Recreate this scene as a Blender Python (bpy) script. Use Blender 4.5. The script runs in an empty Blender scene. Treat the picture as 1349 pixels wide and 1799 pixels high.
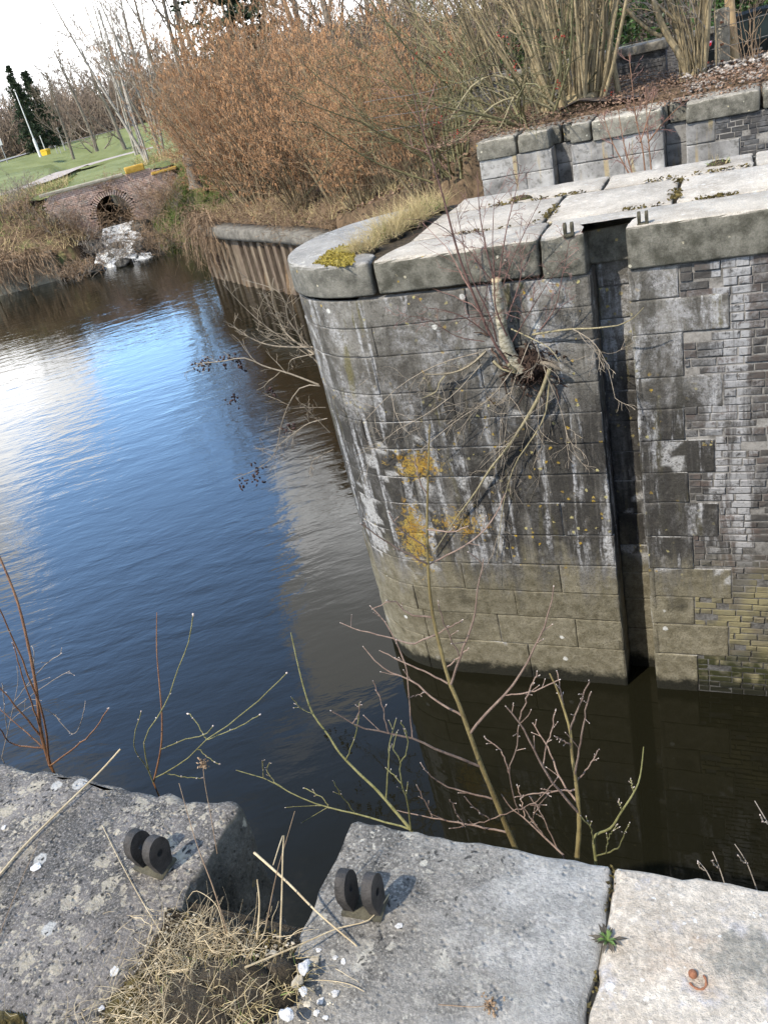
import bpy, bmesh, math, random
import numpy as np
from mathutils import noise as mnoise, Vector, Matrix

S = bpy.context.scene
C = S.collection
R_ = math.radians

# ------------------------------------------------------------------ camera
CH = 1.6                                   # eye height above the lock coping (coping = z 0)
F_PX, CX, CY = 1440.0, 674.5, 899.5        # focal length and centre in photo pixels
CAM = np.array([[9.13848293e-01, 6.16516944e-04, -4.06055314e-01],
                [3.45759756e-01, -5.25522439e-01, 7.77352145e-01],
                [-2.12911928e-01, -8.50779516e-01, -4.80460951e-01]])
cam = bpy.data.cameras.new("camera")
cam.sensor_fit = 'VERTICAL'; cam.sensor_height = 24.0
cam.lens = 24.0 * F_PX / 1799.0
cam.clip_start = 0.05; cam.clip_end = 3000
camo = bpy.data.objects.new("camera", cam); C.objects.link(camo)
m = Matrix.Identity(4)
for i in range(3):
    m[i][0] = CAM[i, 0]; m[i][1] = -CAM[i, 1]; m[i][2] = -CAM[i, 2]
m[2][3] = CH
camo.matrix_world = m
S.camera = camo

def ray(px, py):
    return CAM @ np.array([px - CX, py - CY, F_PX])
def UZ(px, py, z):
    v = ray(px, py); return np.array([0, 0, CH]) + v * ((z - CH) / v[2])
def UY(px, py, Y):
    v = ray(px, py); return np.array([0, 0, CH]) + v * (Y / v[1])
def UD(px, py, d):
    v = ray(px, py); return np.array([0, 0, CH]) + v * (d / math.hypot(v[0], v[1]))

# ------------------------------------------------------------------ sun, sky, exposure
SUN = np.array([-0.52, -0.85, 0.0]); SUN /= np.linalg.norm(SUN)
SUN_EL = R_(49)
sd = Vector((SUN[0] * math.cos(SUN_EL), SUN[1] * math.cos(SUN_EL), math.sin(SUN_EL)))
sl = bpy.data.lights.new("sun", 'SUN'); sl.energy = 3.7; sl.angle = R_(0.6); sl.color = (1.0, 0.93, 0.82)
so = bpy.data.objects.new("sun", sl); C.objects.link(so)
so.rotation_euler = sd.to_track_quat('Z', 'Y').to_euler(); so.location = (-20, -20, 30)

S.view_settings.view_transform = 'Standard'; S.view_settings.look = 'None'
S.view_settings.exposure = 0.62; S.view_settings.gamma = 1.0
S.render.engine = 'CYCLES'

class NT:
    """small helper round a node tree"""
    def __init__(s, tree): s.t = tree; s.t.nodes.clear()
    def n(s, typ, ins=None, **kw):
        nd = s.t.nodes.new(typ)
        for k, v in kw.items(): setattr(nd, k, v)
        for k, v in (ins or {}).items(): s.put(nd.inputs[k], v)
        return nd
    def put(s, sock, v):
        if isinstance(v, bpy.types.NodeSocket): s.t.links.new(v, sock)
        elif isinstance(v, (tuple, list)) and len(v) == 3 and sock.type == 'RGBA': sock.default_value = (*v, 1)
        else: sock.default_value = v
    def pos(s): return s.n('ShaderNodeNewGeometry').outputs['Position']
    def obj(s): return s.n('ShaderNodeTexCoord').outputs['Object']
    def scale(s, vec, sc): return s.n('ShaderNodeVectorMath', {0: vec, 1: sc}, operation='MULTIPLY').outputs[0]
    def noise(s, vec, scale, detail=4, rough=0.55, dist=0.0):
        return s.n('ShaderNodeTexNoise', {'Vector': vec, 'Scale': scale, 'Detail': detail, 'Roughness': rough, 'Distortion': dist}).outputs['Fac']
    def vor(s, vec, scale, feature='F1', rand=1.0):
        return s.n('ShaderNodeTexVoronoi', {'Vector': vec, 'Scale': scale, 'Randomness': rand}, feature=feature)
    def mr(s, v, a, b, c=0.0, d=1.0, smooth=True):
        return s.n('ShaderNodeMapRange', {0: v, 1: a, 2: b, 3: c, 4: d}, interpolation_type='SMOOTHSTEP' if smooth else 'LINEAR').outputs[0]
    def mix(s, f, a, b, blend='MIX'):
        nd = s.n('ShaderNodeMix', data_type='RGBA', blend_type=blend)
        s.put(nd.inputs[0], f); s.put(nd.inputs[6], a); s.put(nd.inputs[7], b)
        return nd.outputs[2]
    def m(s, op, a, b=0.0, c=0.0, clamp=False):
        nd = s.n('ShaderNodeMath', {0: a, 1: b, 2: c}, operation=op); nd.use_clamp = clamp
        return nd.outputs[0]
    def xyz(s, vec):
        nd = s.n('ShaderNodeSeparateXYZ', {0: vec}); return nd.outputs[0], nd.outputs[1], nd.outputs[2]
    def attr(s, name): return s.n('ShaderNodeAttribute', attribute_name=name).outputs['Fac']
    def ramp(s, f, stops):
        nd = s.n('ShaderNodeValToRGB', {0: f}); cr = nd.color_ramp
        while len(cr.elements) < len(stops): cr.elements.new(0.5)
        for e, (p, c) in zip(cr.elements, stops): e.position = p; e.color = (*c, 1) if len(c) == 3 else c
        return nd.outputs[0]
    def bump(s, h, strength=0.5, dist=0.01, normal=None):
        nd = s.n('ShaderNodeBump', {'Strength': strength, 'Distance': dist, 'Height': h})
        if normal is not None: s.put(nd.inputs['Normal'], normal)
        return nd.outputs[0]

def material(name):
    mt = bpy.data.materials.new(name); mt.use_nodes = True
    return mt, NT(mt.node_tree)
def finish(nt, color, rough=0.9, normal=None, spec=0.3, **kw):
    p = nt.n('ShaderNodeBsdfPrincipled')
    nt.put(p.inputs['Base Color'], color); nt.put(p.inputs['Roughness'], rough)
    nt.put(p.inputs['Specular IOR Level'], spec)
    for k, v in kw.items(): nt.put(p.inputs[k.replace('_', ' ')], v)
    if normal is not None: nt.put(p.inputs['Normal'], normal)
    o = nt.n('ShaderNodeOutputMaterial'); nt.t.links.new(p.outputs[0], o.inputs[0])
    return p

world = bpy.data.worlds.new("World"); S.world = world; world.use_nodes = True
w = NT(world.node_tree)
sky = w.n('ShaderNodeTexSky', sky_type='NISHITA', sun_disc=False)
sky.sun_elevation = SUN_EL; sky.sun_rotation = math.atan2(SUN[0], SUN[1])
sky.altitude = 50; sky.air_density = 1.0; sky.dust_density = 0.6; sky.ozone_density = 1.2
dirv = w.n('ShaderNodeTexCoord').outputs['Generated']
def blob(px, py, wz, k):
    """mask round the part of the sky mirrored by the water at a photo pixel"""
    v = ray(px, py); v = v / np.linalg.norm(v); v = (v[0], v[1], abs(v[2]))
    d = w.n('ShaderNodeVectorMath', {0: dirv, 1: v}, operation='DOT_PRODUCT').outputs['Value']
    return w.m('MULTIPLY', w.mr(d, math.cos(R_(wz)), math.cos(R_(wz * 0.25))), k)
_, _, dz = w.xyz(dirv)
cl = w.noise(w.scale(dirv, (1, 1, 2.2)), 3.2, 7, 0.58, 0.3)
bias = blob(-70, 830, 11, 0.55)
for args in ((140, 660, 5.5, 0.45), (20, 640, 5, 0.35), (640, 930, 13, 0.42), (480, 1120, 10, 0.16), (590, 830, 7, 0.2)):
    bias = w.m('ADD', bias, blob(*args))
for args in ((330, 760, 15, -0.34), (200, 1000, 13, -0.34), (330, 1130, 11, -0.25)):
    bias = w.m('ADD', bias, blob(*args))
low = w.mr(dz, 0.09, 0.17, 0.32, 0.0)                      # bright cloud bank low over the horizon
cov = w.mr(w.m('ADD', w.m('ADD', cl, bias), low), 0.56, 0.72)
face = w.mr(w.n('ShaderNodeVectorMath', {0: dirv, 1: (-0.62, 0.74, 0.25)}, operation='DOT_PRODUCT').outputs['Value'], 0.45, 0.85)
grey = w.noise(dirv, 5.0, 5, 0.6)
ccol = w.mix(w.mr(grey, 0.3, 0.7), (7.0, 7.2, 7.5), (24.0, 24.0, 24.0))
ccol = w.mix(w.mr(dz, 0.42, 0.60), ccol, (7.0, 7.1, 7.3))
skyc = w.mix(1.0, sky.outputs[0], w.mix(w.mr(dz, 0.42, 0.85), w.mix(face, (1.25, 1.25, 1.25), (3.7, 4.25, 4.6)), (0.98, 0.91, 0.83)), 'MULTIPLY')  # added boost: sky towards the view brightened so the water mirrors more blue
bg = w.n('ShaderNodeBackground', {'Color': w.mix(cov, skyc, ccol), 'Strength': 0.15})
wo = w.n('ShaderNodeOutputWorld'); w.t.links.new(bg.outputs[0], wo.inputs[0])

# ------------------------------------------------------------------ mesh helpers
class MB:
    def __init__(s): s.v = []; s.q = []; s.t = []; s.a = []; s.n = 0
    def add(s, v, quads=None, tris=None, tone=1.0):
        v = np.asarray(v, float).reshape(-1, 3)
        if quads is not None and len(quads): s.q.append(np.asarray(quads, int) + s.n)
        if tris is not None and len(tris): s.t.append(np.asarray(tris, int) + s.n)
        s.v.append(v); s.a.append(np.broadcast_to(np.asarray(tone, float), (len(v),)).copy()); s.n += len(v)
    def box(s, lo, hi, tone=1.0, rot=None, c=None):
        x0, y0, z0 = lo; x1, y1, z1 = hi
        v = np.array([[x0,y0,z0],[x1,y0,z0],[x1,y1,z0],[x0,y1,z0],[x0,y0,z1],[x1,y0,z1],[x1,y1,z1],[x0,y1,z1]], float)
        if rot is not None: v = v @ np.array(rot).T
        if c is not None: v = v + np.array(c)
        s.add(v, [[0,3,2,1],[4,5,6,7],[0,1,5,4],[1,2,6,5],[2,3,7,6],[3,0,4,7]], tone=tone)
    def tubes(s, P, R, n=4, tone=1.0, cap=False):
        P = np.asarray(P, float); R = np.asarray(R, float)
        if P.ndim == 2: P = P[None]; R = R[None]
        T, m_, _ = P.shape
        tan = np.gradient(P, axis=1); tan /= np.linalg.norm(tan, axis=2, keepdims=True) + 1e-9
        ref = np.where(np.abs(tan[:, :1, 2:3]) > 0.8, np.array([1.0, 0.2, 0]), np.array([0.1, 0.05, 1.0]))
        ref = np.broadcast_to(ref, tan.shape)
        a = np.cross(tan, ref); a /= np.linalg.norm(a, axis=2, keepdims=True) + 1e-9
        b = np.cross(tan, a)
        th = np.arange(n) * 2 * math.pi / n
        ring = a[:, :, None, :] * np.cos(th)[None, None, :, None] + b[:, :, None, :] * np.sin(th)[None, None, :, None]
        V = P[:, :, None, :] + ring * R[:, :, None, None]
        idx = np.arange(T * m_ * n).reshape(T, m_, n)
        i0 = idx[:, :-1]; i1 = idx[:, 1:]
        Q = np.stack([i0, np.roll(i0, -1, 2), np.roll(i1, -1, 2), i1], -1).reshape(-1, 4)
        tn = tone
        if isinstance(tone, np.ndarray) and tone.shape == (T,): tn = np.repeat(tone, m_ * n)
        tr = None
        if cap:
            tr = []
            for k in range(T):
                for j in range(1, n - 1):
                    tr.append([idx[k, -1, 0], idx[k, -1, j], idx[k, -1, j + 1]]); tr.append([idx[k, 0, 0], idx[k, 0, j + 1], idx[k, 0, j]])
        s.add(V.reshape(-1, 3), Q, tr, tn)
    def grid(s, V, tone=1.0, flip=False):
        V = np.asarray(V, float); a, b, _ = V.shape
        i = np.arange(a * b).reshape(a, b)
        Q = np.stack([i[:-1, :-1], i[1:, :-1], i[1:, 1:], i[:-1, 1:]], -1).reshape(-1, 4)
        if flip: Q = Q[:, ::-1]
        s.add(V.reshape(-1, 3), Q, None, tone.reshape(-1) if isinstance(tone, np.ndarray) else tone)
    def prism(s, poly, lo, hi, axis=0, tone=1.0):
        """closed outline extruded along an axis"""
        n = len(poly); v = []
        for h in (lo, hi):
            for (a, b) in poly:
                v.append((h, a, b) if axis == 0 else (a, h, b) if axis == 1 else (a, b, h))
        bm = bmesh.new(); vs = [bm.verts.new(p) for p in v]
        f0 = bm.faces.new(vs[:n]); f1 = bm.faces.new(vs[n:])
        for i in range(n): bm.faces.new((vs[i], vs[(i+1) % n], vs[n+(i+1) % n], vs[n+i]))
        bmesh.ops.recalc_face_normals(bm, faces=bm.faces); bmesh.ops.triangulate(bm, faces=bm.faces)
        bm.verts.index_update(); s.frombm(bm, tone)
    def frombm(s, bm, tone=1.0):
        bm.verts.index_update()
        v = [x.co[:] for x in bm.verts]
        q = [[l.index for l in f.verts] for f in bm.faces if len(f.verts) == 4]
        t = [[l.index for l in f.verts] for f in bm.faces if len(f.verts) == 3]
        s.add(v, q, t, tone); bm.free()
    def blob(s, c, r, seed=0, amp=0.25, fr=1.5, sub=2, tone=1.0):
        bm = bmesh.new(); bmesh.ops.create_icosphere(bm, subdivisions=sub, radius=1)
        r = np.broadcast_to(np.asarray(r, float), (3,))
        for v in bm.verts:
            k = 1 + amp * mnoise.noise(v.co * fr + Vector((seed * 7.1, seed * 3.3, seed)))
            v.co = Vector((c[0] + v.co.x * r[0] * k, c[1] + v.co.y * r[1] * k, c[2] + v.co.z * r[2] * k))
        s.frombm(bm, tone)
    def build(s, name, mat, parent=None, smooth=True, origin=None):
        o0 = np.zeros(3)
        if parent is not None:
            p = parent
            while p is not None: o0 = o0 + np.array(p.location); p = p.parent
        if origin is not None: o0 = o0 + np.array(origin, float)
        v = np.concatenate(s.v) - o0
        q = np.concatenate(s.q) if s.q else np.zeros((0, 4), int)
        t = np.concatenate(s.t) if s.t else np.zeros((0, 3), int)
        me = bpy.data.meshes.new(name)
        me.vertices.add(len(v)); me.vertices.foreach_set('co', v.reshape(-1).astype(np.float32))
        li = np.concatenate([q.reshape(-1), t.reshape(-1)]).astype(np.int32)
        st = np.concatenate([np.arange(len(q)) * 4, len(q) * 4 + np.arange(len(t)) * 3]).astype(np.int32)
        me.loops.add(len(li)); me.loops.foreach_set('vertex_index', li)
        me.polygons.add(len(st)); me.polygons.foreach_set('loop_start', st)
        me.update(calc_edges=True)
        me.polygons.foreach_set('use_smooth', np.full(len(st), smooth, bool))
        at = me.attributes.new('tone', 'FLOAT', 'POINT'); at.data.foreach_set('value', np.concatenate(s.a).astype(np.float32))
        me.materials.append(mat)
        o = bpy.data.objects.new(name, me); C.objects.link(o)
        if parent is not None: o.parent = parent
        if origin is not None: o.location = origin
        return o

def tag(o, label=None, cat=None, group=None, kind=None):
    if label: o['label'] = label
    if cat: o['category'] = cat
    if group: o['group'] = group
    if kind: o['kind'] = kind
    return o
def thing(name, loc, label, cat, group=None):
    o = bpy.data.objects.new(name, None); C.objects.link(o)
    o.location = [float(x) for x in loc]; o.empty_display_size = 0.2
    return tag(o, label, cat, group)
def dup(root, loc, rotz=0.0, sc=1.0, label=None):
    r = root.copy(); C.objects.link(r); r.location = [float(x) for x in loc]
    r.rotation_euler = (0, 0, rotz); r.scale = (sc, sc, sc)
    if label: r['label'] = label
    for ch in list(root.children):
        c = ch.copy(); C.objects.link(c); c.parent = r
        for g in ch.children:
            d = g.copy(); C.objects.link(d); d.parent = c
    return r
def fbm(p, o=3): return mnoise.fractal(Vector(p), 0.6, 2.0, o)

# ------------------------------------------------------------------ materials
YN, YF, YB, YW, ZW = 1.15, 6.85, 9.2, 13.85, -4.88

def ashlar(name, dark=1.0, weather=True):
    mt, t = material(name)
    P = t.pos(); x, y, z = t.xyz(P); tone = t.attr('tone')
    big = t.noise(P, 1.3, 8, 0.62); mid = t.noise(P, 7, 8, 0.65); fine = t.noise(P, 55, 5, 0.7)
    c = t.mix(t.mr(big, 0.32, 0.68), (0.10, 0.09, 0.076), (0.23, 0.215, 0.185))
    c = t.mix(t.mr(mid, 0.46, 0.75, 0, 0.8), c, (0.34, 0.325, 0.295))
    c = t.mix(t.mr(t.noise(P, 15, 7, 0.72), 0.52, 0.66, 0, 0.65), c, (0.075, 0.07, 0.06))
    c = t.mix(0.8, c, t.m('MINIMUM', tone, 1.25), 'MULTIPLY')
    st = t.scale(P, (5.0, 5.0, 0.42))
    s1 = t.noise(st, 1.25, 6, 0.6, 0.4); s2 = t.noise(t.scale(P, (3.4, 3.4, 0.3)), 1.4, 6, 0.65, 0.6)
    if weather:
        # black weathering crust, thickest in the middle courses
        zone = t.m('MULTIPLY', t.mr(z, -0.95, -1.75), t.mr(z, -3.7, -3.1))
        k = t.m('MULTIPLY', t.mr(s2, 0.30, 0.50), t.mr(mid, 0.2, 0.5))
        c = t.mix(t.m('MULTIPLY', zone, t.m('MULTIPLY', k, 0.92)), c, (0.040, 0.037, 0.033))
        k2 = t.m('MULTIPLY', t.mr(z, -0.3, -0.5), t.mr(s2, 0.5, 0.62))
        c = t.mix(t.m('MULTIPLY', k2, 0.7), c, (0.07, 0.065, 0.054))
        # olive algae runs
        c = t.mix(t.m('MULTIPLY', t.mr(t.noise(t.scale(P, (4, 4, 0.5)), 1.7, 5, 0.6), 0.58, 0.68), t.mr(z, -1.9, -1.0, 0.25, 0.75)), c, (0.145, 0.125, 0.045))
        # lime runs
        wm = t.m('MULTIPLY', t.mr(t.m('ADD', s1, t.mr(t.noise(t.scale(P, (9, 9, 3.2)), 1.0, 7, 0.72), 0.25, 0.75, -0.09, 0.09)), 0.53, 0.66), t.mr(t.noise(P, 24, 6, 0.75), 0.34, 0.58))
        wm = t.m('MULTIPLY', wm, t.mr(z, -3.5, -3.1))
        c = t.mix(t.m('MULTIPLY', wm, 0.88), c, (0.54, 0.535, 0.53))
        pl = t.m('MULTIPLY', t.mr(t.noise(t.scale(P, (1, 1, .7)), 2.0, 8, 0.68, 0.4), 0.49, 0.63), t.mr(t.noise(P, 30, 6, 0.75), 0.36, 0.60))
        c = t.mix(t.m('MULTIPLY', pl, t.mr(z, -2.1, -1.0, 0.22, 0.75)), c, (0.47, 0.46, 0.45))
        # clean buff zone once under water
        zl = t.m('ADD', z, t.mr(mid, 0.2, 0.8, -0.14, 0.14)); zl = t.m('ADD', zl, t.mr(s1, 0.3, 0.7, -0.3, 0.3))
        buff = t.mix(t.mr(t.noise(P, 9, 6, 0.6), 0.3, 0.7), (0.15, 0.13, 0.078), (0.27, 0.24, 0.165))
        c = t.mix(t.m('MULTIPLY', t.mr(zl, -3.05, -3.75), 0.85), c, t.mix(0.7, buff, t.m('MINIMUM', tone, 1.2), 'MULTIPLY'))
        c = t.mix(t.m('MULTIPLY', t.mr(tone, 1.30, 1.75), t.mr(t.noise(P, 40, 5, 0.75), 0.32, 0.55)), c, (0.44, 0.43, 0.41))
        # lichens: yellow, orange and white spots
        v = t.vor(P, 17); vd = v.outputs['Distance']; vc = t.n('ShaderNodeSeparateColor', {0: v.outputs['Color']})
        dd = t.m('ADD', vd, t.mr(t.noise(P, 60, 3, 0.6), 0.2, 0.8, -0.16, 0.16))
        sp = t.m('MULTIPLY', t.mr(dd, 0.30, 0.20), t.m('GREATER_THAN', vc.outputs[0], 0.80))
        sp = t.m('MULTIPLY', sp, t.mr(t.noise(P, 1.1, 3), 0.44, 0.58))
        c = t.mix(t.m('MULTIPLY', sp, t.mr(z, -3.5, -3.2)), c, t.mix(vc.outputs[1], (0.42, 0.27, 0.035), (0.47, 0.42, 0.20)))
        v2 = t.vor(P, 6.5); c2 = t.n('ShaderNodeSeparateColor', {0: v2.outputs['Color']})
        sp2 = t.m('MULTIPLY', t.mr(t.m('ADD', v2.outputs['Distance'], t.mr(fine, 0.2, 0.8, -0.06, 0.06)), 0.20, 0.14), t.m('GREATER_THAN', c2.outputs[0], 0.93))
        c = t.mix(sp2, c, (0.66, 0.65, 0.60))
        # two big orange lichen colonies on the nose
        for (bx, by, bz, rr, k) in ((-3.10, 6.9, -2.10, (2.6, 2.0, 4.2), 1.0), (-3.30, 6.9, -2.98, (4.0, 2.0, 1.75), 1.0), (-2.75, 6.9, -2.80, (2.0, 2, 4.0), 0.7)):
            dv = t.n('ShaderNodeVectorMath', {0: t.n('ShaderNodeVectorMath', {0: P, 1: (bx, by, bz)}, operation='SUBTRACT').outputs[0], 1: rr}, operation='MULTIPLY').outputs[0]
            ln = t.n('ShaderNodeVectorMath', {0: dv}, operation='LENGTH').outputs['Value']
            mk = t.m('ADD', t.mr(ln, 1.15, 0.0, 0.0, 0.34 * k, False), t.m('MULTIPLY', t.noise(P, 16, 8, 0.72, 0.6), 1.0))
            mk = t.m('MULTIPLY', t.mr(mk, 0.63, 0.72), t.mr(t.noise(P, 48, 5, 0.75), 0.36, 0.52)); mk = t.m('MULTIPLY', mk, t.m('LESS_THAN', ln, 1.15))
            c = t.mix(mk, c, t.mix(t.mr(t.noise(P, 12, 3), 0.3, 0.7), (0.36, 0.20, 0.03), (0.42, 0.31, 0.08)))
        # wet line at the water
        c = t.mix(t.mr(t.m('ADD', z, t.mr(mid, 0.3, 0.7, -0.05, 0.05)), -4.66, -4.78), c, (0.022, 0.021, 0.014))
    c = t.mix(t.mr(fine, 0.25, 0.75, 0.0, 0.5), t.mix(1.0, c, (0.72, 0.72, 0.72), 'MULTIPLY'), t.mix(1.0, c, (1.5, 1.5, 1.5), 'MULTIPLY'))
    c = t.mix(t.mr(t.noise(P, 38, 6, 0.75), 0.53, 0.64, 0, 0.6), c, t.mix(1.0, c, (0.45, 0.44, 0.42), 'MULTIPLY'))
    c = t.mix(1.0, c, (dark, dark, dark), 'MULTIPLY')
    h = t.m('ADD', t.m('MULTIPLY', t.noise(P, 26, 8, 0.7), 0.7), t.m('MULTIPLY', t.noise(P, 95, 4, 0.7), 0.5))
    finish(t, c, 0.93, t.bump(h, 1.0, 0.018), 0.2)
    return mt

def coping(name, lo, hi, lichen=0.5, crust=0.5, sidecrust=0.8, pits=0.5, lich_c=(0.50, 0.47, 0.38), stain=None, speck=0.25):
    """weathered coping stone: crust, pale lichen plates, pits, dark mossy flanks"""
    mt, t = material(name)
    P = t.pos(); x, y, z = t.xyz(P); tone = t.attr('tone')
    nz = t.xyz(t.n('ShaderNodeNewGeometry').outputs['True Normal'])[2]
    big = t.noise(P, 2.2, 7, 0.6); mid = t.noise(P, 11, 8, 0.66); fine = t.noise(P, 75, 6, 0.75)
    c = t.mix(t.mr(big, 0.3, 0.7), lo, hi)
    c = t.mix(t.mr(mid, 0.45, 0.72, 0, 0.55), c, tuple(min(1, k * 1.35) for k in hi))
    # dark biological crust
    ck = t.mr(t.m('ADD', mid, t.m('MULTIPLY', big, 0.8)), 0.42 + crust * 0.75 + 0.13, 0.42 + crust * 0.75 - 0.13)
    c = t.mix(t.m('MULTIPLY', ck, 0.85), c, (0.10, 0.095, 0.085))
    c = t.mix(t.mr(t.noise(P, 34, 6, 0.7), 0.50, 0.68, 0, 0.75 * crust), c, (0.055, 0.052, 0.046))
    # lichen plates at two sizes
    wv = t.n('ShaderNodeVectorMath', {0: P, 1: t.scale(t.n('ShaderNodeTexNoise', {'Vector': P, 'Scale': 30.0, 'Detail': 4.0}).outputs['Color'], (0.05, 0.05, 0.05))}, operation='ADD').outputs[0]
    for sc, th, rr in ((13, 0.70, 0.34), (34, 0.62, 0.34), (80, 0.66, 0.36)):
        v = t.vor(wv, sc); q = t.n('ShaderNodeSeparateColor', {0: v.outputs['Color']})
        dd = t.m('ADD', v.outputs['Distance'], t.mr(t.noise(P, 120, 3, 0.7), 0.2, 0.8, -0.14, 0.14))
        mk = t.m('MULTIPLY', t.mr(dd, rr, rr - 0.07), t.m('GREATER_THAN', q.outputs[0], 1.0 - lichen * (1.15 - th)))
        mk = t.m('MULTIPLY', mk, t.mr(t.noise(P, 4.5, 4), 0.38, 0.55))
        c = t.mix(t.m('MULTIPLY', mk, 0.85), c, t.mix(q.outputs[1], lich_c, tuple(min(1, k * 1.35) for k in lich_c)))
    v = t.vor(P, 9.0); q = t.n('ShaderNodeSeparateColor', {0: v.outputs['Color']})
    mk = t.m('MULTIPLY', t.mr(t.m('ADD', v.outputs['Distance'], t.mr(mid, 0.2, 0.8, -0.08, 0.08)), 0.20, 0.16), t.m('GREATER_THAN', q.outputs[2], 1.0 - 0.10 * lichen))
    c = t.mix(t.m('MULTIPLY', mk, 0.8), c, (0.60, 0.585, 0.54))
    v = t.vor(wv, 62); q = t.n('ShaderNodeSeparateColor', {0: v.outputs['Color']})
    c = t.mix(t.m('MULTIPLY', t.mr(v.outputs['Distance'], 0.42, 0.22), t.m('MULTIPLY', t.m('GREATER_THAN', q.outputs[0], 0.62), speck)), c, (0.05, 0.047, 0.042))
    c = t.mix(t.m('MULTIPLY', t.mr(t.noise(P, 150, 4, 0.75), 0.50, 0.62), speck * 0.55), c, tuple(min(1, k * 1.5) for k in hi))
    if stain is not None: c = stain(t, P, c)
    # flanks: mossy black below the arris
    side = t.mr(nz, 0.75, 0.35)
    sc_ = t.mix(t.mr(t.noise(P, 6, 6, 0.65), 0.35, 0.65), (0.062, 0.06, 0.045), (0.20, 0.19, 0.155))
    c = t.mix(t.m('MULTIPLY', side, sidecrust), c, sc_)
    v = t.vor(P, 15); q = t.n('ShaderNodeSeparateColor', {0: v.outputs['Color']})
    mk = t.m('MULTIPLY', t.mr(t.m('ADD', v.outputs['Distance'], t.mr(fine, 0.2, 0.8, -0.14, 0.14)), 0.24, 0.17), t.m('GREATER_THAN', q.outputs[0], 0.86))
    c = t.mix(t.m('MULTIPLY', mk, side), c, t.mix(q.outputs[1], (0.43, 0.29, 0.04), (0.58, 0.56, 0.47)))
    c = t.mix(0.8, c, tone, 'MULTIPLY')
    c = t.mix(t.mr(fine, 0.3, 0.7), t.mix(1.0, c, (0.74, 0.74, 0.74), 'MULTIPLY'), t.mix(1.0, c, (1.18, 1.18, 1.18), 'MULTIPLY'))
    h = t.m('ADD', t.m('MULTIPLY', t.noise(P, 24, 8, 0.72), 0.9), t.m('MULTIPLY', t.noise(P, 110, 5, 0.75), 0.6))
    pv = t.mr(t.vor(P, 42).outputs['Distance'], 0.0, 0.30)
    h = t.m('ADD', h, t.m('MULTIPLY', pv, pits * 0.5))
    finish(t, c, 0.94, t.bump(h, 0.95, 0.013), 0.2)
    return mt

def plain(name, c1, c2, scale=8, rough=0.85, bump=0.4, bd=0.005, spec=0.3, coords='obj', stretch=(1, 1, 1), use_tone=True, objrand=0.0, **kw):
    mt, t = material(name)
    P = t.obj() if coords == 'obj' else t.pos()
    P = t.scale(P, stretch)
    n1 = t.noise(P, scale, 7, 0.62); n2 = t.noise(P, scale * 6, 4, 0.65)
    c = t.mix(t.mr(t.m('ADD', t.m('MULTIPLY', n1, 0.7), t.m('MULTIPLY', n2, 0.3)), 0.33, 0.67), c1, c2)
    if use_tone: c = t.mix(1.0, c, t.attr('tone'), 'MULTIPLY')
    if objrand:
        r = t.n('ShaderNodeObjectInfo').outputs['Random']
        c = t.mix(1.0, c, t.mr(r, 0, 1, 1 - objrand, 1 + objrand, False), 'MULTIPLY')
    finish(t, c, rough, t.bump(n2, bump, bd), spec, **kw)
    return mt

M = {}
M['ashlar'] = ashlar('weathered_ashlar')
M['ashlar_groove'] = ashlar('groove_ashlar', 1.0)
def back_mat():
    mt, t = material('back_lock_stone'); P = t.pos()
    c = t.mix(t.mr(t.noise(P, 2.5, 7, 0.6), 0.3, 0.7), (0.17, 0.162, 0.15), (0.43, 0.415, 0.39))
    c = t.mix(t.m('MULTIPLY', t.mr(t.noise(t.scale(P, (4, 4, 0.3)), 1.3, 4), 0.58, 0.66), 0.7), c, (0.40, 0.30, 0.14))
    c = t.mix(t.mr(t.noise(P, 9, 7, 0.72), 0.50, 0.66, 0, 0.7), c, (0.10, 0.095, 0.08))
    c = t.mix(0.8, c, t.attr('tone'), 'MULTIPLY')
    finish(t, c, 0.93, t.bump(t.noise(P, 40, 7, 0.7), 0.7, 0.012), 0.2); return mt
M['back_stone'] = back_mat()
def front_margin(t, P, c):
    x, y, z = t.xyz(P)
    e = t.m('ADD', x, t.mr(t.noise(P, 7, 6, 0.65), 0.2, 0.8, -0.16, 0.16))
    c = t.mix(t.m('MULTIPLY', t.mr(e, -0.62, -0.34), 0.72), c, t.mix(t.mr(t.noise(P, 16, 6, 0.6), 0.35, 0.65), (0.40, 0.39, 0.36), (0.60, 0.575, 0.53)))
    dust = t.mr(t.m('ADD', y, t.mr(t.noise(P, 9, 6, 0.65), 0.2, 0.8, -0.2, 0.2)), 0.95, 0.75)
    c = t.mix(t.m('MULTIPLY', dust, 0.35), c, (0.40, 0.38, 0.34))
    return c
def pale_stain(t, P, c):
    rust = None
    dv = t.n('ShaderNodeVectorMath', {0: P, 1: (-0.10, 0.955, 0.0)}, operation='DISTANCE').outputs['Value']
    dv = t.m('ADD', dv, t.mr(t.noise(P, 14, 5), 0.2, 0.8, -0.05, 0.05))
    c = t.mix(t.m('MULTIPLY', t.mr(dv, 0.085, 0.0), 0.45), c, (0.46, 0.32, 0.21))
    c = t.mix(t.m('MULTIPLY', t.mr(t.noise(P, 15, 6, 0.7), 0.54, 0.68), 0.4), c, (0.47, 0.48, 0.55))
    dv = t.n('ShaderNodeVectorMath', {0: P, 1: (-0.005, 0.99, 0.0)}, operation='DISTANCE').outputs['Value']
    dv = t.m('ADD', dv, t.mr(t.noise(P, 26, 6), 0.2, 0.8, -0.035, 0.035))
    c = t.mix(t.m('MULTIPLY', t.mr(dv, 0.068, 0.045), t.mr(t.noise(P, 60, 4, 0.7), 0.3, 0.6, 0.3, 0.9)), c, (0.27, 0.255, 0.215))
    return c
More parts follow.
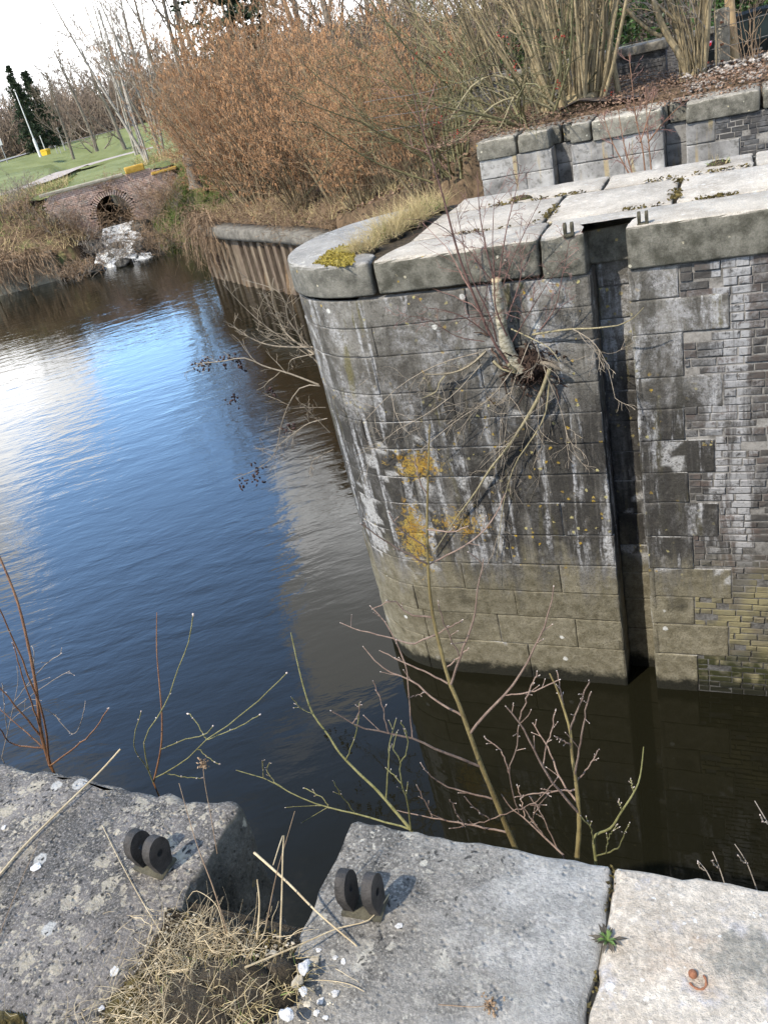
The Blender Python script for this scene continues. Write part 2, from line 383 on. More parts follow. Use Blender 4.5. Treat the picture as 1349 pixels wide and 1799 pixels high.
M['near_left'] = coping('lichened_dark_coping', (0.125, 0.112, 0.10), (0.24, 0.218, 0.195), 1.3, 0.60, 0.85, 1.4, (0.45, 0.395, 0.295), None, 1.3)
M['near_mid'] = coping('grey_coping', (0.165, 0.15, 0.13), (0.29, 0.27, 0.235), 0.6, 0.55, 0.8, 1.0, (0.44, 0.41, 0.34), front_margin, 0.9)
M['near_pale'] = coping('pale_coping', (0.46, 0.395, 0.315), (0.63, 0.56, 0.465), 0.12, 0.0, 0.5, 0.3, (0.70, 0.69, 0.65), pale_stain)
M['far_cope'] = coping('far_front_coping', (0.35, 0.312, 0.26), (0.52, 0.474, 0.40), 0.40, 0.05, 0.97, 0.4, (0.40, 0.385, 0.35))
M['far_slab'] = coping('far_top_slab', (0.36, 0.32, 0.265), (0.54, 0.49, 0.415), 0.40, 0.05, 0.85, 0.3, (0.42, 0.40, 0.36))
M['nose_cope'] = coping('nose_coping', (0.22, 0.21, 0.19), (0.36, 0.34, 0.305), 0.5, 0.30, 0.80, 0.5, (0.42, 0.40, 0.35))
M['back_cope'] = coping('back_coping', (0.24, 0.22, 0.18), (0.42, 0.39, 0.33), 0.6, 0.5, 0.75, 0.6)
M['mortar'] = plain('lime_mortar', (0.06, 0.056, 0.05), (0.22, 0.21, 0.195), 7, 0.95, 1.0, 0.01, coords='pos')
M['dark_core'] = plain('dark_wall_core', (0.02, 0.02, 0.018), (0.05, 0.048, 0.04), 5, 0.95, coords='pos')
def brick_mat(name, red, dark, lime, runs=True, soot=0.8):
    mt, t = material(name); P = t.pos(); x, y, z = t.xyz(P); tone = t.attr('tone')
    c = t.mix(t.mr(tone, 0.75, 1.2), dark, red)
    c = t.mix(t.m('MULTIPLY', t.mr(t.noise(P, 5, 8, 0.72), 0.36, 0.60), soot), c, (0.085, 0.08, 0.073))
    if runs:
        e = t.m('ADD', t.noise(t.scale(P, (4.5, 4.5, 0.45)), 1.2, 6, 0.65, 0.5), t.m('MULTIPLY', t.mr(t.m('ABSOLUTE', t.m('SUBTRACT', x, -0.13)), 0.30, 0.04), 0.19))
        pl = t.m('MULTIPLY', t.mr(t.noise(P, 3.1, 8, 0.7, 0.4), 0.48, 0.60), t.mr(t.noise(P, 36, 6, 0.75), 0.38, 0.58))
        c = t.mix(t.m('MULTIPLY', pl, t.mr(z, -3.3, -2.8, 0.05, 0.36)), c, lime)
        wm = t.m('MULTIPLY', t.mr(e, 0.60, 0.72), t.mr(z, -3.4, -2.9, 0.1, 1.0)); wm = t.m('MULTIPLY', wm, t.mr(t.noise(P, 20, 6, 0.7), 0.32, 0.52))
        c = t.mix(wm, c, lime)
        c = t.mix(t.m('MULTIPLY', t.mr(z, -3.0, -3.7), t.mr(t.noise(P, 3, 5), 0.35, 0.6, 0.2, 0.85)), c, (0.24, 0.21, 0.11))
        c = t.mix(t.m('MULTIPLY', t.mr(z, -4.15, -4.5), t.mr(t.noise(P, 8, 5), 0.3, 0.55)), c, (0.035, 0.037, 0.014))
        c = t.mix(t.mr(z, -4.66, -4.78), c, (0.02, 0.02, 0.012))
    else:
        c = t.mix(t.m('MULTIPLY', t.mr(t.noise(P, 4, 6, 0.7), 0.45, 0.7), 0.7), c, lime)
    finish(t, c, 0.93, t.bump(t.noise(P, 50, 7, 0.7), 0.8, 0.012), 0.2); return mt
M['brick'] = brick_mat('worn_lock_brick', (0.115, 0.088, 0.075), (0.05, 0.046, 0.042), (0.33, 0.325, 0.32), True, .95)
M['brick_back'] = brick_mat('black_back_brick', (0.075, 0.07, 0.07), (0.045, 0.044, 0.045), (0.20, 0.20, 0.20), False)
M['brick_bridge'] = brick_mat('bridge_brick', (0.66, 0.45, 0.35), (0.55, 0.39, 0.31), (0.70, 0.63, 0.55), False, .1)
M['iron'] = plain('old_iron', (0.018, 0.016, 0.014), (0.06, 0.053, 0.047), 26, 0.65, 0.9, 0.004, 0.35)
M['iron_mossy'] = plain('mossy_iron', (0.035, 0.032, 0.021), (0.10, 0.09, 0.06), 26, 0.8, 0.7, 0.004)
M['rust'] = plain('rust', (0.16, 0.06, 0.03), (0.34, 0.16, 0.09), 60, 0.9, 0.7, 0.003)
M['concrete'] = plain('bank_concrete', (0.25, 0.225, 0.17), (0.40, 0.37, 0.29), 3, 0.93, 0.5, 0.01, coords='pos')
M['cap_concrete'] = plain('capping_concrete', (0.085, 0.077, 0.062), (0.22, 0.20, 0.165), 4, 0.93, 0.6, 0.012, coords='pos')
M['sheet'] = plain('rusty_sheet_pile', (0.07, 0.045, 0.032), (0.21, 0.165, 0.11), 1.4, 0.8, 0.5, 0.01, coords='pos', stretch=(2, 2, 0.5))
M['post_concrete'] = plain('post_concrete', (0.19, 0.165, 0.12), (0.33, 0.29, 0.22), 12, 0.93, 0.6, 0.006)
M['post_wood'] = plain('peeled_post_wood', (0.34, 0.23, 0.12), (0.50, 0.36, 0.20), 6, 0.8, 0.4, 0.004, stretch=(6, 6, 0.6))
M['wire'] = plain('grey_wire', (0.12, 0.115, 0.11), (0.20, 0.19, 0.18), 20, 0.5)
M['flint'] = plain('white_flint', (0.40, 0.385, 0.36), (0.66, 0.65, 0.63), 25, 0.7, 0.5, 0.004, objrand=0.15)
M['stone_bit'] = plain('buff_pebble', (0.33, 0.28, 0.20), (0.50, 0.45, 0.36), 30, 0.9, 0.5, 0.004, objrand=0.2)
M['boulder'] = plain('wet_boulder', (0.022, 0.021, 0.018), (0.085, 0.08, 0.068), 3, 0.35, 0.8, 0.05, 0.5, coords='pos')
M['corr'] = plain('rusted_corrugated_iron', (0.05, 0.04, 0.034), (0.13, 0.105, 0.085), 6, 0.85)

def bark(name, c1, c2, scale=10, objrand=0.12, stretch=(3, 3, 0.8), rough=0.85, spec=0.25):
    return plain(name, c1, c2, scale, rough, 0.6, 0.008, spec, stretch=stretch, objrand=objrand)
M['hazel_stem'] = bark('hazel_bark', (0.17, 0.13, 0.075), (0.34, 0.27, 0.165))
M['hazel_twig'] = bark('hazel_twig', (0.20, 0.132, 0.08), (0.37, 0.262, 0.165))
M['catkin'] = plain('hazel_catkin', (0.40, 0.205, 0.10), (0.57, 0.335, 0.17), 3, 0.9, 0.2)
M['coppice'] = bark('coppice_bark', (0.15, 0.12, 0.07), (0.36, 0.29, 0.175), 5)
M['olive_twig'] = bark('mossy_twig', (0.085, 0.08, 0.035), (0.24, 0.215, 0.115), 8)
M['grey_twig'] = bark('grey_twig', (0.17, 0.145, 0.12), (0.32, 0.275, 0.225), 8)
M['bramble'] = bark('bramble_stem', (0.20, 0.13, 0.08), (0.36, 0.26, 0.165), 8)
M['far_twig'] = bark('far_tree_twig', (0.155, 0.115, 0.085), (0.255, 0.20, 0.15), 2)
M['far_bark'] = bark('far_tree_bark', (0.13, 0.11, 0.085), (0.27, 0.235, 0.19), 4)
M['birch_far'] = bark('far_birch_bark', (0.24, 0.215, 0.18), (0.46, 0.42, 0.36), 5)
M['needle'] = plain('spruce_needles', (0.012, 0.024, 0.012), (0.035, 0.055, 0.022), 6, 0.8, 0.2)
M['ivy'] = plain('evergreen_leaf', (0.02, 0.05, 0.012), (0.07, 0.13, 0.03), 6, 0.5, 0.2, spec=0.4)
M['sapling_stem'] = bark('sapling_stem', (0.12, 0.09, 0.038), (0.25, 0.20, 0.085), 14)
M['sapling_twig'] = bark('sapling_red_twig', (0.15, 0.098, 0.075), (0.30, 0.215, 0.165), 14, spec=0.3)
M['green_twig'] = bark('green_twig', (0.12, 0.115, 0.04), (0.25, 0.235, 0.105), 14)
M['willow_red'] = bark('willow_red', (0.13, 0.055, 0.025), (0.25, 0.125, 0.055), 12, rough=0.5, spec=0.5)
M['bud'] = plain('silver_bud', (0.30, 0.22, 0.18), (0.60, 0.53, 0.48), 60, 0.8)
M['birch_bark'] = plain('birch_bark', (0.14, 0.12, 0.07), (0.62, 0.57, 0.44), 16, 0.85, 0.8, 0.006, stretch=(1, 1, 2.2))
M['birch_twig'] = bark('birch_twig', (0.13, 0.07, 0.06), (0.27, 0.16, 0.13), 14)
M['dead_limb'] = bark('dead_limb', (0.19, 0.16, 0.085), (0.38, 0.33, 0.21), 14)
M['dead_twig'] = bark('dead_twig', (0.20, 0.165, 0.12), (0.38, 0.32, 0.245), 14)
M['root'] = bark('root_tangle', (0.035, 0.022, 0.016), (0.11, 0.07, 0.05), 12)
M['cut_wood'] = plain('cut_wood', (0.36, 0.28, 0.17), (0.50, 0.42, 0.28), 30, 0.9)
M['dry_grass'] = plain('dry_grass', (0.30, 0.235, 0.11), (0.52, 0.42, 0.225), 12, 0.8, 0.2)
M['green_grass'] = plain('green_grass', (0.09, 0.14, 0.03), (0.20, 0.27, 0.07), 6, 0.7, 0.2)
M['straw'] = plain('straw', (0.38, 0.29, 0.17), (0.58, 0.48, 0.31), 20, 0.75, 0.3)
M['moss'] = plain('brown_moss', (0.06, 0.048, 0.018), (0.17, 0.13, 0.04), 40, 0.95, 0.9, 0.01)
M['moss_yellow'] = plain('yellow_moss', (0.22, 0.17, 0.025), (0.42, 0.33, 0.065), 30, 0.95, 0.9, 0.01)
M['weed'] = plain('weed_leaf', (0.05, 0.10, 0.02), (0.15, 0.22, 0.06), 20, 0.6)
M['weed_dead'] = plain('weed_dead_leaf', (0.05, 0.045, 0.035), (0.12, 0.10, 0.075), 20, 0.85)
M['soil'] = plain('soil', (0.03, 0.024, 0.015), (0.11, 0.085, 0.055), 24, 0.97, 1.0, 0.02, coords='pos')
M['leaf_litter'] = plain('dead_leaf', (0.12, 0.072, 0.047), (0.26, 0.17, 0.115), 4, 0.85)
M['chalk'] = plain('chalk_rubble', (0.24, 0.205, 0.17), (0.46, 0.415, 0.37), 12, 0.95, 0.6, 0.01)
M['berry_red'] = plain('red_berry', (0.22, 0.03, 0.015), (0.36, 0.06, 0.03), 20, 0.4)
M['berry_dark'] = plain('dark_berry', (0.03, 0.018, 0.015), (0.07, 0.035, 0.03), 20, 0.6)
M['white_paint'] = plain('white_paint', (0.62, 0.62, 0.60), (0.78, 0.78, 0.76), 6, 0.6)
M['yellow_paint'] = plain('yellow_paint', (0.60, 0.38, 0.02), (0.72, 0.47, 0.04), 4, 0.5)
M['grey_metal'] = plain('grey_metal', (0.30, 0.29, 0.27), (0.42, 0.41, 0.39), 5, 0.6)
M['orange_stone'] = plain('orange_lichen_stone', (0.42, 0.25, 0.035), (0.52, 0.34, 0.08), 6, 0.95)
M['car_paint'] = plain('dark_car_paint', (0.008, 0.010, 0.011), (0.012, 0.014, 0.014), 3, 0.8, 0.0, spec=0.02)
M['car_glass'] = plain('car_glass', (0.012, 0.018, 0.018), (0.02, 0.028, 0.028), 3, 0.5, 0.0, spec=0.05)
M['tyre'] = plain('tyre', (0.012, 0.012, 0.012), (0.025, 0.025, 0.025), 20, 0.9)
M['rim'] = plain('rim', (0.30, 0.30, 0.31), (0.45, 0.45, 0.46), 9, 0.35, Metallic=0.8)
M['lamp_red'] = plain('tail_lamp', (0.42, 0.012, 0.02), (0.5, 0.03, 0.03), 9, 0.2, 0.0, spec=0.5)
M['chrome'] = plain('grey_trim', (0.10, 0.10, 0.10), (0.16, 0.16, 0.16), 9, 0.4)

def water_mat(name, k=1.0):
    mt, t = material(name); P = t.pos(); x, y, z = t.xyz(P)
    ca, sa = math.cos(R_(-32)), math.sin(R_(-32))
    rx = t.m('ADD', t.m('MULTIPLY', x, ca), t.m('MULTIPLY', y, -sa)); ry = t.m('ADD', t.m('MULTIPLY', x, sa), t.m('MULTIPLY', y, ca))
    rp = t.n('ShaderNodeCombineXYZ', {0: t.m('MULTIPLY', rx, 0.45), 1: ry, 2: 0.0}).outputs[0]
    n1 = t.noise(rp, 2.6, 4, 0.5, 0.3); n2 = t.noise(rp, 7.5, 3, 0.5, 0.2); n3 = t.noise(P, 0.35, 3)
    h = t.m('ADD', t.m('MULTIPLY', n1, 1.0), t.m('MULTIPLY', n2, 0.26))
    calm = t.mr(x, -2.2, -9.0, 0.05, 1.0)                       # still water inside the lock, wind ripples outside
    amp = t.m('MULTIPLY', calm, t.mr(n3, 0.3, 0.7, 0.55, 1.15))
    h = t.m('MULTIPLY', h, t.m('MULTIPLY', amp, k))
    finish(t, (0.0085, 0.008, 0.0042), 0.015, t.bump(h, 1.0, 0.0145), 0.5, IOR=1.38)
    return mt
M['water'] = water_mat('canal_water')
def foam_mat():
    mt, t = material('cascade_foam'); P = t.pos(); f = t.mr(t.noise(t.scale(P, (1, 1, 0.6)), 2.6, 7, 0.65, 0.4), 0.40, 0.52)
    finish(t, t.mix(f, (0.05, 0.055, 0.05), (0.80, 0.81, 0.80)), t.mr(f, 0, 1, 0.1, 0.8), t.bump(t.noise(P, 9, 6, 0.7), 0.8, 0.06), 0.5); return mt
M['foam'] = foam_mat()
def ground_mat():
    mt, t = material('bank_ground'); P = t.pos(); x, y, z = t.xyz(P); a = t.attr('tone')
    litter = t.mix(t.mr(t.noise(P, 3.5, 8, 0.68), 0.3, 0.7), (0.055, 0.04, 0.025), (0.19, 0.13, 0.08))
    grass = t.mix(t.mr(t.noise(P, 0.35, 7, 0.65), 0.3, 0.7), (0.14, 0.165, 0.055), (0.215, 0.24, 0.095))
    grass = t.mix(t.mr(t.noise(P, 6, 6, 0.7), 0.42, 0.75, 0, 0.5), grass, (0.19, 0.17, 0.08))
    c = t.mix(t.mr(t.m('ADD', a, t.mr(t.noise(P, 0.9, 6), 0.25, 0.75, -0.25, 0.25)), 0.35, 0.65), litter, grass)
    finish(t, c, 0.95, t.bump(t.noise(P, 9, 8, 0.7), 0.9, 0.05), 0.15); return mt
M['ground'] = ground_mat()
M['path'] = plain('path_gravel', (0.30, 0.25, 0.21), (0.44, 0.38, 0.33), 2, 0.95, 0.4, 0.01, coords='pos')
M['road'] = plain('lane_asphalt', (0.20, 0.20, 0.195), (0.30, 0.30, 0.29), 1, 0.9, 0.3, 0.01, coords='pos')

# ------------------------------------------------------------------ terrain
# shoreline: (x, y, height at the edge, height further back, run, grass amount)
SH = [(60, YN, 0, 0, 1, .2), (-3.6, YN, 0, 0, 1, .2), (-4.6, 0.2, -.3, 0, 3, .4), (-9, -9, -4.9, -.4, 6, .8), (-60, -14, -4.9, -.6, 8, .8), (-75, 5, -3.5, -1.15, 4, .8),
      (-47, 24.3, -3.5, -1.15, 3.6, .25), (-34.5, 31.2, -3.5, -1.15, 3.6, .25), (-32.2, 32.9, -3.5, -1.15, 3.6, .35), (-30.4, 33.2, -3.6, -1.15, 3.4, .3),
      (-31.6, 36.9, -3.6, -1.1, 3, .3), (-29.6, 38.0, -3.9, -1.1, 3.4, .6), (-28.1, 36.2, -4.9, -.8, 7, 1.), (-25.9, 36.9, -4.9, -.8, 7, .9), (-22.8, 33.0, -3.2, -.3, 7, .4),
      (-20.1, 28.8, -2.75, .2, 8, .12), (-17.0, 26.4, -2.72, .2, 8, .1), (-12.5, 23.4, -2.6, .2, 8, .1), (-7.6, 18.8, -1.4, .2, 5, .1), (-4.1, 14.6, -.05, .1, 2, .1), (-4.0, YW, -.05, .05, 1, .1), (60, YW, -.05, .05, 1, .1)]
SHA = np.array(SH)
def terrain(X, Y):
    X = np.asarray(X, float); Y = np.asarray(Y, float)
    best = np.full(X.shape, 1e9); H0 = np.zeros(X.shape); H1 = np.zeros(X.shape); RUN = np.ones(X.shape); G = np.zeros(X.shape)
    inside = np.zeros(X.shape, bool); n = len(SHA)
    for i in range(n):
        a = SHA[i]; b = SHA[(i + 1) % n]
        dx, dy = b[0] - a[0], b[1] - a[1]
        tt = np.clip(((X - a[0]) * dx + (Y - a[1]) * dy) / (dx * dx + dy * dy + 1e-9), 0, 1)
        d = np.hypot(X - a[0] - tt * dx, Y - a[1] - tt * dy)
        if i < n - 1:
            k = d < best
            best = np.where(k, d, best)
            for arr, j in ((H0, 2), (H1, 3), (RUN, 4), (G, 5)): arr[k] = (a[j] + (b[j] - a[j]) * tt)[k]
        cond = ((a[1] > Y) != (b[1] > Y)) & (X < (b[0] - a[0]) * (Y - a[1]) / (b[1] - a[1] + 1e-12) + a[0])
        inside ^= cond
    s = np.clip((best - 0.35) / RUN, 0, 1); s = s * s * (3 - 2 * s) * 0.5 + s * 0.5
    h = np.where(inside | (best < 0.35), -6.2, H0 + (H1 - H0) * s)
    h = np.where(~inside & (best >= 0.0) & (best < 0.35) & (H0 < -4.5), -5.0, h)
    r = np.hypot(X, Y)
    h = h + np.where(~inside & (best > 8), np.clip((r - 60) / 66, 0, 1) * 0.95 + np.clip((r - 185) / 200, 0, 1) * 8, 0)
    # lane side behind the ridge on the right
    low = np.clip((Y - 18.0) / 1.6, 0, 1) * np.clip((X + 7) / 3, 0, 1) * ~inside
    h = h - 0.85 * low
    # stream channel behind the culvert
    ax, ay = -31.2, 37.6; ux, uy = -0.64, 0.768
    u = (X - ax) * ux + (Y - ay) * uy; v = (X - ax) * uy - (Y - ay) * ux
    ch = (u > -1.0) & (u < 70) & (np.abs(v - .06 * np.clip(u - .3, 0, 18)) < np.where(u < 17.5, 1.9, 4.5)); v = v - .06 * np.clip(u - .3, 0, 18)
    h = np.where(ch, np.minimum(h, -3.9 + np.clip((np.abs(v) - 1.3) / 3.0, 0, 1) * 3.1), h)
    G = np.where(best > RUN + 1.5, np.where(Y > 30 + (X + 26) * -0.2, 1.0, G), G)
    G = np.where((X > -24) & (Y > 12), np.minimum(G, 0.15), G)
    return h, G
def hz(x, y): return float(terrain(np.array([x]), np.array([y]))[0][0])

def make_ground():
    xs = np.concatenate([[-1500, -900, -500, -320, -240, -180, -140, -110, -90, -75, -65, -56], np.arange(-52, 8, 0.45), [9, 11, 14, 20, 30, 50, 90, 200, 500, 1200]])
    ys = np.concatenate([[-800, -300, -100, -50, -30, -20, -14, -10, -7, -4.5, -3], np.arange(-2, 62, 0.45), [63, 66, 74, 84, 96, 110, 125, 140, 160, 190, 230, 300, 420, 700, 1500]])
    X, Y = np.meshgrid(xs, ys, indexing='ij'); Hh, G = terrain(X, Y)
    Z = Hh.copy()
    for i in range(len(xs)):
        for j in range(len(ys)):
            if Hh[i, j] > -5 and -45 < xs[i] < 10 and ys[j] > 10 and ys[j] < 60: Z[i, j] += 0.10 * mnoise.noise(Vector((xs[i] * .7, ys[j] * .7, 0)))
    # the terrace under the near coping and the strip under the back coping lie just below the stone
    Z = np.where((Y < YN) & (X > -4) & (Z > -2), -0.32, Z)
    Z = np.where((Y > YW) & (Y < YW + 0.9) & (X > -4.2) & (Z > -2), -0.30, Z)
    mb = MB(); mb.grid(np.stack([X, Y, Z], -1), G)
    tag(mb.build('ground', M['ground']), kind='structure')
make_ground()

mb = MB(); n = 2
xs = [-140, -80, -40, -20, 0, 70]; ys = [-60, -20, 0, 15, 30, 40.0]
mb.grid(np.array([[[x, y, ZW] for y in ys] for x in xs], float))
tag(mb.build('water', M['water']), kind='structure')

# ------------------------------------------------------------------ masonry
def block(mb, mapf, u0, u1, z0, z1, tone, rng, gap=0.003, bev=0.006, rough=0.007, step=0.09, depth=0.05, worn=1.0):
    """one dressed block: bevelled, slightly uneven face, mapped onto the wall outline by mapf(u, z, d)"""
    gap = gap * rng.choice((1, 1, 2, 3))
    j = lambda: rng.uniform(-0.0025, 0.0035) * worn
    u0, u1, z0, z1 = u0 + gap / 2 + j(), u1 - gap / 2 - j(), z0 + gap / 2 + j(), z1 - gap / 2 - j()
    nu = max(2, int((u1 - u0) / step) + 1); nz = max(2, int((z1 - z0) / step) + 1)
    us = np.concatenate([[u0, u0, u0 + bev], np.linspace(u0 + bev + .012, u1 - bev - .012, nu), [u1 - bev, u1, u1]])
    zs = np.concatenate([[z0, z0, z0 + bev], np.linspace(z0 + bev + .012, z1 - bev - .012, nz), [z1 - bev, z1, z1]])
    ds = np.concatenate([[-depth, -bev], np.zeros(nu + 2), [-bev, -depth]])
    dz_ = np.concatenate([[-depth, -bev], np.zeros(nz + 2), [-bev, -depth]])
    off = rng.uniform(-0.004, 0.004) * worn
    V = np.zeros((len(us), len(zs), 3)); TN = np.full((len(us), len(zs)), float(tone))
    sd_ = rng.uniform(0, 100)
    for a in range(len(us)):
        for b in range(len(zs)):
            d = min(ds[a], dz_[b])
            uu, zz = us[a], zs[b]
            if d > -depth:
                e = fbm((uu * 4 + sd_, zz * 4, 3.1)); d += rough * e + off
                if d < -0.004 or a in (1, len(us) - 2) or b in (1, len(zs) - 2):
                    k = 0.008 * worn * mnoise.noise(Vector((uu * 13, zz * 13, sd_)))
                    d -= abs(k) * 0.8; uu += k * 0.6; zz += k * 0.6
                    TN[a, b] = tone * (1.05 + (.35 if -3.3 < zz < -1.6 else 0) + 1.7 * mnoise.noise(Vector((uu * 1.7, zz * 1.7, 5.0))) + 0.5 * mnoise.noise(Vector((uu * 9, zz * 9, 2.0))))
            else: TN[a, b] = 0.4
            V[a, b] = mapf(uu, zz, d)
    mb.grid(V, TN)
def slab(mb, poly, z1, z0, bev=0.022, rough=0.012, seed=0, tone=1.0, step=0.07):
    """coping stone with worn arrises from a plan outline (counter-clockwise)"""
    rng = random.Random(seed); pts = []
    rc = bev * 1.5 + rough; q = []; n = len(poly)
    for i in range(n):                                        # round the convex corners
        a, b, c = (np.array(poly[j % n], float) for j in (i - 1, i, i + 1)); u = a - b; v = c - b; lu, lv = np.linalg.norm(u), np.linalg.norm(v); u /= lu; v /= lv
        if u[0] * v[1] - u[1] * v[0] < -0.3 and min(lu, lv) > 2.2 * rc:
            for s_ in (0, .25, .5, .75, 1): q.append((1 - s_) ** 2 * (b + u * rc) + 2 * s_ * (1 - s_) * b + s_ ** 2 * (b + v * rc))
        else: q.append(b)
    poly = q; n = len(poly)
    for i in range(n):
        a = np.array(poly[i], float); b = np.array(poly[(i + 1) % n], float); L = np.linalg.norm(b - a)
        k = max(1, int(L / max(step, bev * 1.6)))
        for q in range(k): pts.append(a + (b - a) * q / k)
    pts = np.array(pts); N = len(pts)
    tan = np.roll(pts, -1, 0) - np.roll(pts, 1, 0); tan /= np.linalg.norm(tan, axis=1, keepdims=True) + 1e-9
    inn = np.stack([-tan[:, 1], tan[:, 0]], 1)
    nn = np.array([fbm((p[0] * 6, p[1] * 6, seed * 3.7)) for p in pts]); n2 = np.array([fbm((p[0] * 15 + 9, p[1] * 15, seed)) for p in pts])
    prof = [(0.004, z0), (0.0, z0 + 0.015), (0.0, z0 + (z1 - z0) * .33), (0.0, z0 + (z1 - z0) * .66), (0.0, z1 - bev * 1.3), (bev * .28, z1 - bev * .45), (bev * .85, z1 - 0.002), (bev * 1.25, z1)]
    V = []
    for k, (ins, z) in enumerate(prof):
        am = rough * (1.0 if k < 4 else 1.5)
        w3 = np.array([fbm((p[0] * 7, p[1] * 7, z * 7 + seed)) for p in pts]) * am * 0.6
        f = ins + am * 0.5 * (nn + 0.6 * n2) + w3 + am * 0.4
        if k in (5, 6, 7): f = f + np.clip(n2, 0, 1) * bev * 0.9
        P = pts + inn * f[:, None]
        zz = np.full(N, z) - (np.clip(nn, 0, 1) * bev * 0.5 if k in (5, 6) else 0)
        V.append(np.column_stack([P, zz]))
    bm = bmesh.new(); rings = [[bm.verts.new(v) for v in r] for r in V]
    for r0, r1 in zip(rings[:-1], rings[1:]):
        for i in range(N): bm.faces.new((r0[i], r0[(i + 1) % N], r1[(i + 1) % N], r1[i]))
    ft = bm.faces.new(rings[-1]); fb = bm.faces.new(rings[0][::-1])
    bmesh.ops.triangulate(bm, faces=[ft, fb])
    mb.frombm(bm, tone)
def rect(x0, x1, y0, y1): return [(x0, y0), (x1, y0), (x1, y1), (x0, y1)]

ZC = [-0.345, -0.613, -0.906, -1.299, -1.598, -1.909, -2.233, -2.553, -2.931, -3.299, -3.649, -3.991, -4.386, -4.95, -6.0]
GX0, GX1, GD = -1.21, -0.90, 0.33       # stop-plank groove
NX, NY, NR = -3.25, 8.025, 1.175        # rounded nose of the pier
WS = 0.035                              # wall face set back under the coping

def front_map(sgn=-1, yface=YF + WS):
    return lambda u, z, d: (u, yface + sgn * d, z)
def pier_map():
    L1 = GX0 - NX; r = NR - WS; LA = math.pi * r
    def f(u, z, d):
        if u < L1: return (GX0 - u, YF + WS - d, z)
        if u < L1 + LA:
            th = -math.pi / 2 - (u - L1) / r
            return (NX + (r + d) * math.cos(th), NY + (r + d) * math.sin(th), z)
        return (NX + (u - L1 - LA), YB - WS + d, z)
    return f, L1, LA

pier = thing('lock_pier', (-1.5, 8.0, ZW), 'massive round-nosed stone pier with whitish paved top and dark groove, across the water', 'lock pier')
rng = random.Random(5)
# left face, nose and back of the pier
pm, L1, LA = pier_map()
mb = MB()
LT = L1 + LA + 5.3
for k in range(len(ZC) - 1):
    u = 0.0; first = True
    while u < LT - 0.05:
        ln = rng.uniform(0.75, 1.7) if not first else (0.5 if k % 2 else 1.0) + rng.uniform(-.05, .15)
        first = False
        if LT - (u + ln) < 0.4: ln = LT - u
        tn = rng.uniform(0.78, 1.15)
        block(mb, pm, u, u + ln, ZC[k + 1], ZC[k], tn, rng, step=0.08 if u < L1 + LA * .7 else 0.3, gap=0.003)
        u += ln
def flipfix(o):
    bm = bmesh.new(); bm.from_mesh(o.data); bmesh.ops.recalc_face_normals(bm, faces=bm.faces); bm.to_mesh(o.data); bm.free(); return o
mb.build('ashlar_face', M['ashlar'], pier)
# right face: quoin blocks
qe = [-0.51, -0.14, -0.50, -0.20, -0.51, -0.27, -0.50, -0.25, -0.48, -0.15, -0.49, -0.18, -0.48, -0.2]
mb = MB(); fm = front_map()
for k in range(len(ZC) - 1):
    block(mb, fm, GX1, qe[k], ZC[k + 1], ZC[k], rng.uniform(0.85, 1.15), rng, gap=0.003)
mb.build('quoin', M['ashlar'], pier)
# groove: jambs and back
mb = MB()
for k in range(len(ZC) - 1):
    t0 = rng.uniform(0.75, 1.1)
    block(mb, lambda u, z, d: (GX0 + d + 0.001, YF + WS + u, z), 0.0, GD, ZC[k + 1], ZC[k], rng.uniform(0.8, 1.15), rng)
    block(mb, lambda u, z, d: (GX1 - d - 0.001, YF + WS + u, z), 0.0, GD, ZC[k + 1], ZC[k], rng.uniform(0.8, 1.15), rng)
    block(mb, lambda u, z, d: (u, YF + WS + GD - d, z), GX0, GX1, ZC[k + 1] + 0.05, ZC[k] + 0.05 if k else -0.33, t0, rng, worn=1.6)
mb.build('groove_lining', M['ashlar_groove'], pier)
# bricks of the right face
def bricks(mb, x0f, x1, z0, z1, y, rng, sgn=-1, L=0.215, hgt=0.062, jt=0.011, miss=0.03):
    z = z1; r = 0
    while z - hgt > z0:
        xs0 = x0f(z - hgt / 2); x = xs0 + 0.006; off = (r % 2) * L / 2
        first = True
        while x < x1:
            ln = (L - off if first and off else L) * rng.uniform(0.93, 1.05); first = False
            if rng.random() < 0.45: ln *= 0.5
            if rng.random() > miss:
                d = rng.uniform(-0.009, 0.003) - 0.03 * (rng.random() < .06); e = 0.005
                a = [rng.uniform(-.005, .005) for _ in range(8)]
                xa, xb, za, zb = x + a[0], min(x + ln - jt, x1) + a[1], z - hgt + a[2], z + a[3] - jt * 0.2
                if xb - xa > 0.02:
                    yf = y + sgn * (d)
                    V = [(xa, yf - sgn * .05, za), (xb, yf - sgn * .05, za), (xb, yf - sgn * .05, zb), (xa, yf - sgn * .05, zb),
                         (xa + a[4] * .5, yf - sgn * e, za), (xb, yf - sgn * e, za + a[5] * .5), (xb + a[6] * .5, yf - sgn * e, zb), (xa, yf - sgn * e, zb),
                         (xa + e, yf + sgn * a[4], za + e), (xb - e, yf + sgn * a[5], za + e), (xb - e, yf + sgn * a[6], zb - e), (xa + e, yf + sgn * a[7], zb - e)]
                    Q = [[8, 9, 10, 11]]
                    for i in range(4):
                        jn = (i + 1) % 4
                        Q += [[i, jn, 4 + jn, 4 + i], [4 + i, 4 + jn, 8 + jn, 8 + i]]
                    if sgn > 0: Q = [q[::-1] for q in Q]
                    mb.add(V, Q, None, rng.uniform(0.7, 1.25))
            x += ln
        z -= hgt + jt; r += 1
mb = MB()
def qx(z):
    for k in range(len(ZC) - 1):
        if ZC[k + 1] < z <= ZC[k]: return qe[k]
    return qe[0]
bricks(mb, qx, 2.4, -5.0, -0.352, YF + WS, rng)
mb.build('brickwork', M['brick'], pier, smooth=False)
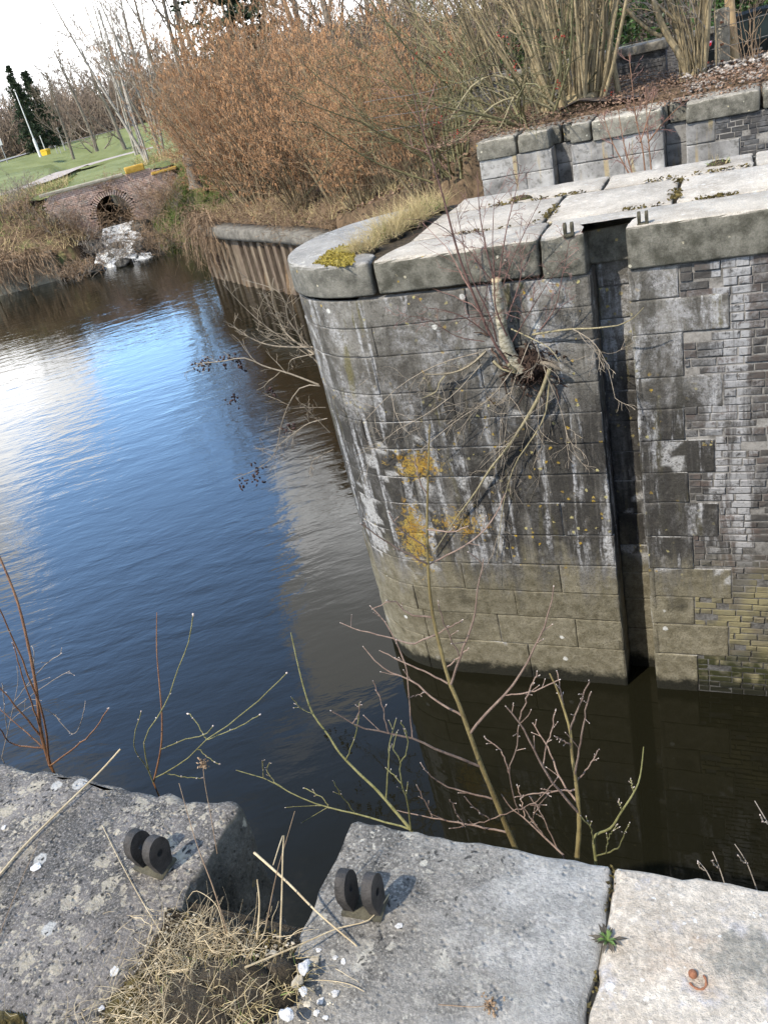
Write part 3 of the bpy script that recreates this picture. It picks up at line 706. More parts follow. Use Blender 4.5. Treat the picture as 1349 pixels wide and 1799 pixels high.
# mortar core behind blocks and bricks
mb = MB()
mb.box((GX1 + 0.02, YF + WS + 0.013, -6), (2.4, YF + 0.3, -0.34))
mb.box((GX0 - 0.03 - 2.1, YF + WS + 0.014, -6), (GX0 - 0.012, YF + 0.3, -0.34))
V = []
for th in np.linspace(-math.pi / 2, -1.5 * math.pi, 40):
    V.append([(NX + (NR - WS - .014) * math.cos(th), NY + (NR - WS - .014) * math.sin(th), z) for z in (-6, -0.34)])
mb.grid(np.array(V))
mb.box((NX, YF + 0.48, -6), (2.4, YB - WS - 0.012, -0.34))
mb.box((GX0 - 0.02, YF + WS + GD + 0.012, -6), (GX1 + 0.02, YF + WS + GD + 0.2, -0.36))
mb.build('core', M['mortar'], pier)
# coping stones and top paving
def arc(r, a0, a1, n): return [(NX + r * math.cos(t_), NY + r * math.sin(t_)) for t_ in np.linspace(a0, a1, n)]
def cope(poly, z1, z0, mat, seed, bev=0.022, rough=0.012, tone=1.0, label=None, nm='coping_stone', par=pier, step=0.07):
    mb = MB(); slab(mb, poly, z1, z0, bev, rough, seed, tone, step)
    o = mb.build(nm, mat, par)
    if label: o['label'] = label
    return o
ch = 0.045
# front row: stones left and right of the groove meet behind it
mid_g = (GX0 + GX1) / 2
cope([(-1.585, YF), (GX0, YF), (GX0, YF + .24), (GX0 - ch, YF + .30), (GX1 + ch, YF + .30), (GX1, YF + .24), (GX1, YF), (2.4, YF), (2.4, 7.475), (-1.585, 7.475)], 0, -0.335, M['far_cope'], 3, 0.016, 0.016)
cope([(-3.10, YF), (-1.595, YF), (-1.595, 7.475), (-2.92, 7.475), (-3.04, 7.20)], 0, -0.30, M['far_cope'], 4)
# nose: one big horseshoe stone, a grassy gap between it and the paving
cope([(-3.12, YF), (-3.16, 7.18), (-3.44, 7.34), (-3.46, YB - .03)] + arc(NR, R_(101), R_(263), 26), 0.0, -0.30, M['nose_cope'], 6, 0.026)
# middle row
xs_ = [-2.95, -1.66, -0.57, 0.62, 1.6, 2.4]
for i in range(5): cope(rect(xs_[i] + .008, xs_[i + 1] - .008, 7.49, 8.53), -0.004 - 0.003 * (i % 2), -0.30, M['far_slab'], 20 + i, 0.014, 0.010, 0.95 + 0.07 * (i % 3), nm='paving_slab')
xs_ = [-2.90, -1.3, 0.05, 1.3, 2.4]
for i in range(4): cope(rect(xs_[i] + .006, xs_[i + 1] - .006, 8.55, YB), -0.003 - 0.003 * (i % 2), -0.30, M['far_slab'], 30 + i, 0.016, 0.010, 0.93 + 0.06 * (i % 2), nm='paving_slab')
mb = MB(); mb.prism([(p[0] * 1.0, p[1]) for p in [(-2.6, 6.93), (-1.25, 6.93), (-1.25, 7.24), (-0.86, 7.24), (-0.86, 6.93), (2.38, 6.93), (2.38, 9.12), (-3.2, 9.12)] + arc(1.05, R_(95), R_(262), 18)], -0.34, -0.035, 2)
mb.build('fill', M['soil'], pier)

# ------------------------------------------------------------------ near lock wall
near = thing('lock_wall', (-0.5, 0.9, -0.3), 'near lock wall of broad weathered coping stones with a notch, bottom of the photo', 'lock wall')
ne = YN
cope([(-3.4, ne - .35), (-3.2, ne - .12), (-2.9, ne), (GX0, ne), (GX0 + .0, 0.2), (-3.4, 0.2)][::-1][::-1] and
     [(-3.4, 0.2), (GX0, 0.2), (GX0, ne), (-2.9, ne), (-3.2, ne - .12), (-3.4, ne - .35)], 0, -0.36, M['near_left'], 41, 0.020, 0.017, par=near, step=0.03, label='dark lichen-spotted coping stone left of the notch')
cope([(GX1 - .0, 0.2), (-0.262, 0.2), (-0.262, ne), (GX1, ne)], 0.0, -0.36, M['near_mid'], 42, 0.010, 0.008, par=near, step=0.03, label='grey coping stone between the notch and the pale stone')
cope([(-0.269, 0.2), (2.6, 0.2), (2.6, ne - .01), (-0.269, ne)], 0.004, -0.36, M['near_pale'], 43, 0.010, 0.008, par=near, step=0.03, label='cream-white clean coping stone at the right')
mb = MB(); rng = random.Random(9)
nm_ = lambda u, z, d: (u, ne - WS + d, z)
for k in range(len(ZC) - 1):
    for (xa, xb) in ((GX1, 2.6), (-3.3, GX0)):
        u = xa
        while u < xb - .05:
            ln = min(rng.uniform(.6, 1.2), xb - u)
            if xb - u - ln < .3: ln = xb - u
            block(mb, nm_, u, u + ln, ZC[k + 1], ZC[k], rng.uniform(.8, 1.15), rng, step=0.25); u += ln
    block(mb, lambda u, z, d: (GX0 + d, ne - WS - u, z), 0, GD, ZC[k + 1], ZC[k], 1.0, rng, step=.2)
    block(mb, lambda u, z, d: (GX1 - d, ne - WS - u, z), 0, GD, ZC[k + 1], ZC[k], 1.0, rng, step=.2)
    block(mb, lambda u, z, d: (u, ne - WS - GD + d, z), GX0, GX1, ZC[k + 1], ZC[k], 0.8, rng, step=.2)
mb.build('ashlar_face', M['ashlar'], near)
mb = MB()
mb.box((-3.2, 0.2, -6), (GX0 - .014, ne - WS - .014, -.35)); mb.box((GX1 + .014, 0.2, -6), (2.6, ne - WS - .014, -.35)); mb.box((GX0 - .02, .2, -6), (GX1 + .02, ne - WS - GD - .014, -.35))
mb.box((GX0 - .02, .2, -.36), (GX1 + .02, 0.835, -0.06)); mb.box((-.295, .2, -.3), (-.235, ne - .05, -.016))
mb.build('core', M['dark_core'], near)

# ------------------------------------------------------------------ back lock wall with two recesses
back = thing('lock_wall', (-1.5, 14.2, ZW), 'far lock wall of pale grey blocks and black brick with two slots, behind the pier', 'lock wall')
rng = random.Random(12)
B1a, B1b, B2a, B2b = -2.83, -2.53, -1.16, -0.85
ZB = [-0.28, -0.58, -0.92, -1.26, -1.6, -1.95, -2.3, -2.7, -3.1, -3.5, -3.9, -4.4, -4.95, -6]
mb = MB()
for k in range(len(ZB) - 1):
    for (xa, xb) in ((-4.0, B1a), (B1b, B2a), (B2b, -0.45 if k % 2 == 0 else -0.12)):
        u = xa
        while u < xb - .05:
            ln = min(rng.uniform(.45, .8), xb - u)
            if xb - u - ln < .25: ln = xb - u
            block(mb, lambda u_, z, d: (u_, YW + WS - d, z), u, u + ln, ZB[k + 1], ZB[k], rng.uniform(.85, 1.15), rng, step=.1, gap=.005); u += ln
    for (xa, xb) in ((B1a, B1b), (B2a, B2b)):
        block(mb, lambda u, z, d: (xa + d, YW + WS + u, z), 0, .36, ZB[k + 1], ZB[k], .8, rng, step=.2)
        block(mb, lambda u, z, d: (xb - d, YW + WS + u, z), 0, .36, ZB[k + 1], ZB[k], .8, rng, step=.2)
        block(mb, lambda u, z, d: (u, YW + WS + .36 - d, z), xa, xb, ZB[k + 1], ZB[k], .55, rng, step=.2)
    block(mb, lambda u, z, d: (-4.0 - d, YW + WS + u, z), 0, 1.0, ZB[k + 1], ZB[k], .7, rng, step=.2)
mb.build('ashlar_face', M['back_stone'], back)
mb = MB(); bricks(mb, lambda z: [-0.45, -0.12][[k for k in range(len(ZB) - 1) if ZB[k + 1] < z <= ZB[k]][0] % 2 if z > -5.9 and z <= -.28 else 0], 3.0, -5.0, -0.285, YW + WS, rng)
mb.build('brickwork', M['brick_back'], back, smooth=False)
mb = MB()
for (xa, xb) in ((-3.98, B1a - .012), (B1b + .012, B2a - .012), (B2b + .012, 3.0)): mb.box((xa, YW + WS + .013, -6), (xb, YW + .5, -.28))
mb.box((-3.98, YW + .41, -6), (3.0, YW + .9, -.28)); mb.build('core', M['mortar'], back)
n_ = 0
for poly, ms in (([(-4.02, YW), (-3.36, YW), (-3.36, YW + .9), (-4.02, YW + .9)], 1), ([(-3.35, YW), (B1a, YW), (B1a, YW + .34), (B1a + .12, YW + .34), (B1a + .12, YW + .9), (-3.35, YW + .9)], 1),
                 ([(B1b, YW), (-2.20, YW), (-2.20, YW + .9), (B1a + .13, YW + .9), (B1a + .13, YW + .34), (B1b, YW + .34)], 1), ([(-2.19, YW - .012), (B2a, YW - .012), (B2a, YW + .34), (B2a + .05, YW + .34), (B2a + .05, YW + .9), (-2.19, YW + .9)], 1.3),
                 ([(B2b, YW - .01), (.16, YW - .01), (.16, YW + .9), (B2a + .06, YW + .9), (B2a + .06, YW + .34), (B2b, YW + .34)], .95), ([(.17, YW), (1.5, YW), (1.5, YW + .9), (.17, YW + .9)], 1.05), ([(1.51, YW), (3.0, YW), (3.0, YW + .9), (1.51, YW + .9)], 1)):
    cope(poly, 0.0 - .004 * (n_ % 2), -.28 + .01 * (n_ % 3), M['back_cope'], 60 + n_, .022, .02, ms, par=back); n_ += 1

# ------------------------------------------------------------------ iron brackets
def bracket(loc, label, rz=0.0, k=1.0, seed=0, mat='iron'):
    t_ = thing('iron_bracket', loc, label, 'bracket', 'iron clevis brackets on the coping')
    b = MB(); b.box((-.046 * k, -.028 * k, -.02), (.046 * k, .032 * k, .009 * k))
    base = b.build('base_plate', M['iron_mossy'], None); base.parent = t_
    for sx in (-1, 1):
        b = MB(); out = []
        for a in np.linspace(R_(-25), R_(205), 26): out.append((0.003 * k + .033 * k * math.cos(a), .062 * k + .044 * k * math.sin(a)))
        out += [(-.019 * k, .008 * k), (.023 * k, .008 * k)]
        cx = sx * .031 * k; th = .0118 * k
        bm = bmesh.new(); v0 = [bm.verts.new((cx - th, y, z)) for y, z in out]; v1 = [bm.verts.new((cx + th, y, z)) for y, z in out]
        n2_ = len(out)
        # eye hole: plates are built as a ring of quads round a hole
        hole = [(0.003 * k + .009 * k * math.cos(a), .062 * k + .009 * k * math.sin(a)) for a in np.linspace(0, 2 * math.pi, n2_, endpoint=False)]
        # align hole start with outline start angle
        hole = [(0.003 * k + .009 * k * math.cos(math.atan2(z - .062 * k, y - .003 * k)), .062 * k + .009 * k * math.sin(math.atan2(z - .062 * k, y - .003 * k))) for y, z in out]
        h0 = [bm.verts.new((cx - th, y, z)) for y, z in hole]; h1 = [bm.verts.new((cx + th, y, z)) for y, z in hole]
        for i in range(n2_):
            q = (i + 1) % n2_
            bm.faces.new((v0[i], v0[q], v1[q], v1[i])); bm.faces.new((v0[q], v0[i], h0[i], h0[q])); bm.faces.new((v1[i], v1[q], h1[q], h1[i])); bm.faces.new((h0[i], h1[i], h1[q], h0[q]))
        bmesh.ops.recalc_face_normals(bm, faces=bm.faces)
        b.frombm(bm); o = b.build('lug', M[mat], None, smooth=False); o.parent = t_
    t_.rotation_euler = (0, 0, rz)
    return t_
bl = UZ(268, 1512, 0.02); br = UZ(638, 1585, 0.02)
bracket((bl[0], bl[1], 0), 'dark iron two-lugged bracket on the lichen-spotted stone left of the near notch', R_(-6))
bracket((br[0], br[1], 0), 'dark iron two-lugged bracket on the grey stone right of the near notch', R_(3))
bl = UZ(999, 412, 0); br = UZ(1129, 393, 0)
bracket((bl[0], bl[1], 0), 'small weathered bracket left of the groove on the far pier top', 0, 0.92, mat='iron_mossy')
bracket((br[0], br[1], 0), 'small weathered bracket right of the groove on the far pier top', 0, 0.92, mat='iron_mossy')

# ------------------------------------------------------------------ plants: polyline growing helpers
def grow(rs, P0, D, L, m_=6, wander=0.18, up=0.0):
    """T curved stems from points P0 in directions D; up > 0 bends them skyward, < 0 lets them droop"""
    T = len(P0); P = np.zeros((T, m_, 3)); P[:, 0] = P0; d = np.array(D, float); d /= np.linalg.norm(d, axis=1, keepdims=True) + 1e-9
    for k in range(1, m_):
        d = d + rs.normal(0, wander, (T, 3)); d[:, 2] += up
        d /= np.linalg.norm(d, axis=1, keepdims=True)
        P[:, k] = P[:, k - 1] + d * (np.asarray(L) / (m_ - 1))[:, None]
    return P
def kids(rs, P, R, k, t0=0.25, t1=1.0, ang=(25, 60), lf=(0.25, 0.5), m_=5, wander=0.2, up=0.0, rf=0.55, tip=0.35, minr=0.0):
    """k side shoots on every polyline"""
    T, m0, _ = P.shape
    tt = np.sort(rs.uniform(t0, t1, (T, k)), 1); f = tt * (m0 - 1); i = np.minimum(f.astype(int), m0 - 2); fr = f - i
    ar = np.arange(T)[:, None]
    base = P[ar, i] * (1 - fr)[..., None] + P[ar, i + 1] * fr[..., None]
    tan = P[ar, i + 1] - P[ar, i]; tan /= np.linalg.norm(tan, axis=2, keepdims=True) + 1e-9
    rnd = rs.normal(0, 1, tan.shape); rnd -= tan * (rnd * tan).sum(2, keepdims=True); rnd /= np.linalg.norm(rnd, axis=2, keepdims=True) + 1e-9
    a = np.radians(rs.uniform(ang[0], ang[1], (T, k)))[..., None]
    D = tan * np.cos(a) + rnd * np.sin(a)
    L0 = np.linalg.norm(np.diff(P, axis=1), axis=2).sum(1)[:, None]
    L = L0 * rs.uniform(lf[0], lf[1], (T, k)) * (1.1 - 0.5 * tt)
    r = R[ar, i] * (1 - fr) + R[ar, i + 1] * fr
    r0 = np.maximum(r * rf, minr).reshape(-1)
    C_ = grow(rs, base.reshape(-1, 3), D.reshape(-1, 3), L.reshape(-1), m_, wander, up)
    taper = np.linspace(1, tip, m_)[None]
    return C_, np.maximum(r0[:, None] * taper, minr)
def spindles(rs, mb, pts, L, r, droop=1.0, n=4, tone=(0.7, 1.25)):
    T = len(pts)
    if T == 0: return
    D = rs.normal(0, 0.35, (T, 3)); D[:, 2] -= droop; D /= np.linalg.norm(D, axis=1, keepdims=True)
    ln = L * rs.uniform(0.6, 1.2, T)
    P = pts[:, None, :] + D[:, None, :] * (ln[:, None] * np.array([0, 0.3, 0.8, 1.0])[None])[..., None]
    R = np.tile(np.array([0.35, 1.0, 0.9, 0.2]) * r, (T, 1))
    mb.tubes(P, R, n, rs.uniform(tone[0], tone[1], T))
def leaves(rs, mb, pts, size, tone=(0.6, 1.3), flat=0.0, droop=0.0):
    """small pointed leaf faces scattered at the points"""
    T = len(pts)
    if T == 0: return
    a = rs.normal(0, 1, (T, 3)); a[:, 2] = a[:, 2] * (1 - flat) - droop; a /= np.linalg.norm(a, axis=1, keepdims=True) + 1e-9
    b = rs.normal(0, 1, (T, 3)); b[:, 2] *= (1 - flat); b -= a * (a * b).sum(1, keepdims=True); b /= np.linalg.norm(b, axis=1, keepdims=True) + 1e-9
    s = (size * rs.uniform(0.6, 1.3, T))[:, None]
    c = np.cross(a, b)
    V = np.stack([pts - a * s * .5, pts + b * s * .28 + c * s * .05, pts + a * s * .5, pts - b * s * .28 + c * s * .05], 1)
    mb.add(V.reshape(-1, 3), np.arange(T * 4).reshape(T, 4), None, np.repeat(rs.uniform(tone[0], tone[1], T), 4))
def tone_r(rs, T, a=0.7, b=1.25): return rs.uniform(a, b, T)
def at_t(P, t):
    f = t * (P.shape[1] - 1); i = np.minimum(f.astype(int), P.shape[1] - 2); fr = (f - i)[:, None]; ar = np.arange(len(P))
    return P[ar, i] * (1 - fr) + P[ar, i + 1] * fr

# ------------------------------------------------------------------ hazel shrubs with catkins over the sheet piling
def hazel(seed, H=4.6, stems=34, spread=0.5, catk=2600, label='', rs=None):
    rs = np.random.RandomState(seed)
    t_ = thing('hazel_shrub', (0, 0, 0), label, 'shrub', 'leafless hazel shrubs hung with catkins')
    th = rs.uniform(0, 2 * math.pi, stems); rr = rs.uniform(0.02, 0.45, stems)
    P0 = np.column_stack([rr * np.cos(th), rr * np.sin(th), np.full(stems, -0.25)])
    lean = rs.uniform(0.02, spread, stems)
    D = np.column_stack([np.cos(th) * lean, np.sin(th) * lean, np.ones(stems)])
    L = H * rs.uniform(0.65, 1.05, stems)
    A = grow(rs, P0, D, L, 8, 0.055, 0.01); RA = np.outer(rs.uniform(.014, .030, stems), np.linspace(1, .22, 8))
    B, RB = kids(rs, A, RA, 11, .16, 1.0, (18, 50), (.22, .42), 5, .12, .05, .5, .35, .0045)
    Cc, RC = kids(rs, B, RB, 5, .15, 1.0, (20, 55), (.3, .6), 4, .16, .03, .6, .5, .0034)
    mb = MB(); mb.tubes(A, RA, 5, tone_r(rs, stems)); mb.build('stems', M['hazel_stem'], t_)
    mb = MB(); mb.tubes(B, RB, 3, tone_r(rs, len(B))); mb.tubes(Cc, RC, 3, tone_r(rs, len(Cc))); mb.build('twigs', M['hazel_twig'], t_, smooth=False)
    k = rs.randint(0, len(Cc), catk); pts = at_t(Cc[k], rs.uniform(.3, 1, catk))
    mb = MB(); spindles(rs, mb, pts, 0.10, 0.0075, 1.3, 3); tag(mb.build('catkins', M['catkin'], t_), kind='stuff')
    return t_
HZL = [  # photo pixel of the base, distance, scale, turn, variant, label
 (424, 345, 34.8, 1.2, 0.3, 0, 'tall rust-brown hazel shrub near the left end of the thicket, against bare trees'),
 (420, 335, 37.0, .92, 2.9, 1, 'outermost hazel shrub at the left end of the thicket, leaning over the pollard'),
 (425, 300, 37.5, 1.45, 1.9, 2, 'hazel shrub behind the left end of the thicket, tallest against the sky'),
 (455, 345, 33.5, 1.3, 2.1, 1, 'catkin-laden hazel shrub next in from the left end of the thicket, over the sheet piling'),
 (480, 300, 35.5, 1.5, 4.1, 2, 'tall hazel shrub at the back of the thicket, below the dark spruce branches'),
 (530, 335, 29.5, 1.2, 1.2, 2, 'bushy tan hazel shrub on the bank, straight above the yellow moss patch'),
 (600, 300, 28.0, 1.35, 5.0, 1, 'hazel shrub in the middle back of the thicket, hung thick with tan catkins'),
 (630, 320, 24.5, 0.88, 3.3, 0, 'brown hazel shrub behind the dry grass strip of the pier'),
 (690, 300, 23.5, 0.95, 0.9, 2, 'hazel shrub left of the mossy olive branches, drooping towards the second chamber'),
 (740, 290, 20.0, 0.72, 2.6, 1, 'low hazel shrub at the right foot of the thicket, beside the far lock wall'),
]
hz_var = []
for i, (px, py, d, sc, rz, var, lab) in enumerate(HZL):
    p = UD(px, py, d); g = hz(p[0], p[1])
    if len(hz_var) <= var:
        o = hazel(100 + i, label=lab, spread=0.62 + .1 * i, catk=6500); hz_var.append(o)
        o.location = (p[0], p[1], g - .05); o.rotation_euler = (0, 0, rz); o.scale = (sc, sc, sc)
    else:
        dup(hz_var[var], (p[0], p[1], g - .05), rz, sc, lab)

# ------------------------------------------------------------------ generic bare shrubs and bramble
def shrub(name, loc, label, cat, group, seed, H, stems, mat_s, mat_t, spread=0.8, k1=6, k2=3, r=.012, up=0.0, twigr=.004, foot=.35, wander=.12, extra=None, up2=0.0, ns=4):
    rs = np.random.RandomState(seed); t_ = thing(name, (0, 0, 0), label, cat, group)
    th = rs.uniform(0, 2 * math.pi, stems); rr = rs.uniform(0.02, foot, stems)
    P0 = np.column_stack([rr * np.cos(th), rr * np.sin(th), np.full(stems, -0.2)])
    lean = rs.uniform(0.05, spread, stems); D = np.column_stack([np.cos(th) * lean, np.sin(th) * lean, np.ones(stems)])
    A = grow(rs, P0, D, H * rs.uniform(.55, 1.1, stems), 8, wander, up); RA = np.outer(r * rs.uniform(.6, 1.2, stems), np.linspace(1, .25, 8))
    B, RB = kids(rs, A, RA, k1, .15, 1., (25, 65), (.22, .5), 5, .2, up2, .5, .4, twigr)
    mb = MB(); mb.tubes(A, RA, ns, tone_r(rs, stems)); mb.build('stems', M[mat_s], t_)
    mb = MB(); mb.tubes(B, RB, 3, tone_r(rs, len(B)))
    Cc = None
    if k2:
        Cc, RC = kids(rs, B, RB, k2, .2, 1., (25, 60), (.3, .6), 4, .2, up2, .6, .5, twigr * .75); mb.tubes(Cc, RC, 3, tone_r(rs, len(Cc)))
    mb.build('twigs', M[mat_t], t_, smooth=False)
    if extra: extra(rs, t_, A, B, Cc)
    t_.location = [float(q) for q in loc]
    return t_
def on_ground(px, py, d, dz=-.05):
    p = UD(px, py, d); return (p[0], p[1], hz(p[0], p[1]) + dz)

# mossy olive shrub that leans from behind the far lock wall
def berries(rs, t_, A, B, Cc):
    k = rs.randint(0, len(B), 60); pts = at_t(B[k], rs.uniform(.4, 1, 60)); mb = MB()
    pts = np.repeat(pts[:14], 7, 0) + rs.normal(0, .05, (98, 3))
    spindles(rs, mb, pts, .035, .014, .6, 4); tag(mb.build('berries', M['berry_red'], t_), kind='stuff')
shrub('mossy_shrub', (-3.4, 15.6, 0), 'low mossy olive shrub with arching branches and a few red berries', 'shrub', None, 301, 3.0, 16, 'olive_twig', 'olive_twig', 1.5, 8, 5, .030, -.035, .0045, .5, .17, berries, up2=-.02)
shrub('mossy_shrub', (-5.6, 17.6, hz(-5.6, 17.6)), 'taller mossy olive shrub behind the low berried one', 'shrub', None, 302, 4.4, 22, 'olive_twig', 'olive_twig', 1.0, 8, 5, .032, -.02, .0045, .6, .14, up2=-.01)
# stool of straight coppice stems
def coppice(loc, label, seed, H, stems, spread, r):
    rs = np.random.RandomState(seed); t_ = thing('coppice_stool', (0, 0, 0), label, 'tree', None)
    th = rs.uniform(0, 2 * math.pi, stems); rr = np.sqrt(rs.uniform(0, 1, stems)) * .42
    P0 = np.column_stack([rr * np.cos(th) * 1.35, rr * np.sin(th), np.full(stems, -.1)])
    lean = rr / .42 * spread * rs.uniform(.5, 1.2, stems); D = np.column_stack([np.cos(th) * lean * 1.2, np.sin(th) * lean, np.ones(stems)])
    A = grow(rs, P0, D, H * rs.uniform(.7, 1.1, stems), 9, .05, .006); RA = np.outer(r * rs.uniform(.4, 1.25, stems), np.linspace(1, .3, 9))
    B, RB = kids(rs, A, RA, 5, .25, 1., (15, 45), (.18, .4), 5, .12, .04, .45, .4, .005)
    Cc, RC = kids(rs, B, RB, 3, .2, 1., (20, 50), (.3, .6), 4, .15, .0, .6, .5, .004)
    mb = MB(); mb.tubes(A, RA, 6, tone_r(rs, stems, .65, 1.3)); mb.build('stems', M['coppice'], t_)
    mb = MB(); mb.tubes(B, RB, 3); mb.tubes(Cc, RC, 3); mb.build('twigs', M['hazel_stem'], t_, smooth=False)
    mb = MB(); mb.blob((0, 0, 0), (.62, .45, .2), seed, .4, 2.2, 3); mb.build('stool', M['coppice'], t_)
    t_.location = loc; return t_
coppice((-2.75, 15.9, .05), 'dense stool of many straight grey-brown coppice stems behind the far lock wall', 311, 5.2, 62, .42, .034)
coppice((-4.1, 17.5, hz(-4.1, 17.5)), 'second stool of slimmer coppice stems, further left and back in the shade', 312, 5.5, 44, .5, .026)
# multi-stemmed tree right of it, traced stems
def lerp_poly(pts, n):
    pts = np.array(pts, float); t0 = np.concatenate([[0], np.cumsum(np.linalg.norm(np.diff(pts, axis=0), axis=1))]); t0 /= t0[-1]
    tt = np.linspace(0, 1, n); out = np.zeros((n, pts.shape[1]))
    k = len(pts)
    for i, t in enumerate(tt):
        j = min(max(np.searchsorted(t0, t) - 1, 0), k - 2); f = (t - t0[j]) / (t0[j + 1] - t0[j] + 1e-9)
        p0 = pts[max(j - 1, 0)]; p1 = pts[j]; p2 = pts[j + 1]; p3 = pts[min(j + 2, k - 1)]
        out[i] = 0.5 * ((2 * p1) + (-p0 + p2) * f + (2 * p0 - 5 * p1 + 4 * p2 - p3) * f * f + (-p0 + 3 * p1 - 3 * p2 + p3) * f ** 3)
    return out
def trace(pix, y0, y1, n=14):
    """a stem of the place: photo pixels laid into its own leaning vertical plane, Y running from y0 to y1"""
    q = lerp_poly(pix, n); return np.array([UY(a, b, y0 + (y1 - y0) * i / (n - 1)) for i, (a, b) in enumerate(q)])
def traced_tree():
    rs = np.random.RandomState(77); t_ = thing('multi_stem_tree', (-.8, 16.5, 0), 'multi-stemmed tree with forked pale blotched limbs, beside the concrete post', 'tree')
    Y = 16.5
    big = [([(1212, 148), (1195, 100), (1172, 62), (1155, 25), (1140, -25), (1128, -70)], .062, .045, 16.3), ([(1214, 145), (1200, 85), (1192, 50), (1178, 10), (1165, -50)], .075, .06, 16.7),
           ([(1233, 138), (1240, 80), (1243, 30), (1246, -10), (1250, -60)], .055, .04, 16.4), ([(1225, 140), (1229, 80), (1226, 40), (1212, -10), (1195, -60)], .05, .035, 16.9),
           ([(1218, 72), (1205, 50), (1180, 30), (1150, 4), (1120, -22)], .035, .022, 16.3), ([(1162, 64), (1142, 55), (1115, 32), (1088, 5), (1060, -25)], .034, .02, 16.25), ([(1222, 140), (1219, 90), (1232, 30), (1236, -30)], .045, .03, 16.8)]
    A = np.array([trace(p, Y, y1, 12) for p, a, b, y1 in big]); RA = np.array([np.linspace(a, b, 12) for p, a, b, y1 in big])
    mb = MB(); mb.tubes(A, RA, 8, tone_r(rs, len(A), .8, 1.25)); mb.blob((-.86, 16.5, 0.02), (.26, .2, .16), 4, .4, 2.5, 3); mb.build('trunk', M['coppice'], t_)
    th = rs.uniform(0, 6.28, 22); D = np.column_stack([np.cos(th) * .12, np.sin(th) * .1, np.ones(22)])
    S_ = grow(rs, np.array([-.82, 16.45, 0]) + rs.normal(0, .12, (22, 3)) * [1, 1, 0], D, rs.uniform(1.2, 3.4, 22), 8, .05, 0); RS = np.outer(rs.uniform(.008, .02, 22), np.linspace(1, .4, 8))
    mb = MB(); mb.tubes(S_, RS, 4, tone_r(rs, 22)); mb.build('shoots', M['coppice'], t_)
    B, RB = kids(rs, A, RA, 7, .4, 1., (25, 60), (.3, .7), 6, .15, .03, .3, .35, .006); Cc, RC = kids(rs, B, RB, 4, .2, 1, (20, 55), (.3, .6), 4, .15, 0, .6, .5, .004)
    mb = MB(); mb.tubes(B, RB, 3); mb.tubes(Cc, RC, 3); mb.build('twigs', M['grey_twig'], t_, smooth=False)
traced_tree()
# single slim trunk between stool and tree
t_ = thing('slim_tree', (-1.95, 16.0, 0), 'slim blotched trunk curving up just right of the dense coppice stool', 'tree')
P_ = trace([(1088, 172), (1080, 130), (1072, 80), (1060, 30), (1052, -10), (1046, -60)], 16.0, 16.3, 14); mb = MB(); mb.tubes(P_, np.linspace(.05, .032, 14), 8); mb.build('trunk', M['coppice'], t_)
rs = np.random.RandomState(5); B, RB = kids(rs, P_[None], np.linspace(.05, .03, 14)[None], 9, .35, 1, (30, 60), (.2, .5), 6, .15, .03, .3, .35, .006); mb = MB(); mb.tubes(B, RB, 4); Cc, RC = kids(rs, B, RB, 5, .2, 1, (20, 55), (.3, .6), 4, .15, 0, .6, .5, .004); mb.tubes(Cc, RC, 3); mb.build('twigs', M['grey_twig'], t_, smooth=False)
# long pale branch lying over the coping end
t_ = thing('fallen_branch', (-3.2, 15.0, 0.1), 'bleached forked branch arching down over the left end of the far lock wall', 'branch')
A = np.array([trace([(982, 198), (950, 165), (905, 145), (870, 132), (830, 150), (790, 210)], 15.3, 14.6, 12), trace([(975, 195), (940, 178), (900, 172), (860, 190), (820, 235), (795, 250)], 15.3, 14.2, 12), trace([(920, 150), (900, 175), (885, 210), (870, 235), (850, 240)], 15.0, 14.2, 12)])
mb = MB(); RA = np.outer([.03, .026, .018], np.linspace(1, .3, 12)); mb.tubes(A, RA, 5); B, RB = kids(rs, A, RA, 7, .2, 1, (25, 60), (.2, .45), 5, .2, -.02, .5, .4, .005); mb.tubes(B, RB, 3); mb.build('limb', M['dead_limb'], t_)

# brambles, scrub and reeds along the banks
BR = [((352, 380, 36.0), 1.7, 34, 'tangled brown bramble hanging over the left corner of the sheet piling'), ((385, 402, 35.4), 1.4, 60, 'dark bramble clump spilling down the sheet piling'),
      ((455, 385, 32.0), 0.9, 26, 'bramble clump on the concrete capping beam'), ((520, 380, 28.0), 1.0, 26, 'low bramble clump behind the pier nose'), ((600, 350, 24.0), 1.3, 26, 'bramble clump behind the grassy strip of the pier'), ((690, 335, 18.6), 1.2, 24, 'brown bramble clump at the mouth of the second chamber'),
      ((430, 385, 33.4), 1.1, 44, 'reddish bramble clump along the capping beam, nearest the corner curtain'), ((475, 380, 30.8), 1.1, 44, 'brown bramble clump along the capping beam, midway'), ((505, 375, 29.2), 1.2, 44, 'brown bramble clump beside the capping beam, just left of the pier nose'), ((560, 362, 26.4), 1.2, 40, 'brown bramble clump behind the rounded pier nose'), ((640, 340, 22.0), 1.2, 36, 'brown bramble clump behind the dry grass of the pier, right part'),
      ((790, 300, 16.2), 1.1, 22, 'dry bramble clump at the broken end of the far lock wall')]
for i, (pp, H, ns_, lab) in enumerate(BR):
    shrub('bramble', on_ground(*pp), lab, 'bramble', 'brambles on the near bank', 400 + i, H, ns_, 'bramble', 'bramble', 1.3, 6, 3, .008, -.10, .004, .7, .2, up2=-.04, ns=3)
t_ = thing('bramble', (-19.6, 28.6, -2.7), 'curtain of dead bramble stems hanging from the capping beam to the water', 'bramble', 'brambles on the near bank')
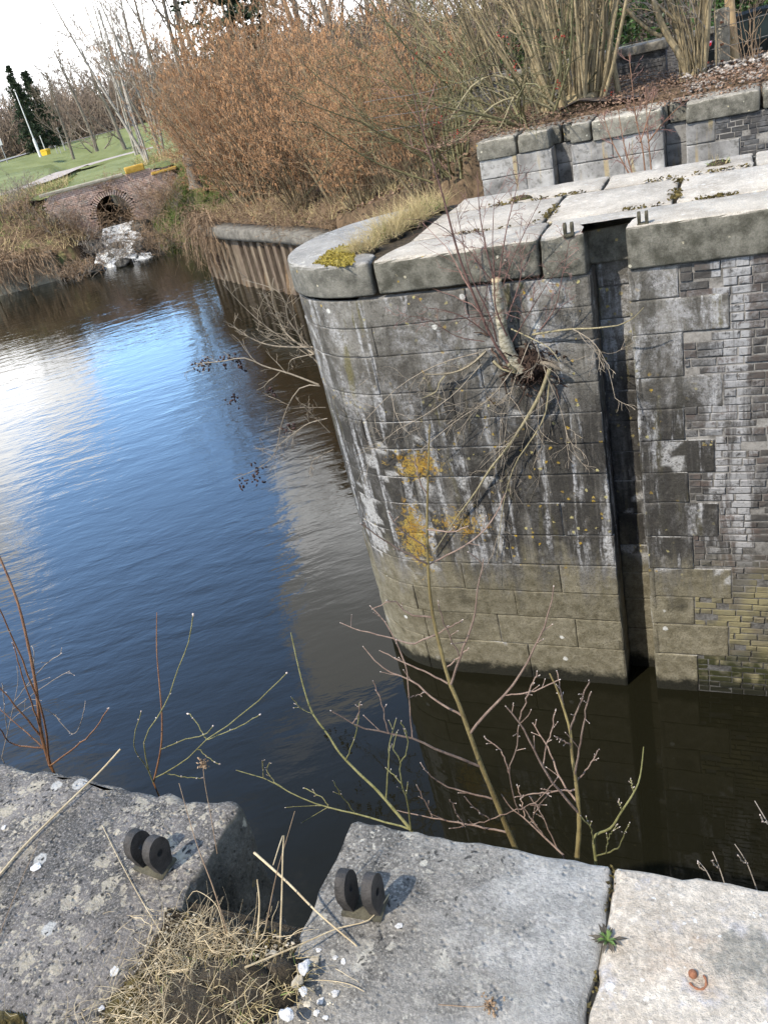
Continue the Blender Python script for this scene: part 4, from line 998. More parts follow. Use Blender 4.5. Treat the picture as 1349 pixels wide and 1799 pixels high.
rs = np.random.RandomState(433); N_ = 260; f_ = rs.uniform(0, 1, N_); bx = np.column_stack([-20.5 + 2.1 * f_, 29.2 - 1.65 * f_, rs.uniform(-2.75, -2.2, N_)]) + rs.normal(0, .1, (N_, 3)); A = grow(rs, bx, np.column_stack([rs.normal(.25, .4, N_), rs.normal(-.75, .4, N_), rs.normal(.25, .3, N_)]), rs.uniform(.7, 2.4, N_), 8, .2, -.42)
A[:, :, 2] = np.maximum(A[:, :, 2], ZW + .03); mb = MB(); mb.tubes(A, np.outer(rs.uniform(.006, .014, N_), np.linspace(1, .5, 8)), 3, tone_r(rs, N_, .5, 1.2)); B, RB = kids(rs, A, A[:, :, 0] * 0 + .007, 4, .2, 1, (25, 65), (.15, .35), 4, .2, -.1, .7, .5, .005); mb.tubes(B, RB, 3, tone_r(rs, len(B), .5, 1.2)); mb.build('stems', M['bramble'], t_, smooth=False)
for q_, (xa, ya, xb, yb, lab) in enumerate(((-39.5, 27.4, -36.4, 29.7, 'dry bramble spilling over the left part of the pale bank wall'), (-34.8, 30.9, -32.2, 32.8, 'dry bramble spilling over the right end of the pale bank wall'))):
    t_ = thing('bramble', (xa, ya, -3.4), lab, 'bramble', 'brambles on the bank wall'); rs = np.random.RandomState(480 + q_); N_ = 240; f_ = rs.uniform(0, 1, N_); bx = np.column_stack([xa + (xb - xa) * f_, ya + (yb - ya) * f_, rs.uniform(-3.5, -3.1, N_)]) + rs.normal(0, .15, (N_, 3)) * [1, 1, .4]
    A = grow(rs, bx, np.column_stack([rs.normal(.5, .5, N_), rs.normal(-.7, .5, N_), rs.normal(.7, .4, N_)]), rs.uniform(.9, 2.4, N_), 8, .2, -.34); A[:, :, 2] = np.maximum(A[:, :, 2], ZW + .03); mb = MB(); mb.tubes(A, np.outer(rs.uniform(.008, .018, N_), np.linspace(1, .5, 8)), 3, tone_r(rs, N_, .5, 1.3)); B, RB = kids(rs, A, A[:, :, 0] * 0 + .009, 5, .2, 1, (25, 65), (.2, .4), 4, .2, -.1, .7, .5, .007); mb.tubes(B, RB, 3, tone_r(rs, len(B), .5, 1.3)); mb.build('stems', M['bramble'], t_, smooth=False)
SC = [((25, 445, 50), 2.0, 30, 'brown scrub at the left edge of the photo above the pale bank wall'), ((75, 440, 49), 1.8, 30, 'brown scrub above the middle of the pale bank wall'), ((120, 430, 48), 1.8, 30, 'brown scrub left of the waterfall'),
      ((135, 480, 44.2), 1.3, 46, 'pale dry scrub hanging over the water left of the waterfall'), ((168, 380, 45.5), 2.1, 40, 'bare scrub against the left side of the arch'), ((262, 392, 45), 2.2, 40, 'pale scrub leaning from the right side of the arch'),
      ((300, 385, 48), 2.3, 30, 'olive scrub on the green bank right of the arch'), ((325, 370, 45), 2.0, 30, 'scrub at the foot of the old pollard'), ((60, 395, 53), 1.7, 26, 'scrub beside the gravel path'), ((215, 350, 46), 1.5, 22, 'bare bush growing on the bridge wall')]
for i, (pp, H, ns_, lab) in enumerate(SC):
    g = on_ground(*pp)
    shrub('scrub', (g[0], g[1], max(g[2], ZW + .2)), lab, 'scrub', 'bare scrub round the culvert', 430 + i, H, ns_, 'grey_twig', 'bramble' if i % 2 else 'grey_twig', 1.0, 6, 4, .014, -.05, .007, .9, .18, up2=-.02, ns=3)

# ------------------------------------------------------------------ sheet piling with concrete capping beam
def piling():
    path = [(-23.2, 33.4), (-20.15, 28.85), (-17.0, 26.45), (-12.5, 23.45), (-7.6, 18.85), (-4.1, 14.7)]
    t_ = thing('sheet_pile_wall', (-17, 26.4, ZW), 'rusty corrugated sheet piling below a concrete beam, left of the pier nose', 'retaining wall')
    pts = []; acc = 0
    prof = [(0, 0), (.12, 0), (.2, -.22), (.38, -.22), (.46, 0), (.58, 0)]
    for a, b in zip(path[:-1], path[1:]):
        a = np.array(a); b = np.array(b); L = np.linalg.norm(b - a); d = (b - a) / L; nrm = np.array([d[1], -d[0]])
        if nrm @ (np.array([-14, 15]) - a) < 0: nrm = -nrm
        k = int(L / .58)
        for i in range(k):
            for (s_, o_) in prof[:-1]: pts.append(a + d * (i * .58 + s_) + nrm * o_)
    pts = np.array(pts); rs = np.random.RandomState(3)
    mb = MB(); V = np.stack([np.column_stack([pts, np.full(len(pts), z)]) for z in (-6.2, -4.9, -4.0, -3.0)], 1); mb.grid(V, np.repeat(np.where(np.arange(len(pts)) % 5 < 2, 1.25, np.where(np.arange(len(pts)) % 5 > 3, .9, .62))[:, None], 4, 1)); mb.build('pile_panel', M['sheet'], t_, smooth=False)
    mb = MB(); P3 = np.array([np.array(p, float) for p in path[1:]])
    secs = []
    fine = lerp_poly(P3, 60)
    tn = np.gradient(fine, axis=0); tn /= np.linalg.norm(tn, axis=1, keepdims=True); nn = np.stack([tn[:, 1], -tn[:, 0]], 1)
    if nn[20] @ (np.array([-14, 15]) - fine[20]) < 0: nn = -nn
    sec = [(-.45, -3.08), (.2, -3.1), (.215, -2.98), (.20, -2.74), (.16, -2.70), (-.45, -2.70), (-.45, -3.08)]
    V = np.array([[(*(fine[i] + nn[i] * (o + .012 * fbm((i * .7, o, z)))), z + .02 * fbm((i * .3, 1, o))) for o, z in sec] for i in range(60)]); mb.grid(V); mb.build('capping_beam', M['cap_concrete'], t_)
piling()
# pale concrete bank wall at the left
def bank_wall():
    t_ = thing('bank_wall', (-36, 29.6, ZW), 'pale concrete bank wall with a low coping at the water, left edge of the photo', 'retaining wall')
    a = np.array([-47.5, 21.4]); b = np.array([-31.9, 33.0]); d = (b - a); L = np.linalg.norm(d); d /= L; nrm = np.array([d[1], -d[0]])
    mb = MB(); ct = MB(); k = 12
    for i in range(k):
        p0 = a + d * (L * i / k + .02); p1 = a + d * (L * (i + 1) / k - .02); q = [p0, p1, p1 - nrm * .5, p0 - nrm * .5]
        slab(mb, [tuple(x) for x in q], -3.62, -6.0, .03, .02, 80 + i, .9 + .05 * (i % 4), .4)
        q = [p0 + nrm * .06, p1 + nrm * .06, p1 - nrm * .55, p0 - nrm * .55]; slab(ct, [tuple(x) for x in q], -3.45, -3.615, .03, .02, 90 + i, .95 + .04 * (i % 3), .4)
    mb.build('wall_panel', M['concrete'], t_); ct.build('coping', M['concrete'], t_)
bank_wall()
# ------------------------------------------------------------------ culvert bridge, waterfall
def culvert():
    P0 = np.array([-30.9, 37.4]); ax = np.array([-.637, .77]); sx = np.array([.77, .637]); z0 = -3.5
    t_ = thing('culvert_bridge', (P0[0], P0[1], z0), 'old brick culvert bridge with a round arch and orange-lichened capstone, above the small waterfall', 'bridge')
    W = lambda s_, d, z: np.array([*(P0 + sx * s_ + ax * d), z])
    R0 = .90; zc = z0 + .72; top = z0 + 2.35
    rng = random.Random(8)
    def inside(s_, z): return (abs(s_) < R0 and z < zc) or (s_ * s_ + (z - zc) ** 2 < R0 * R0)
    mb = MB(); h = .085; L = .23; z = z0 - 2.2; r = 0
    while z < top - .02:
        s_ = -3.3 + (r % 2) * L / 2
        while s_ < 4.6:
            c_ = (s_ + L / 2, z + h / 2)
            zmax = top - max(0, abs(c_[0]) - 2.6) * .45
            rr = math.hypot(c_[0], c_[1] - zc)
            if not inside(*c_) and not (c_[1] >= zc and rr < R0 + .26) and not (c_[1] < z0 and abs(c_[0]) < 1.3) and c_[1] < zmax:
                d = rng.uniform(-.015, .012); v = [W(s_ + .006, d, z + .006), W(s_ + L - .006, d, z + .006), W(s_ + L - .006, d, z + h - .004), W(s_ + .006, d, z + h - .004)]
                b_ = [W(s_ + .006, .09, z + .006), W(s_ + L - .006, .09, z + .006), W(s_ + L - .006, .09, z + h - .004), W(s_ + .006, .09, z + h - .004)]
                mb.add(v + b_, [[0, 1, 2, 3], [0, 4, 5, 1], [1, 5, 6, 2], [2, 6, 7, 3], [3, 7, 4, 0]], None, rng.uniform(.7, 1.25))
            s_ += L
        z += h; r += 1
    mb.build('brick_wall', M['brick_bridge'], t_, smooth=False)
    mb = MB(); n_ = 26
    for i in range(n_):
        a0 = math.pi * i / n_ + .02; a1 = math.pi * (i + 1) / n_ - .02
        f = lambda a, r_, d: W(r_ * math.cos(a), d, zc + r_ * math.sin(a))
        mb.add([f(a0, R0, -.03), f(a1, R0, -.03), f(a1, R0 + .25, -.03), f(a0, R0 + .25, -.03), f(a0, R0, .2), f(a1, R0, .2), f(a1, R0 + .25, .2), f(a0, R0 + .25, .2)], [[0, 3, 2, 1], [0, 1, 5, 4], [2, 3, 7, 6], [1, 2, 6, 5], [3, 0, 4, 7]], None, rng.uniform(.65, 1.1))
    mb.build('arch_ring', M['brick_bridge'], t_, smooth=False)
    mb = MB(); prof = [(-R0, z0 - 1.2)] + [(-R0, z0)] + [(R0 * math.cos(a), zc + R0 * math.sin(a)) for a in np.linspace(math.pi, 0, 20)] + [(R0, z0), (R0, z0 - 1.2)]
    mb.grid(np.array([[W(s_ * (1 - .006 * d) + .06 * max(0, d - .3), d, z if z <= z0 else z0 + (z - z0) * (1 - .024 * d)) for s_, z in prof] for d in (.04, .3, 1.5, 4, 9, 18.2)])); mb.build('barrel', M['brick_bridge'], t_)
    mb = MB()
    for (s0, s1) in ((-3.3, -R0 - .26), (R0 + .26, 4.6)):
        for (z_a, z_b) in ((z0 - 2, top - .9),):
            v = [W(s_, d, z) for d in (.06, 3.2) for s_ in (s0, s1) for z in (z_a, z_b)]; mb.add(v, [[0, 2, 3, 1], [4, 5, 7, 6], [0, 1, 5, 4], [2, 6, 7, 3], [1, 3, 7, 5], [0, 4, 6, 2]])
    v = [W(s_, d, z) for d in (.062, 3.2) for s_ in (-3.1, 3.6) for z in (zc + R0 + .03, top - .12)]; mb.add(v, [[0, 2, 3, 1], [4, 5, 7, 6], [0, 1, 5, 4], [2, 6, 7, 3], [1, 3, 7, 5], [0, 4, 6, 2]])
    mb.build('core', M['mortar'], t_)
    mb = MB(); sx_ = -4.2
    slab(mb, [tuple(W(a, b, 0)[:2]) for a, b in ((-3.3, -.10), (1.1, -.10), (1.1, .42), (-3.3, .42))], top + .12, top - .02, .02, .02, 5, 1.0, .2); mb.build('parapet_coping', M['concrete'], t_)
    mb = MB(); slab(mb, [tuple(W(a, b, 0)[:2]) for a, b in ((1.25, -.12), (2.3, -.12), (2.3, .45), (1.25, .45))], top + .34, top + .03, .03, .03, 6, 1.0, .15); slab(mb, [tuple(W(a, b, 0)[:2]) for a, b in ((2.5, -.12), (3.9, -.12), (3.9, .42), (2.5, .42))], top - .18, top - .32, .03, .03, 7, .9, .2); o = mb.build('capstone', M['orange_stone'], t_); o['label'] = 'orange lichen-covered capstones'
    nn = 22; V = np.array([[W(s_, d, top + .02 + .10 * fbm((s_ * .8, d * .8, 3)) - (.12 if d < .5 else 0) - (.5 if abs(s_) > 4.2 else 0)) for s_ in np.linspace(-4.8, 5.2, nn)] for d in np.linspace(.40, 18.8, nn)]); mb = MB(); mb.grid(V, 1.0); mb.build('deck', M['ground'], t_)
    # water through the arch and down the fall
    mb = MB(); mb.grid(np.array([[W(s_, d, z0 + .12) for d in (-.1, 3, 12, 60)] for s_ in (-2.2 * 2, 0, 2.2 * 2)]) if False else np.array([[W(s_ * (1.04 if d < 18.3 else 3.0) + .06 * min(18, max(0, d - .3)), d, z0 + .12) for d in (-.1, 9, 18.2, 18.4, 30, 66)] for s_ in (-1, 0, 1)]))
    tag(mb.build('stream', water_mat('stream_water', 0.12), smooth=True), kind='structure')
    nu, nv = 26, 22; V = np.zeros((nu, nv, 3)); rs = np.random.RandomState(4)
    for i in range(nu):
        for j in range(nv):
            t = i / (nu - 1); s_ = (j / (nv - 1) * 2 - 1)
            wd = .85 + .75 * t; drop = z0 + .13 - 1.55 * (.45 * min(1, t * 3) + .1 * t + .45 * max(0, min(1, (t - .55) * 3)))
            V[i, j] = W(s_ * wd - .5 * t, -.1 - 3.9 * t, max(drop, ZW - .05) + .16 * fbm((s_ * 2.3, t * 6, 2)) * (1 if t > .06 else 0))
    mb = MB(); mb.grid(V); tag(mb.build('waterfall', M['foam']), kind='structure')
    lab = ['large dark boulder at the right foot of the waterfall', 'flat dark boulder in the middle of the waterfall', 'small dark boulder at the left foot of the waterfall', 'dark boulder under the arch sill', 'dark boulder on the left bank of the waterfall', 'rounded dark boulder at the lowest white water']
    for k, (s_, d, z, r_) in enumerate(((.75, -2.6, -4.45, (.6, .5, .34)), (-.55, -2.1, -4.2, (.5, .42, .25)), (-1.9, -3.5, -4.75, (.5, .45, .3)), (1.05, -.5, -3.75, (.5, .5, .4)), (-1.6, -1.6, -4.0, (.55, .6, .34)), (-.4, -3.9, -4.8, (.55, .4, .25)))):
        c_ = W(s_, d, z); mb = MB(); mb.blob((0, 0, 0), r_, 30 + k, .5, 1.6, 3); o = mb.build('boulder', M['boulder']); o.location = c_; o.rotation_euler = (0, 0, k); tag(o, lab[k], 'boulder', 'wet boulders of the waterfall')
culvert()
for k, (s_, d, z, H, lab) in enumerate(((-1.75, -.5, -3.7, 2.3, 'brown bramble covering the brickwork left of the arch'), (1.75, -.45, -3.7, 2.5, 'pale brown bramble covering the brickwork right of the arch'), (.15, .35, -1.5, 1.0, 'brown bramble tumbling from the parapet over the arch'), (3.0, -.3, -2.6, 1.7, 'bramble at the right end of the culvert bridge'), (-3.1, -.4, -2.9, 1.8, 'bramble at the left end of the culvert bridge'))):
    b_ = np.array([-30.9, 37.4]) + np.array([.77, .637]) * s_ + np.array([-.637, .77]) * d
    shrub('bramble', (b_[0], b_[1], z), lab, 'bramble', 'brambles on the culvert', 450 + k, H, 60, 'bramble', 'bramble', 1.2, 6, 3, .011, -.09, .006, .9, .2, up2=-.05, ns=3)

# ------------------------------------------------------------------ meadow path, lane, posts
def ribbon(name, pts, wdt, mat, dz):
    q = lerp_poly(pts, 80); tn = np.gradient(q, axis=0); tn /= np.linalg.norm(tn, axis=1, keepdims=True); nn = np.stack([-tn[:, 1], tn[:, 0]], 1)
    cols = [q + nn * wdt * s_ for s_ in (-.5, -.25, 0, .25, .5)]
    zs_ = np.max([terrain(c[:, 0], c[:, 1])[0] for c in cols], axis=0)
    if name == 'path': zs_ = np.maximum(zs_, -1.08)
    V = np.stack([np.column_stack([c, zs_ + dz]) for c in cols], 1); mb = MB(); mb.grid(V, flip=True); return tag(mb.build(name, M[mat]), kind='structure')
pp = [UZ(a, b, -1.08)[:2] for a, b in ((-70, 368), (0, 346), (60, 328), (130, 301), (200, 280), (270, 262))]
ribbon('path', pp, 2.6, 'path', .13)
ribbon('road', [UD(-120, 300, 118)[:2], UD(0, 277, 124)[:2], UD(60, 267, 130)[:2], UD(140, 252, 135)[:2], UD(260, 220, 140)[:2]], 4.5, 'road', .06)
def pole(px, py, d, H, r, label, name='lamp_post', mat='white_paint', sleeve=0, arm=0):
    g = on_ground(px, py, d, 0); t_ = thing(name, g, label, 'pole'); x, y, z = g
    mb = MB(); mb.tubes(np.array([[x, y, z + k * H / 6] for k in range(7)]), np.linspace(r, r * .65, 7), 8, cap=True); mb.build('shaft', M[mat], t_)
    if sleeve: mb = MB(); mb.tubes(np.array([[x, y, z], [x, y, z + sleeve * .9], [x, y, z + sleeve]]), np.array([r * 2, r * 2, r * 1.3]), 8); mb.build('sleeve', M['white_paint'], t_)
    mb = MB(); mb.blob((x, y, z + H), (r * 1.6, r * 1.6, r * 1.2), 1, .05, 1, 2); mb.build('finial', M['grey_metal'], t_)
    return t_
pole(69, 268, 105, 6.6, .075, 'tall white pole with a thick white foot at the meadow edge before the spruces', sleeve=1.9)
pole(112, 255, 112, 3.4, .08, 'shorter bare grey pole right of the spruces', mat='grey_metal')
pole(78, 258, 108, 1.9, .06, 'short white marker post beside the yellow grit bin', 'marker_post')
for k, px in enumerate((98, 104)): pole(px, 259, 111, .9, .05, ('left', 'right')[k] + ' one of the two low grey bollards at the meadow edge', 'bollard', 'grey_metal')
def post_board(px, py, d, H, bw, bh, label):
    g = on_ground(px, py, d, 0); x, y, z = g; t_ = thing('sign', g, label, 'sign'); mb = MB(); mb.tubes(np.array([[x, y, z], [x, y, z + H]]), np.array([.05, .05]), 6); mb.build('post', M['grey_metal'], t_)
    a = math.atan2(x, y); Rm = [[math.cos(-a), -math.sin(-a), 0], [math.sin(-a), math.cos(-a), 0], [0, 0, 1]]
    mb = MB(); mb.box((-bw, -.08, -bh), (bw, -.055, bh), rot=Rm, c=(x, y, z + H)); mb.build('board', M['white_paint'], t_, smooth=False)
post_board(208, 265, 62, 1.65, .17, .2, 'small blank white board on a post among the birch stems')
post_board(12, 280, 112, 2.4, .25, .5, 'narrow white board on a post at the left edge of the meadow')
post_board(327, 262, 55, .55, .14, .1, 'small white board low between the pollard and the hazel thicket')
g = on_ground(79, 263, 106, 0); t_ = thing('grit_bin', g, 'small yellow grit bin at the foot of the spruces', 'bin')
mb = MB(); mb.prism([(-.55, 0), (.55, 0), (.7, .75), (-.7, .75)], -.45, .45, 1); o = mb.build('tub', M['yellow_paint'], None, False); o.parent = t_; t_.scale = (.68, .68, .6)
mb = MB(); mb.prism([(-.76, .76), (.76, .76), (.7, .92), (-.3, 1.05), (-.7, .92)], -.5, .5, 1); o = mb.build('lid', M['yellow_paint'], None, False); o.parent = t_

# ------------------------------------------------------------------ trees
def bare_tree(name, loc, label, cat, group, seed, H, r, stems=1, lean=(0, 0), spread=.12, k1=12, k2=6, k3=4, mat_b='far_bark', mat_t='far_twig', tw=.02, t0=.3, ang=(25, 55), lf=(.28, .5), up=.05):
    rs = np.random.RandomState(seed); t_ = thing(name, (0, 0, 0), label, cat, group)
    P0 = rs.normal(0, .12 * (stems > 1), (stems, 3)) * [1, 1, 0]; D = np.column_stack([lean[0] + rs.normal(0, spread, stems), lean[1] + rs.normal(0, spread, stems), np.ones(stems)])
    A = grow(rs, P0 - [0, 0, .3], D, H * rs.uniform(.8, 1.05, stems), 10, .035, .01); RA = np.outer(r * rs.uniform(.7, 1.1, stems), np.linspace(1, .14, 10))
    B, RB = kids(rs, A, RA, k1, t0, 1., ang, lf, 7, .10, up, .42, .25, tw * .9)
    Cc, RC = kids(rs, B, RB, k2, .15, 1., (25, 55), (.3, .55), 5, .14, .02, .5, .35, tw * .6)
    mb = MB(); mb.tubes(A, RA, 7); mb.tubes(B, RB, 4); mb.build('trunk', M[mat_b], t_)
    mb = MB(); mb.tubes(Cc, RC, 3, tone_r(rs, len(Cc)))
    if k3:
        Dd, RD = kids(rs, Cc, RC, k3, .15, 1., (25, 60), (.35, .65), 4, .18, 0, .6, .5, tw * .45); mb.tubes(Dd, RD, 3, tone_r(rs, len(Dd)))
    mb.build('crown', M[mat_t], t_, smooth=False)
    t_.location = [float(q) for q in loc]; return t_
# birches leaning over the culvert
bare_tree('birch_tree', on_ground(258, 280, 53), 'leaning pale-stemmed birch behind the culvert bridge, biggest of the light tree group', 'tree', None, 501, 12.5, .10, 4, (-.20, .1), .13, 11, 6, 4, 'birch_far', 'far_twig', .014, .25)
bare_tree('birch_tree', on_ground(285, 270, 57), 'slim upright birch just right of the leaning one', 'tree', None, 502, 12, .09, 3, (-.03, .05), .1, 10, 6, 3, 'birch_far', 'far_twig', .013, .25)
bare_tree('birch_tree', on_ground(240, 272, 66), 'thin birch standing left behind the leaning one', 'tree', None, 503, 13, .10, 2, (-.08, 0), .1, 12, 6, 4, 'birch_far', 'far_twig', .014, .25)
# pollard
def pollard():
    g = on_ground(338, 322, 47); t_ = thing('pollard_tree', g, 'stout furrowed pollard trunk with thin upright shoots, left of the hazel thicket', 'tree'); x, y, z = g
    rs = np.random.RandomState(6); a = np.array([UD(345, 330, 47), UD(338, 300, 47), UD(330, 268, 47)]); A = lerp_poly(a, 10); mb = MB(); mb.tubes(A, np.array([.42, .33, .30, .29, .31, .29, .33, .36, .30, .15]), 12); mb.build('trunk', M['far_bark'], t_)
    th = rs.uniform(0, 6.28, 26); S_ = grow(rs, A[-2] + rs.normal(0, .22, (26, 3)), np.column_stack([np.cos(th) * .35, np.sin(th) * .35, np.ones(26)]), rs.uniform(2, 5.5, 26), 7, .06, .02); RS = np.outer(rs.uniform(.02, .045, 26), np.linspace(1, .25, 7)); B, RB = kids(rs, S_, RS, 6, .2, 1, (20, 50), (.2, .5), 5, .15, .02, .4, .4, .008)
    mb = MB(); mb.tubes(S_, RS, 4); mb.tubes(B, RB, 3); mb.build('shoots', M['hazel_twig'], t_, smooth=False)
pollard()
# spruces
def spruce(loc, label, seed, H, w_):
    rs = np.random.RandomState(seed); t_ = thing('spruce_tree', (0, 0, 0), label, 'tree', 'spruces')
    mb = MB(); mb.tubes(np.array([[0, 0, k * H / 8] for k in range(9)]), np.linspace(.22, .03, 9), 7); mb.build('trunk', M['far_bark'], t_)
    n_ = 190; hh = rs.uniform(.05, .98, n_) ** 1.1; th = rs.uniform(0, 6.28, n_); L = w_ * (1.04 - hh) * rs.uniform(.35, 1.25, n_) + .2
    P0 = np.column_stack([np.zeros(n_), np.zeros(n_), hh * H]); A = grow(rs, P0, np.column_stack([np.cos(th), np.sin(th), rs.uniform(-.2, .25, n_)]), L, 6, .1, -.06)
    t2 = rs.uniform(.15, 1, (n_, 34)); pts = np.concatenate([at_t(A, t2[:, k]) + rs.normal(0, .10, (n_, 3)) for k in range(34)])
    mb = MB(); mb.tubes(A, np.outer(np.full(n_, .03), np.linspace(1, .3, 6)), 3); leaves(rs, mb, pts, .30, (.5, 1.5), .2, .5); mb.build('crown', M['needle'], t_, smooth=False)
    t_.location = [float(q) for q in loc]; return t_
spruce(on_ground(70, 262, 122), 'dark spruce with a ragged top behind the tall white pole', 520, 10.0, 2.6)
spruce(on_ground(92, 256, 126), 'second dark spruce, broader and just right of the first', 521, 9.2, 3.0)
spruce(on_ground(452, 200, 46), 'dark green spruce whose branches show above the hazel thicket at the top of the photo', 522, 14.5, 4.0)
# wood behind: individual bare trees in several shapes
rs0 = np.random.RandomState(11)
proto = [bare_tree('wood_tree', (0, 0, 0), 'leafless brown tree in the far wood behind the meadow', 'tree', 'trees of the far wood', 540 + k, 10.5, .2, 1 + (k == 2), (0, 0), .06, 16, 7, 5, 'far_bark', 'far_twig', .030, .08, (25, 60), (.28, .5)) for k in range(4)]
used = set(); i = 0
for px in list(np.arange(-150, 330, 15)) + list(np.arange(-140, 330, 26)):
    d = rs0.uniform(145, 178) if i < 32 else rs0.uniform(180, 205)
    g = on_ground(px + rs0.uniform(-6, 6), 262 - px * .25, d, -.3); k = i % 4; sc = rs0.uniform(.78, 1.12) * (1.0 if px < 110 else 1.1); rz = rs0.uniform(0, 6.28)
    if k not in used: used.add(k); o = proto[k]; o.location = g; o.rotation_euler = (0, 0, rz); o.scale = (sc,) * 3
    else: dup(proto[k], g, rz, sc)
    i += 1
MID = [(118, 250, 104, 11.5, 'bushy brown tree right of the spruces'), (165, 245, 100, 13, 'round-headed grey tree behind the birches'), (215, 238, 96, 13, 'grey bare tree behind the small white board'),
       (318, 262, 68, 15, 'tall bare tree rising left of the hazel thicket, cut by the photo top'), (350, 250, 62, 16, 'tall bare tree with two pale trunks behind the left of the thicket'), (395, 235, 75, 17, 'tall grey tree behind the thicket, left of the spruce branches'),
       (500, 200, 60, 13, 'tall tree behind the middle of the thicket'), (580, 190, 52, 13, 'bare tree high behind the thicket, right of the spruce'), (660, 170, 46, 12, 'bare tree behind the mossy olive shrubs'), (740, 150, 42, 12, 'dark bare tree behind the second coppice stool'),
       (285, 250, 88, 13, 'hazy bare tree seen between birch and pollard'), (262, 245, 112, 11, 'far bare tree behind the leaning birch'), (445, 225, 52, 12, 'slender pale-trunked tree showing through the top of the thicket'),
       (540, 200, 47, 14, 'bare tree crowding the skyline right of the dark spruce branches'), (620, 180, 43, 13, 'second bare tree on the skyline above the middle of the thicket'), (700, 155, 39, 12, 'bare tree on the skyline above the mossy olive shrubs')]
for k, (px, py, d, H, lab) in enumerate(MID):
    bare_tree('bare_tree', on_ground(px, py, d, -.2), lab, 'tree', None, 570 + k, H, .16 + .006 * H, 2 if k in (4, 9) else 1, (-.02, 0), .07, 15, 7, 5, 'birch_far' if k == 12 else 'far_bark', 'far_twig', .020 if d < 80 else .026, .18, (25, 58), (.26, .46))
# undergrowth of the far wood: a mass nobody could count
rs = np.random.RandomState(21); mb = MB(); N_ = 15000
az = np.radians(rs.uniform(-60, -20, N_)); d = rs.uniform(138, 200, N_); X = np.sin(az) * d; Yy = np.cos(az) * d; Zg = terrain(X, Yy)[0]
A = grow(rs, np.column_stack([X, Yy, Zg - .2]), rs.normal(0, .5, (N_, 3)) + [0, 0, 1], rs.uniform(2.5, 9, N_), 5, .2, .03); mb.tubes(A, np.outer(rs.uniform(.05, .13, N_), np.linspace(1, .4, 5)), 3, tone_r(rs, N_, .5, 1.3)); B, RB = kids(rs, A, A[:, :, 0] * 0 + .05, 2, .3, 1, (25, 60), (.25, .5), 4, .2, .02, .8, .5, .035); mb.tubes(B, RB, 3, tone_r(rs, len(B), .6, 1.3))
tag(mb.build('undergrowth', M['far_twig'], smooth=False), kind='stuff')
# dark scrub wood behind the thicket and lane
mb = MB(); N_ = 2600; X = rs.uniform(-30, 6, N_); Yy = rs.uniform(27, 44, N_) + np.clip(-8 - X, 0, 30) * .75; Zg = terrain(X, Yy)[0]
A = grow(rs, np.column_stack([X, Yy, Zg - .2]), rs.normal(0, .45, (N_, 3)) + [0, 0, 1], rs.uniform(2.0, 6.0, N_), 6, .16, .02); RA = np.outer(rs.uniform(.012, .035, N_), np.linspace(1, .3, 6)); mb.tubes(A, RA, 3, tone_r(rs, N_, .4, 1.1))
B, RB = kids(rs, A, RA, 4, .2, 1, (25, 60), (.25, .5), 4, .2, .02, .5, .4, .008); mb.tubes(B, RB, 3, tone_r(rs, len(B), .4, 1.1))
tag(mb.build('undergrowth', M['far_twig'], smooth=False), kind='stuff')
# evergreen hedge behind the lane
def hedge(loc, r_, label, seed, n_=5200):
    rs = np.random.RandomState(seed); q = rs.normal(0, 1, (n_, 3)); q /= np.linalg.norm(q, axis=1, keepdims=True); nn = np.array([1 + .35 * mnoise.noise(Vector(v * 2.2) + Vector((seed, 0, 0))) for v in q]); pts = q * (nn * rs.uniform(.75, 1.0, n_))[:, None] * np.array(r_); pts[:, 2] += r_[2] * .8
    t_ = thing('evergreen_bush', (0, 0, 0), label, 'bush', None); mb = MB(); leaves(rs, mb, pts, .15, (.35, 1.5)); mb.build('foliage', M['ivy'], t_, smooth=False)
    mb = MB(); A = grow(rs, np.zeros((9, 3)) - [0, 0, .1], rs.normal(0, .5, (9, 3)) + [0, 0, 1.2], np.full(9, r_[2] * 1.4), 6, .12); mb.tubes(A, np.outer(np.full(9, .04), np.linspace(1, .3, 6)), 4); mb.build('stems', M['far_bark'], t_); t_.location = loc
hedge((-1.9, 27.5, -.85), (2.2, 1.2, 1.7), 'glossy evergreen bush behind the brick wall, between the tree and the car', 601)
hedge((-5.0, 28.5, -.85), (2.4, 1.3, 1.5), 'dark evergreen bush in the shade behind the slim trunk', 602)
hedge((1.4, 29, -.85), (2.6, 1.2, 1.9), 'blue-green evergreen bush above the car roof', 603)

# ------------------------------------------------------------------ right back: posts, wire, brick wall, car
def fence_post():
    t_ = thing('fence_post', (-.47, 17, 0), 'square grey concrete fence post beside the peeled wooden post', 'post'); mb = MB()
    P = np.array([UY(1268, 125, 17.0)[:2]])[0]; x, y = P; slab(mb, rect(x - .125, x + .125, y - .11, y + .11), .98, -.4, .025, .012, 3, 1, .06); mb.build('shaft', M['post_concrete'], t_)
    mb = MB()
    for z in (.2, .45, .78): mb.tubes(np.array([[x - .02, y - .125, z], [x + .03, y - .125, z + .01]]), np.array([.022, .018]), 6, cap=True)
    mb.build('bolt', M['rust'], t_)
fence_post()
t_ = thing('wooden_post', UY(1290, 118, 17.4) * [1, 1, 0], 'peeled round wooden post, taller than the concrete post it stands by', 'post'); P_ = trace([(1291, 122), (1287, 80), (1283, 30), (1279, -20), (1274, -80)], 17.4, 17.4, 12); mb = MB(); mb.tubes(P_, np.linspace(.088, .075, 12) * (1 + .05 * np.sin(np.arange(12) * 2.1)), 12); mb.build('shaft', M['post_wood'], t_)
mb = MB(); mb.tubes(np.array([P_[3] + [0, -.085, 0], P_[3] + [.02, -.10, .02]]), np.array([.02, .012]), 6, cap=True); mb.build('knot', M['cut_wood'], t_)
